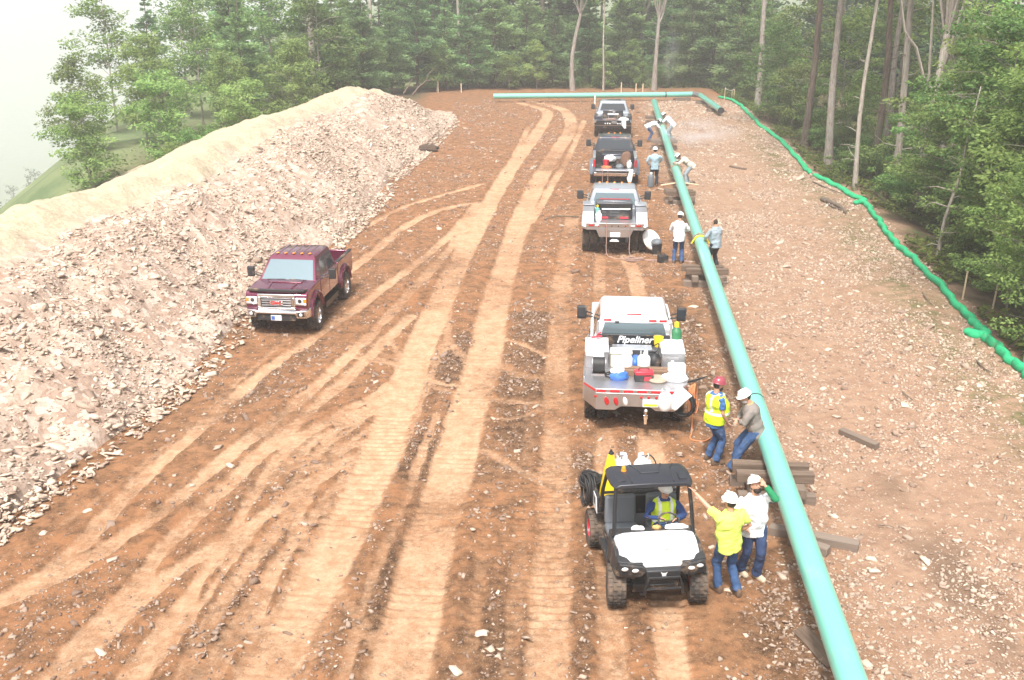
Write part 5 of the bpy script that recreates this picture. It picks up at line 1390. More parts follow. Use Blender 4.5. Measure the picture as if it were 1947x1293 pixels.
sheet('white_apron', q(.66, -3.30, .85), [[(-.02, .1, .02), (.16, .1, .02)], [(-.02, -.03, -.02), (.18, -.03, -.02)], [(-.12, -.06, -.40), (.10, -.06, -.52)], [(.0, -.04, -.62), (.06, -.04, -.66)]], 'rag', 'white cloth hanging over the lowered tailgate', 'cloth', None, 4, .014, 5, YAW)
for k, x in enumerate((-.55, -.30)):
    hose('welding_lead', [q(x, -2.7, .87), q(x, -3.29, .87), q(x, -3.34, .5), q(x + .03, -3.4, .05), q(x + .1 + .2 * k, -3.6, .03), q(x + .4, -3.7 - .3 * k, .03)], .016, 'lead', ['welding lead hanging over the tailgate, outer of two', 'welding lead hanging over the tailgate, inner of two'][k], 'cable', 'welding leads')

# ------------------------------------------------------------------ farthest truck
T4 = empty('welding_truck', (6.5, 68.9, gz1(6.5, 68.9)), YAW, None, 'farthest welding truck, pale roof and black flatbed with lamps in its tail', 'truck', 'welding trucks in line')
T4.scale = (1.05, .88, 1)
K = crew_cab(T4, -.35, 'silver', 'glass', .05, .22, 0, True, 'glass'); yb, zb = K['yb'], K['zb']
for s in (-1, 1): wheel(T4, s * .90, K['ax'], .42, .27, 'alu')
dual_rear(T4, -1.85); rig_frame(T4, -2.9, 3.0)
MB().prism([(-1.14, -.42), (-1.14, -2.7), (-1.0, -2.95), (1.0, -2.95), (1.14, -2.7), (1.14, -.42)], 'z', .95, 1.03).build('deck', MT['alu'], T4, .008)
tb = MB().loft([[(-1.04, -2.98, .64), (1.04, -2.98, .64), (1.04, -2.90, .64), (-1.04, -2.90, .64)], [(-1.0, -2.99, 1.10), (1.0, -2.99, 1.10), (1.0, -2.92, 1.10), (-1.0, -2.92, 1.10)]]).build('rear_skirt', MT['satin'], T4, .01)
for x in (-.46, -.32, -.18, .28, .42, .56): MB().ell((x, -2.995, .90), (.045, .015, .045), 10, 6).build('tail_lamp', MT['lens'], tb)
MB().box((.06, -3.0, .98), (.30, .015, .15)).build('number_plate', MT['steel'], tb, .004)
MB().b2(-1.04, 1.04, -3.0, -2.985, .78, .81).build('trim_strip', MT['chrome'], tb)
MB().b2(-.5, .5, yb + .4, yb + .95, 2.043, 2.056).build('sunroof', MT['glass'], T4, .01)
for s in (-1, 1):
    x0, x1 = sorted((s * .62, s * 1.12)); MB().b2(x0, x1, -2.2, -.5, 1.032, 1.28).build('tool_box', MT['blue'], T4, .015)
MB().b2(-.60, .60, -1.25, -.5, 1.034, 1.56).build('welder_unit', MT['blue'], T4, .03)
MB().b2(-.55, .55, -1.262, -1.252, 1.06, 1.50).build('welder_face', MT['black'], T4, .01)
q = lambda x, y, z: loc_of(T4, x, y, z)
t = empty('vise_bench', q(.0, -1.75, 1.03), YAW, None, 'pale steel bench with a vise on the bed of the farthest truck', 'bench')
MB().b2(-.34, .34, -.2, .2, .30, .36).build('top', MT['cyl_w'], t, .01)
for sx in (-1, 1):
    for sy in (-1, 1): MB().cyl((sx * .28, sy * .15, 0), (sx * .28, sy * .15, .30), .02, .02, 8).build('leg', MT['steel'], t)
MB().box((.05, -.02, .44), (.18, .12, .15)).cyl((.05, -.2, .43), (.05, -.06, .43), .02).build('vise', MT['steel'], t, .01)
coil('welding_cable', q(-.15, -2.45, 1.08), .28, 6, .022, 'lead', 'pale cable coil on the deck of the farthest truck', 'cable', (0, 0, 0), 21)
crumple('cloth_bundle', q(.62, -2.5, 1.03), (.3, .2, .14), 'rag', 'white bundle on the deck of the farthest truck', 'cloth', None, 22, .2)
sheet('white_apron', q(.62, -3.03, 1.12), [[(-.05, .1, .02), (.14, .1, .02)], [(-.12, -.01, -.02), (.12, -.01, -.02)], [(-.10, -.03, -.30), (.16, -.03, -.30)], [(.06, -.02, -.52), (.18, -.02, -.50)]], 'rag', 'white cloth hanging over the tail of the farthest truck', 'cloth', None, 4, .014, 7, YAW)

# ------------------------------------------------------------------ utility vehicle
UY = PI + .10
UT = empty('utility_vehicle', (2.2, 15.45, gz1(2.2, 15.45)), UY, None, 'white and black two-seat utility vehicle with a black roof, facing the camera', 'utility vehicle')
UT.scale = (1, .96, .95)
for s in (-1, 1):
    wheel(UT, s * .65, .95, .345, .29, 'red_p', 16, .48, -.12); wheel(UT, s * .65, -.98, .345, .29, 'red_p', 16, .48)
    MB().tube([(s * .2, .95, .36), (s * .52, .95, .34)], .035).tube([(s * .25, .8, .55), (s * .5, .92, .40)], .03).build('suspension_arm', MT['satin'], UT)
    MB().tube([(s * .2, -.98, .36), (s * .52, -.98, .34)], .04).build('suspension_arm', MT['satin'], UT)
ch = MB().b2(-.42, .42, -1.3, 1.12, .28, .42).b2(-.60, .60, -.55, .58, .30, .40)
ch.build('chassis', MT['satin'], UT, .01)
hood = []
for y, x, z, dz in ((.64, .66, 1.10, .10), (.84, .66, 1.08, .10), (1.10, .64, 1.01, .12), (1.26, .60, .93, .16), (1.30, .56, .84, .10)):
    hood.append([(-x, y, z - dz), (-x * .96, y, z - .02), (-x * .75, y, z + .025), (0, y, z + .035), (x * .75, y, z + .025), (x * .96, y, z - .02), (x, y, z - dz)])
ho_ = MB().loft(hood).build('hood', MT['white'], UT, .01, 2, 50)
for k in range(14): MB().box((-.14 + k * .021, 1.10, 1.047), (.014, .022, .004), (R(-14), 0, 0)).build('lettering', MT['steel'], ho_)
for s in (-1, 1):
    MB().loft([[(s * .40, .45, .95), (s * .70, .45, 1.06), (s * .72, .45, .60), (s * .42, .45, .5)], [(s * .40, 1.0, .90), (s * .70, .95, 1.02), (s * .74, 1.0, .70), (s * .42, 1.0, .6)], [(s * .40, 1.30, .76), (s * .69, 1.22, .86), (s * .72, 1.25, .68), (s * .42, 1.25, .6)]]).build('front_fender', MT['white' if False else 'black'], UT, .02)
    MB().loft([[(s * .30, 1.27, .93), (s * .68, 1.10, 1.0), (s * .70, 1.08, .93), (s * .30, 1.25, .86)], [(s * .33, 1.335, .925), (s * .69, 1.25, .945), (s * .71, 1.23, .88), (s * .30, 1.33, .87)]]).build('light_brow', MT['black'], UT, .012)
    hl = MB().loft([[(s * .24, 1.30, .80), (s * .30, 1.32, .91), (s * .68, 1.24, .93), (s * .72, 1.18, .80), (s * .66, 1.24, .68), (s * .34, 1.32, .70)], [(s * .26, 1.36, .80), (s * .31, 1.375, .89), (s * .66, 1.30, .91), (s * .69, 1.25, .80), (s * .64, 1.29, .70), (s * .35, 1.37, .72)]]).build('headlight_housing', MT['black'], UT, .012)
    for x in (.44, .59):
        MB().ell((s * x, 1.365 - (x - .44) * .4, .835), (.055, .02, .035), 14, 8).build('headlight', MT['lens'], hl)
        MB().box((s * x, 1.37 - (x - .44) * .4, .745), (.10, .012, .04)).build('vent', MT['satin'], hl)
    MB().box((s * .665, .62, .93), (.02, .07, .10)).build('side_reflector', MT['red'], UT, .006)
fr = MB().loft([[(-.30, 1.26, .86), (.30, 1.26, .86), (.26, 1.26, .46), (-.26, 1.26, .46)], [(-.27, 1.40, .83), (.27, 1.40, .83), (.23, 1.38, .47), (-.23, 1.38, .47)]]).build('front_grille', MT['black'], UT, .02)
for z in (.56, .63, .70): MB().b2(-.21, .21, 1.385, 1.405, z, z + .025).build('grille_bar', MT['satin'], fr, .006)
bm_ = MB().tube([(-.34, 1.36, .40), (-.30, 1.44, .44), (-.28, 1.46, .60), (-.24, 1.45, .735), (.24, 1.45, .735), (.28, 1.46, .60), (.30, 1.44, .44), (.34, 1.36, .40)], .024, 8).cyl((-.29, 1.46, .54), (.29, 1.46, .54), .02, .02, 8)
bm_.build('bumper', MT['satin'], UT)
# pale animal-head badge on the grille
MB().add([(-.055, 1.412, .82), (-.02, 1.412, .80), (.02, 1.412, .80), (.055, 1.412, .82), (.035, 1.412, .77), (.025, 1.412, .715), (0, 1.415, .70), (-.025, 1.412, .715), (-.035, 1.412, .77)], [(0, 1, 8), (1, 2, 4, 8), (2, 3, 4), (8, 4, 5, 7), (7, 5, 6)]).build('badge', MT['lens'], fr)
MB().loft([[(-.68, .36, .98), (.68, .36, .98), (.68, .36, 1.06), (-.68, .36, 1.06)], [(-.68, .62, 1.00), (.68, .62, 1.00), (.66, .62, 1.10), (-.66, .62, 1.10)]]).build('dashboard', MT['black'], UT, .02)
for s in (-1, 1):
    MB().b2(min(s * .48, s * .70), max(s * .48, s * .70), -.40, .45, .38, .50).build('sill', MT['black'], UT, .02)
    MB().tube([(s * .64, .62, 1.06), (s * .62, .50, 1.50), (s * .59, .38, 1.86)], .032, 8).tube([(s * .66, -.50, .95), (s * .64, -.44, 1.4), (s * .60, -.26, 1.86)], .032, 8).tube([(s * .59, .38, 1.86), (s * .60, -.26, 1.86)], .03, 8).build('cage_post', MT['satin'], UT)
MB().cyl((-.60, -.26, 1.84), (.60, -.26, 1.84), .028, .028, 8).cyl((-.62, -.48, 1.30), (.62, -.48, 1.30), .026, .026, 8).build('cage_bar', MT['satin'], UT)
rings = []
for y, x, z, th in ((-.30, .56, 1.88, .04), (-.24, .66, 1.91, .08), (.05, .68, 1.935, .09), (.32, .67, 1.92, .07), (.46, .62, 1.885, .04)):
    rings.append([(-x, y, z - th), (-x * .97, y, z - .02), (-x * .86, y, z + .02), (0, y, z + .03), (x * .86, y, z + .02), (x * .97, y, z - .02), (x, y, z - th)])
rf = MB().loft(rings).build('roof', MT['roof'], UT, .01, 2, 50)
for pts in ([(-.30, -.44), (.18, -.44), (.10, .16), (-.14, .16)],):
    c = [(x - .0, y, 1.90) for x, y in pts]
    MB().tube([(-.26, -.24, 1.935), (-.14, .14, 1.962), (.14, .14, 1.962), (.26, -.24, 1.935)], .016, 5).build('roof_crease', MT['roof'], rf)
for s in (-1, 1):
    MB().tube([(s * .46, -.24, 1.925), (s * .36, -.02, 1.955), (s * .34, .42, 1.925)], .016, 5).build('roof_crease', MT['roof'], rf)
    MB().box((s * .50, .27, 1.945), (.13, .20, .022), (R(-4), s * R(8), 0)).build('roof_pad', MT['roof'], rf, .005)
bc = MB().lathe([(.045, 0), (.045, .02), (.036, .022), (.034, .075), (.024, .095), (.005, .10)], 14).build('beacon', MT['amber'], UT, loc=(.40, .02, 1.95))
for x in (-.36, .0 + .34):
    st = MB().b2(x - .27, x + .27, -.42, .08, .62, .76).build('seat', MT['seat'], UT, .05, 3)
    MB().loft([[(x - .27, -.46, .74), (x + .27, -.46, .74), (x + .27, -.34, .74), (x - .27, -.34, .74)], [(x - .26, -.53, 1.25), (x + .26, -.53, 1.25), (x + .26, -.42, 1.25), (x - .26, -.42, 1.25)]]).build('backrest', MT['seat'], st, .045, 3)
MB().b2(-.62, .62, -.50, .06, .42, .60).build('seat_base', MT['black'], UT, .01)
sw = MB().tube([(math.cos(a) * .17, math.sin(a) * .17, 0) for a in [2 * PI * k / 20 for k in range(21)]], .017, 6, False)
sw.cyl((-.16, 0, 0), (.16, 0, 0), .012, .012, 6).cyl((0, 0, 0), (0, .02, -.25), .025, .025, 8)
sw.build('steering_wheel', MT['black'], UT, loc=(-.32, .30, 1.10), rot=(R(-35), 0, 0))
bed = MB()
for x0, x1, y0, y1, z0, z1 in ((-.70, .70, -1.50, -.58, .80, .86), (-.70, -.65, -1.50, -.58, .862, 1.16), (.65, .70, -1.50, -.58, .862, 1.16), (-.648, .648, -.63, -.58, .862, 1.16), (-.648, .648, -1.50, -1.45, .862, 1.16)): bed.b2(x0, x1, y0, y1, z0, z1)
bo = bed.build('cargo_bed', MT['black'], UT, .01)
for s in (-1, 1):
    MB().prism([(-1.46, .84), (-1.46, 1.12), (-.66, 1.12), (-.56, .84)], 'x', s * .702, s * .715).build('bed_panel', MT['white'], bo, .006)
    for k in range(4): MB().box((s * .717, -1.30 + k * .17, 1.0), (.006, .09, .13)).build('panel_marking', MT['black'], bo, .02)
u = lambda x, y, z: loc_of(UT, x, y, z)
G_U = 'things carried on the utility vehicle'
MB_b = MB().b2(-.30, .36, -1.40, -.70, .0, .36)
t = empty('crate', u(0, 0, .862), UY, None, 'dark crate under the two cylinders in the utility vehicle bed', 'crate', G_U); MB_b.build('box', MT['black'], t, .01)
propane(u(.22, -1.0, 1.225), 'white propane cylinder behind the roof, beside the yellow cone', .3, 1.05)
propane(u(-.14, -.96, 1.225), 'white propane cylinder behind the roof, with a black hose', 1.2, 1.05)
hose('gas_hose', [u(-.14, -.96, 1.70), u(-.26, -1.0, 1.74), u(-.36, -.95, 1.6), u(-.38, -.9, 1.3)], .012, 'cable', 'black hose curling from the white cylinder', 'hose')
cn = empty('folding_cone', u(.44, -.86, .862), UY, None, 'yellow folding cone with a black tip behind the roof', 'cone', G_U)
MB().loft([[(-.19, -.14, 0), (.19, -.14, 0), (.19, .14, 0), (-.19, .14, 0)], [(-.11, -.08, .62), (.11, -.08, .62), (.11, .08, .62), (-.11, .08, .62)], [(-.04, -.03, .96), (.05, -.03, .96), (.05, .03, .96), (-.04, .03, .96)]]).build('cloth', MT['yellow'], cn, .02)
MB().lathe([(.05, .955), (.04, .985), (.02, .99), (.018, 1.03), (.005, 1.035)], 10).build('tip', MT['black'], cn)
coil('welding_cable', u(.76, -1.15, 1.02), .21, 9, .017, 'cable', 'black cable hung in loops over the side of the utility vehicle bed', 'cable', (PI / 2, 0, UY + PI / 2 + .1), 31, 1.25)
coil('rope', u(.70, -1.35, 1.12), .17, 7, .017, 'cable', 'black rope heaped at the rear corner of the utility vehicle', 'rope', (.3, .2, 0), 32, 1.0)
crumple('rag', u(.22, .44, 1.05), (.10, .06, .05), 'rag', 'small white rag on the passenger side of the dash', 'rag', G_U, 41, .25)
crumple('paper_bundle', u(-.40, .47, 1.06), (.20, .06, .05), 'rag', 'long white crumpled papers on the driver side of the dash', 'paper', G_U, 42, .22, UY)
crumple('work_glove', u(-.08, .46, 1.06), (.08, .05, .05), 'glove', 'tan leather work glove on the dash', 'glove', G_U, 43, .25)
# ------------------------------------------------------------------ the pipe string
pipe_green = mat('mint_pipe_coating', (.175, .52, .425), .28, 0, .6, var=.06, scale=2.5, dirt=(.26, .38, .32), dirt_amt=.10, coat=.5)
pipe_dark = mat('bare_pipe_steel', (.06, .06, .065), .6, .6, var=.3, scale=9)
weld_mat = mat('weld_band', (.20, .17, .13), .7, .3, var=.3, scale=20)
scuff = pipe_green.node_tree
_b = scuff.nodes['Principled BSDF']; _src = _b.inputs['Base Color'].links[0].from_socket
_tc = scuff.nodes.new('ShaderNodeTexCoord'); _mp = scuff.nodes.new('ShaderNodeMapping'); _mp.inputs['Scale'].default_value = (9, 1.6, 9); scuff.links.new(_tc.outputs['Object'], _mp.inputs[0])
_n = scuff.nodes.new('ShaderNodeTexNoise'); _n.inputs['Scale'].default_value = 1.3; _n.inputs['Detail'].default_value = 9; _n.inputs['Roughness'].default_value = .75; scuff.links.new(_mp.outputs[0], _n.inputs['Vector'])
_r2 = scuff.nodes.new('ShaderNodeMapRange'); _r2.inputs[1].default_value = .66; _r2.inputs[2].default_value = .72; _r2.inputs[4].default_value = .75; scuff.links.new(_n.outputs['Fac'], _r2.inputs[0])
_mx = scuff.nodes.new('ShaderNodeMix'); _mx.data_type = 'RGBA'; _mx.inputs[7].default_value = (.10, .13, .11, 1); scuff.links.new(_r2.outputs[0], _mx.inputs[0]); scuff.links.new(_src, _mx.inputs[6]); scuff.links.new(_mx.outputs[2], _b.inputs['Base Color'])
clamp_mat = mat('clamp_steel', (.42, .36, .26), .5, .5, var=.25, scale=12)
PZ, PR = .76, .205
_pp = np.array([at(x, y, PZ)[:2] for x, y in [(1628, 1293), (1538, 1059), (1493, 931), (1421, 740), (1356, 540), (1335, 470), (1305, 380), (1262, 245), (1243, 195)]])
_pc = np.polyfit(_pp[:, 1], _pp[:, 0], 2)
def pipe_x(y): return float(np.polyval(_pc, y))
def pipe_y_at(py):
    lo, hi = 5., 95.
    for _ in range(40):
        m = (lo + hi) / 2
        c, s = math.cos(PITCH), math.sin(PITCH); zc = m * c + (CAM_H - PZ) * s
        v = H_PX / 2 + F_PX * ((CAM_H - PZ) * c - m * s) / zc
        if v > py: lo = m
        else: hi = m
    return lo
def pipe_seg(name, pts, parent, open_end=None, n=28):
    return MB().tube(pts, PR, n).build(name, pipe_green, parent, angle=50)
J1, J2, J3 = pipe_y_at(458), pipe_y_at(322), pipe_y_at(243)
y_end, y_start = pipe_y_at(193), 5.5
ps = empty('pipe_string', (0, 0, 0), 0, None, 'long mint green pipe string raised on timber cribs, running past the trucks', 'pipe')
cuts = [y_start, 17.2 - 6.5, J1, J2, J3, y_end]
cuts = [y_start, J1, J2, J3, y_end]
for a, c in zip(cuts[:-1], cuts[1:]):
    n = max(3, int((c - a) / 1.5)); ys = [a + (c - a) * k / n for k in range(n + 1)]
    if a > y_start: ys[0] += .045
    if c < y_end: ys[-1] -= .045
    pipe_seg('pipe_section', [(pipe_x(y), y, PZ) for y in ys], ps)
for y in (J1, J2, J3): MB().tube([(pipe_x(y - .06), y - .06, PZ), (pipe_x(y + .06), y + .06, PZ)], PR * .985, 24).build('bare_joint', weld_mat, ps)
y = pipe_y_at(765); MB().tube([(pipe_x(y - .02), y - .02, PZ), (pipe_x(y + .02), y + .02, PZ)], PR + .006, 28).build('strap', MT['cable'], ps)
dx = pipe_x(y_end) - pipe_x(y_end - .1)
MB().tube([(pipe_x(y_end), y_end, PZ), (pipe_x(y_end) + dx * .3, y_end + .03, PZ)], PR * .93, 24).build('end_cap', pipe_dark, ps)
def clamp(y, label, z=PZ):
    d = Vector((pipe_x(y + .5) - pipe_x(y - .5), 1, 0)).normalized(); s_ = Vector((d.y, -d.x, 0)); upv = Vector((0, 0, 1))
    c = Vector((pipe_x(y), y, z)); t = empty('lineup_clamp', c, 0, None, label, 'clamp', 'line-up clamps on the pipe joints')
    for o in (-.13, .13):
        MB().tube([d * o + (s_ * math.cos(a) + upv * math.sin(a)) * (PR + .025) for a in [2 * PI * k / 24 for k in range(25)]], .022, 6, False).build('ring', clamp_mat, t)
    for k in range(8):
        a = 2 * PI * k / 8 + .2; q = (s_ * math.cos(a) + upv * math.sin(a)) * (PR + .06)
        MB().cyl(q - d * .17, q + d * .17, .016, .016, 6).build('bar', clamp_mat, t)
    q = s_ * (PR + .08)
    MB().cyl(q - upv * .1, q + upv * .18, .02, .02, 8).cyl(q + upv * .16 - d * .12, q + upv * .16 + d * .12, .012, .012, 6).build('screw', MT['steel'], t)
clamp(J1, 'line-up clamp on the pipe joint between the two standing welders')
clamp(J2, 'line-up clamp on the pipe joint under the bending welder beside the open pickup')
clamp(J3, 'line-up clamp on the pipe joint by the farthest truck')
hose('sling', [Vector((pipe_x(J1 - .25) - .30, J1 - .2, PZ - .05)), Vector((pipe_x(J1 - .2) - .12, J1 - .22, PZ + .21)), Vector((pipe_x(J1 - .2) + .15, J1 - .2, PZ + .19)), Vector((pipe_x(J1 - .2) + .30, J1 - .15, PZ - .05))], .03, 'yellow', 'yellow strap lying over the pipe at the clamp', 'strap')

# far pipe with a bend
fz = .48
fp = empty('bent_pipe', (0, 0, 0), 0, None, 'mint green pipe lying across the far end, bent at one end', 'pipe')
A, B_, C_, D_ = at(938, 183, fz), at(1265, 180, fz), at(1318, 179, fz), at(1331, 181, fz)
E_ = at(1371, 210, fz - .02)
MB().tube([A, A.lerp(B_, .5), B_], PR, 20).build('pipe_section', pipe_green, fp, angle=50)
MB().tube([B_ + (C_ - B_).normalized() * .03, C_], PR, 20).build('pipe_section', pipe_green, fp, angle=50)
MB().tube([B_ - (C_ - B_).normalized() * .05, B_ + (C_ - B_).normalized() * .06], PR * 1.03, 20).build('weld_joint', pipe_dark, fp)
MB().tube([C_ - (C_ - B_).normalized() * .02, C_.lerp(D_, .6) + Vector((0, .12, 0)), D_, D_ + (E_ - D_).normalized() * .35], PR * 1.04, 20).build('elbow', MT['steel'], fp, angle=50)
MB().tube([D_ + (E_ - D_).normalized() * .3, E_], PR, 20).build('pipe_section', pipe_green, fp, angle=50)
MB().tube([E_ - (E_ - D_).normalized() * .05, E_ + (E_ - D_).normalized() * .06], PR * 1.08, 20).build('end_ring', pipe_dark, fp, angle=50)

# ------------------------------------------------------------------ timbers
wood = NT('weathered_timber')
tcn = wood.t.nodes.new('ShaderNodeTexCoord'); mp_ = wood.t.nodes.new('ShaderNodeMapping'); mp_.inputs['Scale'].default_value = (1.5, 22, 22)
wood.t.links.new(tcn.outputs['Object'], mp_.inputs[0])
gr1 = wood.noise(1.0, 8, .7, .4, mp_.outputs[0])
oi = wood.t.nodes.new('ShaderNodeObjectInfo')
wc = wood.mix(wood.rng(gr1, .3, .7), (.075, .05, .036), (.215, .155, .115))
wc = wood.mix(wood.math('MULTIPLY', oi.outputs['Random'], .55), wc, (.26, .215, .18))
wood.color(wc); wood.bump(gr1, .6, .01)
_tm = {}
def timber(a, b, z, label, group=None, w=.20, h=.16, roll=0.0, za=None, zb=None):
    """squared timber from a to b (ground points), its underside at z"""
    a, b = Vector((a[0], a[1], z if za is None else za)), Vector((b[0], b[1], z if zb is None else zb))
    d = b - a; L = d.length; key = (round(w, 3), round(h, 3))
    o = MB()
    n = 7; rings = []
    for k in range(n):
        x = -L / 2 + L * k / (n - 1); j = lambda: random.uniform(-.006, .006)
        rings.append([(x, -w / 2 + j(), j()), (x, w / 2 + j(), j()), (x, w / 2 + j(), h + j()), (x, -w / 2 + j(), h + j())])
    o = o.loft(rings).build('timber', wood.m, None, .008, 1, 30)
    o.location = (a + b) / 2
    o.rotation_euler = (roll, -math.asin(d.z / L), math.atan2(d.y, d.x))
    return tag(o, label, 'timber', group)
PD = Vector((pipe_x(30) - pipe_x(29), 1, 0)).normalized(); PS = Vector((PD.y, -PD.x, 0))
def crib(y, where, group, th=.175, L=1.25, n2=2, jit=1):
    c = Vector((pipe_x(y), y, 0)); z0 = gz1(c.x, c.y) - .01
    th = (PZ - PR - z0) / 3
    names = ['bottom', 'middle', 'top']
    for lay in range(3):
        z = z0 + lay * th
        if lay != 1:
            for k, o in enumerate((-.36, .30) if lay == 0 else (-.24, .16)):
                e = random.uniform(-.08, .08); sk = random.uniform(-.05, .05)
                timber(c + PS * (-L * .52 + e) + PD * (o - sk), c + PS * (L * .48 + e) + PD * (o + sk), z, names[lay] + ' cross timber, ' + ('near' if k == 0 else 'far') + ' one, crib ' + where, group, .2, th - .004)
        else:
            for k, o in enumerate((-.42, .44)):
                e = random.uniform(-.06, .06)
                timber(c + PS * (o + e) - PD * .58, c + PS * o + PD * .56, z, 'lengthwise middle timber, ' + ('truck' if k == 0 else 'wood') + ' side, crib ' + where, group, .2, th - .004)
YC1 = pipe_y_at(868); crib(YC1, 'under the seated man', 'timbers of the crib by the seated man', L=1.45)
YC2 = pipe_y_at(495); crib(YC2, 'below the two standing welders', 'timbers of the crib by the two welders', L=1.35)
YC3 = pipe_y_at(352); crib(YC3, 'beside the open pickup', 'timbers of the crib beside the open pickup', L=1.3)
YC4 = pipe_y_at(258); crib(YC4, 'beside the farthest truck', 'timbers of the crib beside the farthest truck', L=1.5)
YC5 = pipe_y_at(214); crib(YC5, 'at the far end of the pipe', 'timbers of the crib at the far pipe end', L=1.5)
# pipe also rests on single skids nearer the camera
p0, p1 = on(1462, 1012), on(1632, 1046)
timber(p0, p1, p0.z, 'long timber lying on the dirt under the pipe, near the pointing men', None, .2, .16, 0, p0.z, p1.z)
p0, p1 = on(1500, 1032), on(1575, 1056); timber(p0, p1, p0.z, 'short timber beside the long one under the pipe', None, .2, .15)
p0, p1 = on(1520, 1200), on(1585, 1268); timber(p0, p1, p0.z + .02, 'grey split board lying beside the pipe near the bottom of the picture', None, .24, .05, .25)
p0, p1 = on(1598, 825), on(1668, 855); timber(p0, p1, p0.z, 'brown timber lying alone on the stony ground beyond the pipe', None, .16, .13, .1)
p0, p1 = on(1388, 318), on(1418, 324); timber(p0, p1, p0.z, 'thin dark board lying alone on the ground past the far welders', None, .16, .1)
for k, (px, py, nm) in enumerate([(1298, 191, 'under the bent pipe'), (1340, 197, 'by the elbow of the bent pipe'), (1362, 212, 'under the open end of the bent pipe'), (980, 186, 'under the straight end of the far pipe'), (1110, 185, 'under the middle of the far pipe')]):
    p = on(px, py)
    for j in range(3 if k < 3 else 1):
        a_ = random.uniform(-.3, .3); d = Vector((math.cos(a_), math.sin(a_), 0)) * .65; o = Vector((random.uniform(-.15, .15), (j - 1) * .35, 0))
        timber(p + o - d, p + o + d, p.z + (.10 if j == 1 else 0), ['near timber of the pile ', 'top timber of the pile ', 'rear timber of the pile '][j] + nm if k < 3 else 'short timber ' + nm, 'timbers under the far pipe', .2, .13)

# ------------------------------------------------------------------ green silt socks, stakes, wood litter
sock_mat = mat('green_mesh_sock', (.015, .36, .15), .85, var=.2, scale=9, bump=.5, bscale=26, dirt=(.10, .22, .09), dirt_amt=.12)
def sock(pix, label, r=.125):
    pts = [on(x, y) for x, y in pix]
    P = spline([(p.x, p.y, p.z) for p in pts], 7)
    P = [np.array([q[0] + .05 * math.sin(i * 1.9) + .03 * math.sin(i * .8), q[1] + .05 * math.cos(i * 1.3), gz1(q[0], q[1]) + r * .72]) for i, q in enumerate(P)]
    rr = [(r * (1.1 + .09 * math.sin(i * 1.3) + random.uniform(-.07, .07)), r * (.86 + random.uniform(-.06, .06))) for i in range(len(P))]
    rr[0] = (r * .35, r * .3); rr[-1] = (r * .35, r * .3)
    P.insert(1, P[0] * .6 + P[1] * .4); rr.insert(1, (r * .9, r * .75)); P.insert(-1, P[-1] * .6 + P[-2] * .4); rr.insert(-1, (r * .9, r * .75))
    P = [tuple(a_ * (1 - f) + b_ * f) for a_, b_ in zip(P[:-1], P[1:]) for f in (0, .33, .67)] + [tuple(P[-1])]
    rr = [(a_[0] * (1 - f) + b_[0] * f, a_[1] * (1 - f) + b_[1] * f) for a_, b_ in zip(rr[:-1], rr[1:]) for f in (0, .33, .67)] + [rr[-1]]
    mb = MB().tube(P, rr, 16)
    Vs = np.array(mb.v); dn = fbm(Vs[:, 0] + Vs[:, 2] * 2.3, Vs[:, 1] + Vs[:, 2], 3.2, 3, 131)
    cen = np.repeat(np.array(P), 16, 0); mb.v = [tuple(q) for q in cen + (Vs - cen) * (1 + .13 * dn)[:, None]]
    o = mb.build('silt_sock', sock_mat, None, angle=70)
    return tag(o, label, 'silt sock', 'green silt socks along the wood edge')
sock([(1366, 186), (1385, 190), (1400, 197), (1418, 212), (1440, 235), (1490, 275), (1522, 312), (1541, 334)], 'farthest green silt sock, starting at the bent pipe')
sock([(1546, 336), (1590, 356), (1618, 374), (1645, 386)], 'short green silt sock in the middle of the row')
sock([(1622, 391), (1643, 390), (1660, 410), (1681, 440), (1705, 472), (1742, 505), (1795, 560), (1838, 607), (1862, 632), (1880, 645)], 'longest green silt sock, curving past the two stakes')
sock([(1834, 641), (1855, 645), (1880, 655), (1912, 685), (1950, 718), (2010, 768), (2120, 860)], 'green silt sock running out of the picture edge, its tail lapped over')
stake_mat = mat('pale_stake_wood', (.62, .48, .32), .85, var=.2, scale=9)
def stake(px, py, h, label, m=stake_mat, w=.05, lean=0., group='survey stakes', name='stake', cat='stake'):
    p = on(px, py)
    o = MB().loft([[(-w / 2, -w / 4, -.1), (w / 2, -w / 4, -.1), (w / 2, w / 4, -.1), (-w / 2, w / 4, -.1)], [(-w / 2 + lean, -w / 4, h), (w / 2 + lean, -w / 4, h), (w / 2 + lean, w / 4, h), (-w / 2 + lean, w / 4, h)]]).build(name, m, None, .004, 1, loc=(p.x, p.y, p.z))
    return tag(o, label, cat, group)
stake(1829, 572, .95, 'pale wooden stake behind the longest sock, nearer the sock', lean=.05)
stake(1886, 590, .85, 'pale wooden stake behind the longest sock, nearer the bushes', lean=.06)
stake(1377, 190, 1.0, 'pale stake by the sock start, first of three', lean=.03); stake(1391, 189, .7, 'pale stake by the sock start, middle of three'); stake(1395, 191, .9, 'pale stake by the sock start, third of three')
hose('string_line', [on(1377, 190) + Vector((0, 0, .95)), (on(1377, 190) + on(1395, 191)) / 2 + Vector((0, 0, .78)), on(1395, 191) + Vector((0, 0, .86))], .012, 'rag', 'white string tied between the stakes by the sock start', 'string')
for k, (px, h) in enumerate([(1181, .85), (1209, .8), (1222, .75), (833, 1.0), (877, .8)]): stake(px, 176, h, ['first far stake behind the pipe, before the forking trunk', 'second far stake behind the pipe, by the forking trunk', 'third far stake, touching the forking trunk', 'stake at the end of the berm', 'stake between berm and far pipe end'][k], w=.09)
stake(1131, 199, .75, 'thin white marker post in front of the far pipe', MT['cyl_w'], .09, group=None, name='marker_post', cat='post')
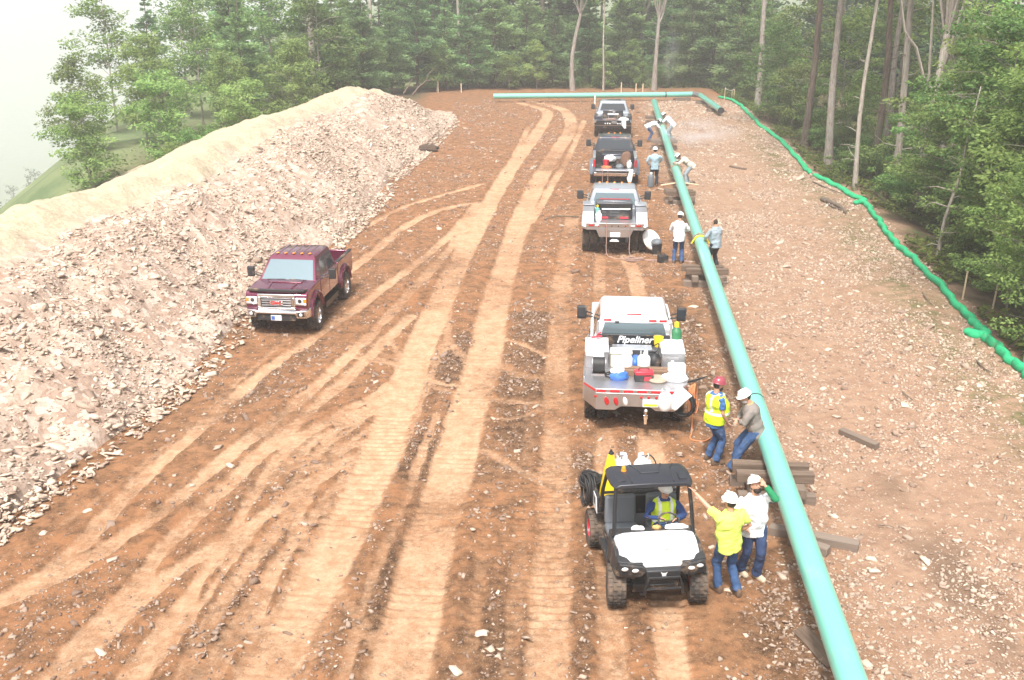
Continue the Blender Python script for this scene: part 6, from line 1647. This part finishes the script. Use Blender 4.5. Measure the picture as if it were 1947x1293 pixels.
bark = BK['brown']
def stick(name, pix, r, label, cat='branch', z=.06, rise=0):
    pts = [on(x, y) + Vector((0, 0, z + (rise * k if rise else 0))) for k, (x, y) in enumerate(pix)]
    P = spline([tuple(p) for p in pts], 4)
    return tag(MB().tube([tuple(q) for q in P], [r * (1 - .7 * k / len(P)) * random.uniform(.85, 1.2) for k in range(len(P))], 7).build(name, bark, None, angle=60), label, cat)
stick('log', [(1563, 388), (1580, 396), (1598, 404), (1607, 414)], .13, 'rotten brown log lying inside the short sock', 'log', .08)
stick('root', [(1572, 398), (1585, 404), (1602, 410)], .07, 'root wood lying against the rotten log')
stick('branch', [(1545, 352), (1570, 362), (1600, 372)], .04, 'dead branch on the bank inside the middle sock')
stick('branch', [(1855, 700), (1870, 715), (1885, 722)], .03, 'dead branch at the bank edge near the lapped sock')
stick('branch', [(1752, 570), (1765, 585), (1775, 592)], .02, 'thin dead branch on the grassy bank above the two stakes')
stick('branch', [(1715, 750), (1735, 765)], .018, 'small dark stick on open stony ground near the wood side')
stick('branch', [(1668, 1002), (1690, 1004), (1700, 1008)], .012, 'thin stick on stony ground beyond the long timber')
stick('branch', [(1100, 410), (1060, 412), (1035, 418)], .03, 'dark stick beside the second truck')
stick('root', [(1640, 318), (1680, 378), (1740, 382)], .05, 'dead pole lying on the wood floor behind the sock')
p = on(815, 288)
stump = crumple('root_ball', Vector((p.x, p.y, p.z)), (.5, .32, .2), 'brown', 'dark root ball at the foot of the berm', 'root ball', None, 51, .55)
stump.data.materials.clear(); stump.data.materials.append(mat('dark_root_soil', (.07, .045, .03), .95, var=.5, scale=9, bump=1.0, bscale=14))
b0 = Vector((-6.6, 71.5, 2.1))
tag(MB().tube([b0, b0 + Vector((.4, 0, .5)), b0 + Vector((.9, .1, .9)), b0 + Vector((1.6, .2, 1.0))], [.09, .07, .05, .02], 6).tube([b0 + Vector((.9, .1, .9)), b0 + Vector((1.1, 0, 1.4)), b0 + Vector((1.5, 0, 1.7))], [.05, .03, .015], 6).tube([b0 + Vector((-.6, -.2, .1)), b0 + Vector((-.2, .1, .7)), b0 + Vector((.1, .1, 1.2))], [.06, .04, .015], 6).build('dead_branch', bark, None, angle=60), 'dead forked branch sticking out of the berm top', 'branch')
# gear on the ground by the second truck
p = on(1248, 483)
t = bucket(p, 'black pail with a pale welding hood on it, near the white shirt', 'black', .19, .36)
crumple('welding_hood', p + Vector((0, 0, .36)), (.2, .18, .14), 'seat', 'pale grey welding hood set down on the black pail', 'hood', None, 61, .12)
t = empty('tool_case', on(1260, 498), .3, None, 'small black case on the dirt by the white-shirted man', 'case')
MB().b2(-.17, .17, -.12, .12, 0, .26).build('box', MT['black'], t, .02); MB().tube([(-.08, 0, .26), (-.06, 0, .32), (.06, 0, .32), (.08, 0, .26)], .012, 6).build('handle', MT['black'], t)
p = on(1237, 355); gas_bottle(p, 'grey-white bottle standing beside the man in dark trousers', 'seat', 'cyl_w', .62, .16)
hose('welding_lead', [on(1262, 500), on(1275, 506), on(1300, 500), on(1318, 470)], .016, 'lead', 'welding lead running from the black case to the pipe', 'cable', 'welding leads')
hose('welding_lead', [on(1195, 352), on(1215, 360), on(1240, 362), on(1270, 345)], .016, 'lead', 'welding lead running from the open pickup to the pipe', 'cable', 'welding leads')
# support legs at the far crib beside the open pickup
for s in (-1, 1):
    a = Vector((pipe_x(YC3 + .9) + s * .22, YC3 + .9, PZ - .08)); b_ = Vector((pipe_x(YC3 + .9) + s * .85, YC3 + .9, gz1(pipe_x(YC3) + s, YC3 + .9) + .5))
    tag(MB().cyl(a, b_ + Vector((0, 0, .1)), .035, .035, 8).build('pry_bar', stake_mat), 'pale bar propped against the pipe, ' + ('truck' if s < 0 else 'wood') + ' side, beside the open pickup', 'bar', 'bars propped at the pipe')
# ------------------------------------------------------------------ people
CL = dict(
    skin=mat('skin', (.50, .27, .18), .55, var=.1, scale=14), hair=mat('dark_hair', (.03, .02, .015), .8), grey_hair=mat('grey_beard', (.45, .42, .40), .9),
    denim=mat('blue_denim', (.035, .08, .185), .9, var=.3, scale=7, bump=.3, bscale=30, dirt=(.14, .15, .17), dirt_amt=.15), dark_denim=mat('dark_denim', (.025, .045, .11), .9, var=.3, scale=7, bump=.3, bscale=30),
    black=mat('black_trousers', (.022, .024, .032), .9, var=.3, scale=7, bump=.3, bscale=30), white=mat('white_shirt', (.74, .75, .77), .9, var=.05, scale=6, bump=.35, bscale=16),
    lime=mat('lime_shirt', (.66, .82, .14), .85, var=.05, scale=6, bump=.35, bscale=16), vest=mat('lime_vest', (.62, .80, .02), .7, var=.06, scale=8, bump=.2, bscale=20),
    tape=mat('silver_tape', (.72, .74, .70), .4), blue=mat('blue_shirt', (.045, .13, .33), .9, var=.15, scale=6, bump=.3, bscale=18), navy=mat('navy_shirt', (.02, .05, .16), .9, var=.15, scale=6, bump=.3, bscale=18),
    taupe=mat('taupe_jacket', (.22, .19, .17), .9, var=.18, scale=6, bump=.4, bscale=16), ltblue=mat('pale_blue_shirt', (.30, .42, .49), .9, var=.1, scale=6, bump=.3, bscale=18), greysh=mat('grey_shirt', (.27, .33, .37), .9, var=.1, scale=6, bump=.35, bscale=16),
    cream=mat('cream_jacket', (.52, .48, .41), .9, var=.1, scale=6, bump=.4, bscale=16), green=mat('green_sleeve', (.01, .20, .08), .85, var=.15, scale=8, bump=.3, bscale=20),
    hat=mat('white_hard_hat', (.82, .82, .80), .3, coat=.4), hat_red=mat('maroon_hard_hat', (.30, .05, .07), .3, coat=.4), boot=mat('brown_boot', (.13, .08, .05), .8, var=.3), boot_tan=mat('tan_boot', (.46, .38, .28), .85, var=.2), glass=mat('dark_lens', (.01, .01, .012), .1),
    leather=mat('tan_collar', (.55, .33, .14), .8, var=.2))
def remesh(mb, voxel, name, m, it=4, wob=0.0, seed=0):
    o = bpy.data.objects.new('tmp', mb.mesh('tmp')); COL.objects.link(o)
    md = o.modifiers.new('r', 'REMESH'); md.mode = 'VOXEL'; md.voxel_size = voxel; md.use_smooth_shade = True
    sm = o.modifiers.new('s', 'SMOOTH'); sm.factor = .5; sm.iterations = it
    dg = bpy.context.evaluated_depsgraph_get(); dg.update()
    me = bpy.data.meshes.new_from_object(o.evaluated_get(dg))
    bpy.data.objects.remove(o)
    me.name = name
    if wob:
        n = len(me.vertices); V = np.empty(n * 3, np.float32); N = np.empty(n * 3, np.float32)
        me.vertices.foreach_get('co', V); me.vertices.foreach_get('normal', N)
        V = V.reshape(-1, 3); N = N.reshape(-1, 3)
        d = fbm(V[:, 0] * 1.0 + V[:, 1] * .7 + seed, V[:, 2] * 1.0 + V[:, 1] * .5, 9, 3, seed)
        me.vertices.foreach_set('co', (V + N * (d * wob)[:, None]).astype(np.float32).ravel())
    me.shade_smooth(); me.materials.clear(); me.materials.append(m)
    return me
def ik(a, b, l1, l2, hint):
    a, b, hint = Vector(a), Vector(b), Vector(hint)
    d = b - a; L = min(d.length, (l1 + l2) * .999); u = d.normalized(); b = a + u * L
    x = (l1 * l1 - l2 * l2 + L * L) / (2 * L); h = math.sqrt(max(0, l1 * l1 - x * x))
    hp = hint - u * hint.dot(u)
    hp = hp.normalized() if hp.length > 1e-5 else u.orthogonal().normalized()
    return a + u * x + hp * h, b
def person(label, loc, rz, top, sleeve, legs, boots='boot', hat='hat', pel=(0, 0, .93), lean=0.0, side=0.0, twist=0.0, feet=((-.13, .0, 0), (.13, .02, 0)), hands=((-.27, .08, .84), (.27, .08, .84)),
           elbows=((-.6, -1, 0), (.6, -1, 0)), knees=((0, 1, 0), (0, 1, 0)), head=(0, 0), s=1.0, vest=False, beard=None, hair=True, shades=False, fat=1.0, foot_yaw=(.15, -.15), low_sleeve=(None, None), hat_tilt=0.0, shield=False, collar=None, brim=True, seed=0, group='workers on the site', hood=False):
    t = empty('person', loc, rz, None, label, 'person', group); t.scale = (s, s, s)
    pel = Vector(pel)
    sp = Vector((math.sin(side) * math.cos(lean), math.sin(lean), math.cos(lean) * math.cos(side))).normalized()
    fwd = Vector((0, math.cos(lean), -math.sin(lean)))
    rt = Vector((math.cos(twist), math.sin(twist), 0)); rt = (rt - sp * rt.dot(sp)).normalized()
    P = lambda k, f=0.0: pel + sp * k + fwd * f
    chest, nb = P(.36, .01), P(.53)
    neck = P(.57, .01)
    hy, hp = head
    hd = Matrix.Rotation(hy + twist, 3, 'Z') @ Matrix.Rotation(-hp - lean * .45, 3, 'X')
    hc = P(.60, .01) + hd @ Vector((0, .015, .11))
    SHO = [P(.475) + rt * (q * .185 * (1 + .04 * fat)) for q in (-1, 1)]
    HIP = [pel + Vector((q * .095, 0, -.02)) for q in (-1, 1)]
    arm, leg = [], []
    for i in (0, 1):
        e, w = ik(SHO[i], hands[i], .29, .265, elbows[i]); arm.append((SHO[i], e, w))
        f = Vector(feet[i]) + Vector((0, -.02, .09)); k, a = ik(HIP[i], f, .44, .43, knees[i]); leg.append((HIP[i], k, a))
    def torso(mb, g, k0=-.08, k1=.53, f=fat):
        ks = [(-.15, .162, .122), (-.08, .158, .118), (.02, .16, .12), (.14, .152 * (.6 + .4 * f), .112 * f), (.27, .165, .122 * (.5 + .5 * f)), (.38, .178, .122), (.455, .165, .10), (.51, .10, .075), (.545, .065, .06)]
        pts = [(P(k, .015 * (f - 1) * 8 if .05 < k < .3 else 0), (a + g, c + g)) for k, a, c in ks if k0 - .001 <= k <= k1 + .03]
        mb.tube([p for p, _ in pts], [r for _, r in pts], 18)
    # body
    b = MB(); torso(b, -.012)
    for i in (0, 1):
        h, k, a = leg[i]; b.tube([h, h.lerp(k, .5), k, k.lerp(a, .35), a], [.078, .068, .052, .05, .036], 10)
        sh, e, w = arm[i]; b.tube([sh - sp * .02, sh.lerp(e, .5), e, e.lerp(w, .4), w], [.05, .045, .037, .036, .026], 10)
        dr = (w - e).normalized(); lat = dr.cross(Vector(elbows[i])).normalized() if abs(dr.dot(Vector(elbows[i]).normalized())) < .98 else dr.orthogonal()
        nn = lat.cross(dr).normalized(); pm = w + dr * .045
        b.ell(pm, (.019, .04, .048), 10, 8, Matrix((nn, lat, dr)).transposed())
        for q, ln in ((-1.35, .062), (-.45, .074), (.45, .07), (1.35, .055)):
            r0 = pm + dr * .035 + lat * (q * .0195)
            b.tube([r0 - dr * .02, r0 + dr * ln * .55 + nn * .006, r0 + dr * ln * .9 + nn * .022], [.0105, .0098, .0085], 6)
        th = pm - dr * .02 + lat * (-.035); b.tube([th, th - lat * .022 + dr * .03 + nn * .012, th - lat * .022 + dr * .058 + nn * .022], [.0125, .0115, .0095], 6)
    b.tube([P(.50), neck, hc - hd @ Vector((0, .02, .05))], [.062, .056, .055], 12)
    b.ell(hc, (.076, .096, .112), 16, 12, hd); b.ell(hc + hd @ Vector((0, .035, -.062)), (.056, .058, .056), 12, 8, hd)
    b.ell(hc + hd @ Vector((0, .100, -.022)), (.014, .020, .024), 8, 6, hd)
    for q in (-1, 1): b.ell(hc + hd @ Vector((q * .078, -.005, -.018)), (.010, .02, .03), 8, 6, hd)
    link(bpy.data.objects.new('body', remesh(b, .0095, 'body', CL['skin'], 2)), t)
    # trousers
    m = MB(); torso(m, .010, -.08, .06)
    for i in (0, 1):
        h, k, a = leg[i]; hem = a.lerp(k, .04) - Vector((0, 0, .03))
        m.tube([h + Vector((0, 0, .03)), h.lerp(k, .45), k, k.lerp(hem, .5), hem], [.105, .098, .078, .074, .078], 12)
    to = link(bpy.data.objects.new('trousers', remesh(m, .014, 'trousers', CL[legs], 3, .026, seed + 3)), t)
    # shirt or jacket
    m = MB(); torso(m, (.018 if vest else .032) + .012 * (fat - 1) * 4, -.15, .53)
    for i in (0, 1):
        sh, e, w = arm[i]
        if sleeve == 'short': m.tube([sh - sp * .03 - (e - sh).normalized() * .03, sh.lerp(e, .4), sh.lerp(e, .72)], [.072, .068, .066], 12)
        elif sleeve == 'none': m.tube([sh - sp * .02, sh.lerp(e, .12)], [.07, .062], 12)
        else: m.tube([sh - sp * .03, sh.lerp(e, .5), e, e.lerp(w, .5), e.lerp(w, .96)], [.074, .066, .056, .05, .044], 12)
    link(bpy.data.objects.new('jacket' if top in ('taupe', 'cream') else 'shirt', remesh(m, .013, 'shirt', CL[top], 3, .03, seed)), t)
    for i in (0, 1):
        if low_sleeve[i]:
            sh, e, w = arm[i]; sl = MB().tube([e.lerp(sh, .30), e, e.lerp(w, .5), e.lerp(w, .95)], [.058, .058, .052, .042], 12)
            link(bpy.data.objects.new('sleeve', remesh(sl, .012, 'sleeve', CL[low_sleeve[i]], 2, .012, 9)), t)
    if vest:
        m = MB(); torso(m, .052 + .012 * (fat - 1) * 4, -.08, .50)
        for i in (0, 1): m.tube([P(.40) + rt * ((2 * i - 1) * .09), SHO[i] + sp * .035 - rt * ((2 * i - 1) * .05)], [.10, .062], 10)
        vm = remesh(m, .013, 'vest', CL['vest'], 3, .02, seed + 5); vo = link(bpy.data.objects.new('vest', vm), t)
        vm.calc_loop_triangles()
        for nm, test in (('waist_tape', lambda c: .13 < (c - pel).dot(sp) < .185), ('shoulder_tape', lambda c: (c - pel).dot(sp) >= .19 and .075 < abs((c - pel).dot(rt)) < .125)):
            vs, fs = {}, []; VV = []
            for p_ in vm.polygons:
                if test(p_.center):
                    f_ = []
                    for vi in p_.vertices:
                        if vi not in vs: vs[vi] = len(VV); VV.append(vm.vertices[vi].co + vm.vertices[vi].normal * .006)
                        f_.append(vs[vi])
                    fs.append(f_)
            me = bpy.data.meshes.new(nm); me.from_pydata([tuple(v) for v in VV], [], fs); me.shade_smooth(); me.materials.append(CL['tape'])
            link(bpy.data.objects.new(nm, me), vo)
    # boots
    for i in (0, 1):
        h, k, a = leg[i]; fy = foot_yaw[i]; d = Vector((math.sin(-fy), math.cos(fy), 0)); lt = Vector((d.y, -d.x, 0)); g0 = Vector((a.x, a.y, a.z - .09))
        bt = MB()
        ring = lambda o, w_, z0, z1: [g0 + d * o + lt * x + Vector((0, 0, z)) for x, z in ((-w_ * .9, z0), (w_ * .9, z0), (w_, z0 + (z1 - z0) * .45), (w_ * .6, z1), (-w_ * .6, z1), (-w_, z0 + (z1 - z0) * .45))]
        bt.loft([ring(-.085, .03, 0, .09), ring(-.06, .042, 0, .13), ring(.02, .046, 0, .13), ring(.09, .05, 0, .085), ring(.16, .05, 0, .07), ring(.195, .032, 0, .05)])
        bt.build('boot', CL[boots], t, .012, 2, 60)
    # head details
    HM = Matrix.Translation(hc) @ hd.to_4x4()
    def put(mb, nm, m_): o = mb.build(nm, m_, t, angle=60); o.matrix_local = HM; return o
    if hair: put(MB().ell((0, -.022, -.005), (.082, .088, .098), 14, 10), 'hair', CL['hair'])
    for q in (-1, 1): put(MB().ell((q * .03, .088, .004), (.011, .008, .007), 8, 6), 'eye', CL['glass'])
    put(MB().ell((0, .089, -.068), (.022, .008, .006), 8, 6), 'mouth', mat('lips', (.34, .13, .10), .6) if 'lips' not in bpy.data.materials else bpy.data.materials['lips'])
    if shades: put(MB().box((0, .093, .008), (.13, .02, .035)), 'sunglasses', CL['glass'])
    if beard: put(MB().ell((0, .045, -.085), (.066, .06, .055), 12, 8), 'beard', CL[beard])
    if hat:
        H = MB().lathe([(.118, .028), (.121, .040), (.116, .062), (.106, .095), (.083, .128), (.048, .147), (.004, .152)], 22, Matrix.Rotation(-hat_tilt, 4, 'X') @ Matrix.Diagonal((.93, 1.1, 1, 1)))
        ho2 = put(H, 'hard_hat', CL[hat])
        if brim:
            br = MB().loft([[Matrix.Rotation(-hat_tilt, 3, 'X') @ Vector((math.cos(a) * .112 * k_, math.sin(a) * (.128 + (.035 if math.sin(a) > 0 else .006) * (k_ - 1) * 8) * (k_ if math.sin(a) <= 0 else 1 + (k_ - 1) * .5), z)) for a in [2 * PI * j / 24 for j in range(24)]] for k_, z in ((1.0, .036), (1.09, .028), (1.09, .034), (1.0, .046))], False)
            bo2 = br.build('brim', CL[hat], ho2, angle=60)
        MB().box((0, 0, .148), (.03, .18, .014)).build('ridge', CL[hat], ho2, .005)
        if shield: MB().lathe([(.125, .05), (.15, .09), (.14, .15), (.09, .19)], 18, Matrix.Translation((0, .03, .0)) @ Matrix.Rotation(.5, 4, 'X')).build('face_shield', mat('grey_clear_shield', (.55, .6, .62), .15, alpha=.75), ho2)
    if hood: put(MB().loft([[(-.09, .06, -.13), (.09, .06, -.13), (.1, -.02, -.13), (-.1, -.02, -.13)], [(-.1, .125, .0), (.1, .125, .0), (.115, -.03, .0), (-.115, -.03, .0)], [(-.08, .11, .10), (.08, .11, .10), (.1, -.02, .12), (-.1, -.02, .12)]]), 'welding_hood', MT['black'])
    if collar:
        link(bpy.data.objects.new('collar', MB().tube([P(.47, .0), P(.545, .0)], [(.13, .10), (.085, .08)], 16).mesh('collar', CL[collar], 60)), t)
    return t
def to_local(w, loc, rz, s=1.0):
    d = Vector(w) - Vector(loc); c, n = math.cos(-rz), math.sin(-rz)
    return Vector((d.x * c - d.y * n, d.x * n + d.y * c, d.z)) / s
# driver
L0 = u(-.34, -.20, .03); rz0 = UY
person('driver in a lime vest and blue sleeves seated at the utility vehicle wheel', L0, rz0, 'navy', 'long', 'denim', pel=(0, .06, .73), lean=-.02, feet=((-.12, .60, .45), (.12, .60, .45)), hands=((-.13, .42, 1.06), (.16, .38, 1.06)), elbows=((-1, -.4, -.5), (1, -.4, -.5)), knees=((0, .3, 1), (0, .3, 1)), vest=True, shades=True, head=(.05, .1), s=.96, hair=True, seed=1)
# lime shirt, hand on the roof
pf = on(1380, 1128); r1 = .42
hand_w = u(-.60, .44, 1.80)
person('person in a lime sleeveless shirt and jeans, one hand up on the vehicle roof', pf, r1, 'lime', 'short', 'denim', hands=(to_local(hand_w, pf, r1, 1.0), (.20, .10, 1.0)), elbows=((-.3, -.6, -1), (1, -.7, -.2)), feet=((-.10, .10, 0), (.12, -.12, 0)), head=(.15, 0), side=-.04, fat=1.3, seed=2, foot_yaw=(.1, -.1), s=1.0)
# white tee, arm raised
pf = on(1426, 1094); r1 = PI + .12
person('bearded man in a white shirt, one green-sleeved arm raised to his hard hat', pf, r1, 'white', 'short', 'dark_denim', 'boot_tan', hands=((-.06, .17, 1.70), (.20, .12, .98)), elbows=((-.6, .9, -.5), (1, -.6, 0)), feet=((-.08, .08, 0), (.14, -.10, 0)), head=(.25, -.30), beard='hair', low_sleeve=('green', None), hat_tilt=-.25, side=.05, fat=1.15, seed=3, s=1.03, foot_yaw=(.5, .4))
# vest and red hat
pf = on(1353, 880); r1 = -PI / 2 + .35
person('bearded man in a lime vest, blue shirt and maroon hard hat, standing in profile', pf, r1, 'blue', 'short', 'denim', 'boot', 'hat_red', hands=((-.18, .20, .93), (.22, .16, .90)), elbows=((-.5, -1, 0), (.5, -1, 0)), head=(-.1, .15), vest=True, beard='hair', fat=1.5, seed=4, s=1.04)
# man leaning on the pipe
yy = pipe_y_at(826); cx = pipe_x(yy); pf = Vector((cx - .62, yy - .05, gz1(cx - .62, yy))); r1 = PI / 2 - .15
person('man in a taupe jacket and jeans sitting back against the pipe above the crib', pf, r1, 'taupe', 'long', 'denim', 'boot', 'hat', pel=(0, -.36, .86), lean=.30, feet=((-.14, .10, .0), (.10, -.02, 0)), hands=((-.03, -.06, 1.02), (.10, -.02, 1.0)), elbows=((-1, .1, -.5), (1, .1, -.5)), knees=((-.2, 1, .3), (.1, 1, .3)), head=(.3, .35), beard='grey_hair', collar='leather', fat=1.1, seed=5, s=1.05)
# white shirt, back to the camera
pf = on(1288, 500)
person('man in a loose white shirt and jeans, back turned, on truck side of pipe', pf, -.25, 'white', 'long', 'denim', hands=((-.14, .28, 1.0), (.16, .28, 1.02)), elbows=((-1, -.3, -.3), (1, -.3, -.3)), head=(-.2, .35), lean=.06, fat=1.2, seed=6, s=1.02)
# grey shirt behind the pipe
yy = pipe_y_at(474); pf = Vector((pipe_x(yy) + .48, yy + .25, 0)); pf.z = gz1(pf.x, pf.y)
person('man in a grey-blue shirt and black trousers, on the wood side of the pipe clamp', pf, .55, 'greysh', 'long', 'black', 'boot', None, hands=((-.20, .30, 1.02), (.16, .30, 1.06)), elbows=((-1, -.2, -.4), (1, -.2, -.3)), head=(.1, .3), lean=.08, fat=1.2, seed=7, low_sleeve=(None, None), s=1.02)
# far standing man
pf = on(1243, 354)
person('man in a pale shirt, white hard hat and dark trousers standing near the open pickup', pf, -.1, 'ltblue', 'long', 'black', hands=((-.24, .12, .95), (.16, .26, 1.05)), elbows=((-1, -.5, 0), (1, -.4, 0)), head=(0, .1), seed=8, s=1.06)
# bending welder
yy = J2; pf = Vector((pipe_x(yy) + .62, yy + .1, 0)); pf.z = gz1(pf.x, pf.y)
person('welder in a cream jacket bending over the pipe beside the open pickup', pf, PI / 2 - .1, 'cream', 'long', 'greysh', 'boot', 'hat', pel=(0, -.12, .88), lean=.95, feet=((-.16, .06, 0), (.16, -.06, 0)), hands=((-.12, .62, .98), (.12, .58, .98)), elbows=((-1, -.1, -.2), (1, -.1, -.2)), head=(0, .5), hood=True, seed=9, s=1.08)
# two at the farthest joint
yy = J3; pf = Vector((pipe_x(yy) - .75, yy - .1, 0)); pf.z = gz1(pf.x, pf.y)
person('welder in a white shirt and jeans stooping at the pipe beside the farthest truck', pf, -PI / 2 + .1, 'white', 'long', 'denim', 'boot', 'hat', pel=(0, -.15, .84), lean=1.15, feet=((-.16, .02, 0), (.16, -.1, 0)), hands=((-.12, .60, .72), (.12, .55, .74)), elbows=((-1, -.1, -.2), (1, -.1, -.2)), head=(0, .5), hood=True, seed=10, s=1.08)
pf = Vector((pipe_x(yy) + .55, yy + .2, 0)); pf.z = gz1(pf.x, pf.y)
person('welder in white leaning over the far side of the pipe by the farthest truck', pf, PI / 2 - .3, 'white', 'long', 'greysh', 'boot', 'hat', pel=(0, -.1, .90), lean=.75, feet=((-.16, .02, 0), (.16, -.06, 0)), hands=((-.12, .55, .98), (.12, .52, .98)), elbows=((-1, -.1, -.2), (1, -.1, -.2)), head=(0, .4), hood=True, seed=11, s=1.1)
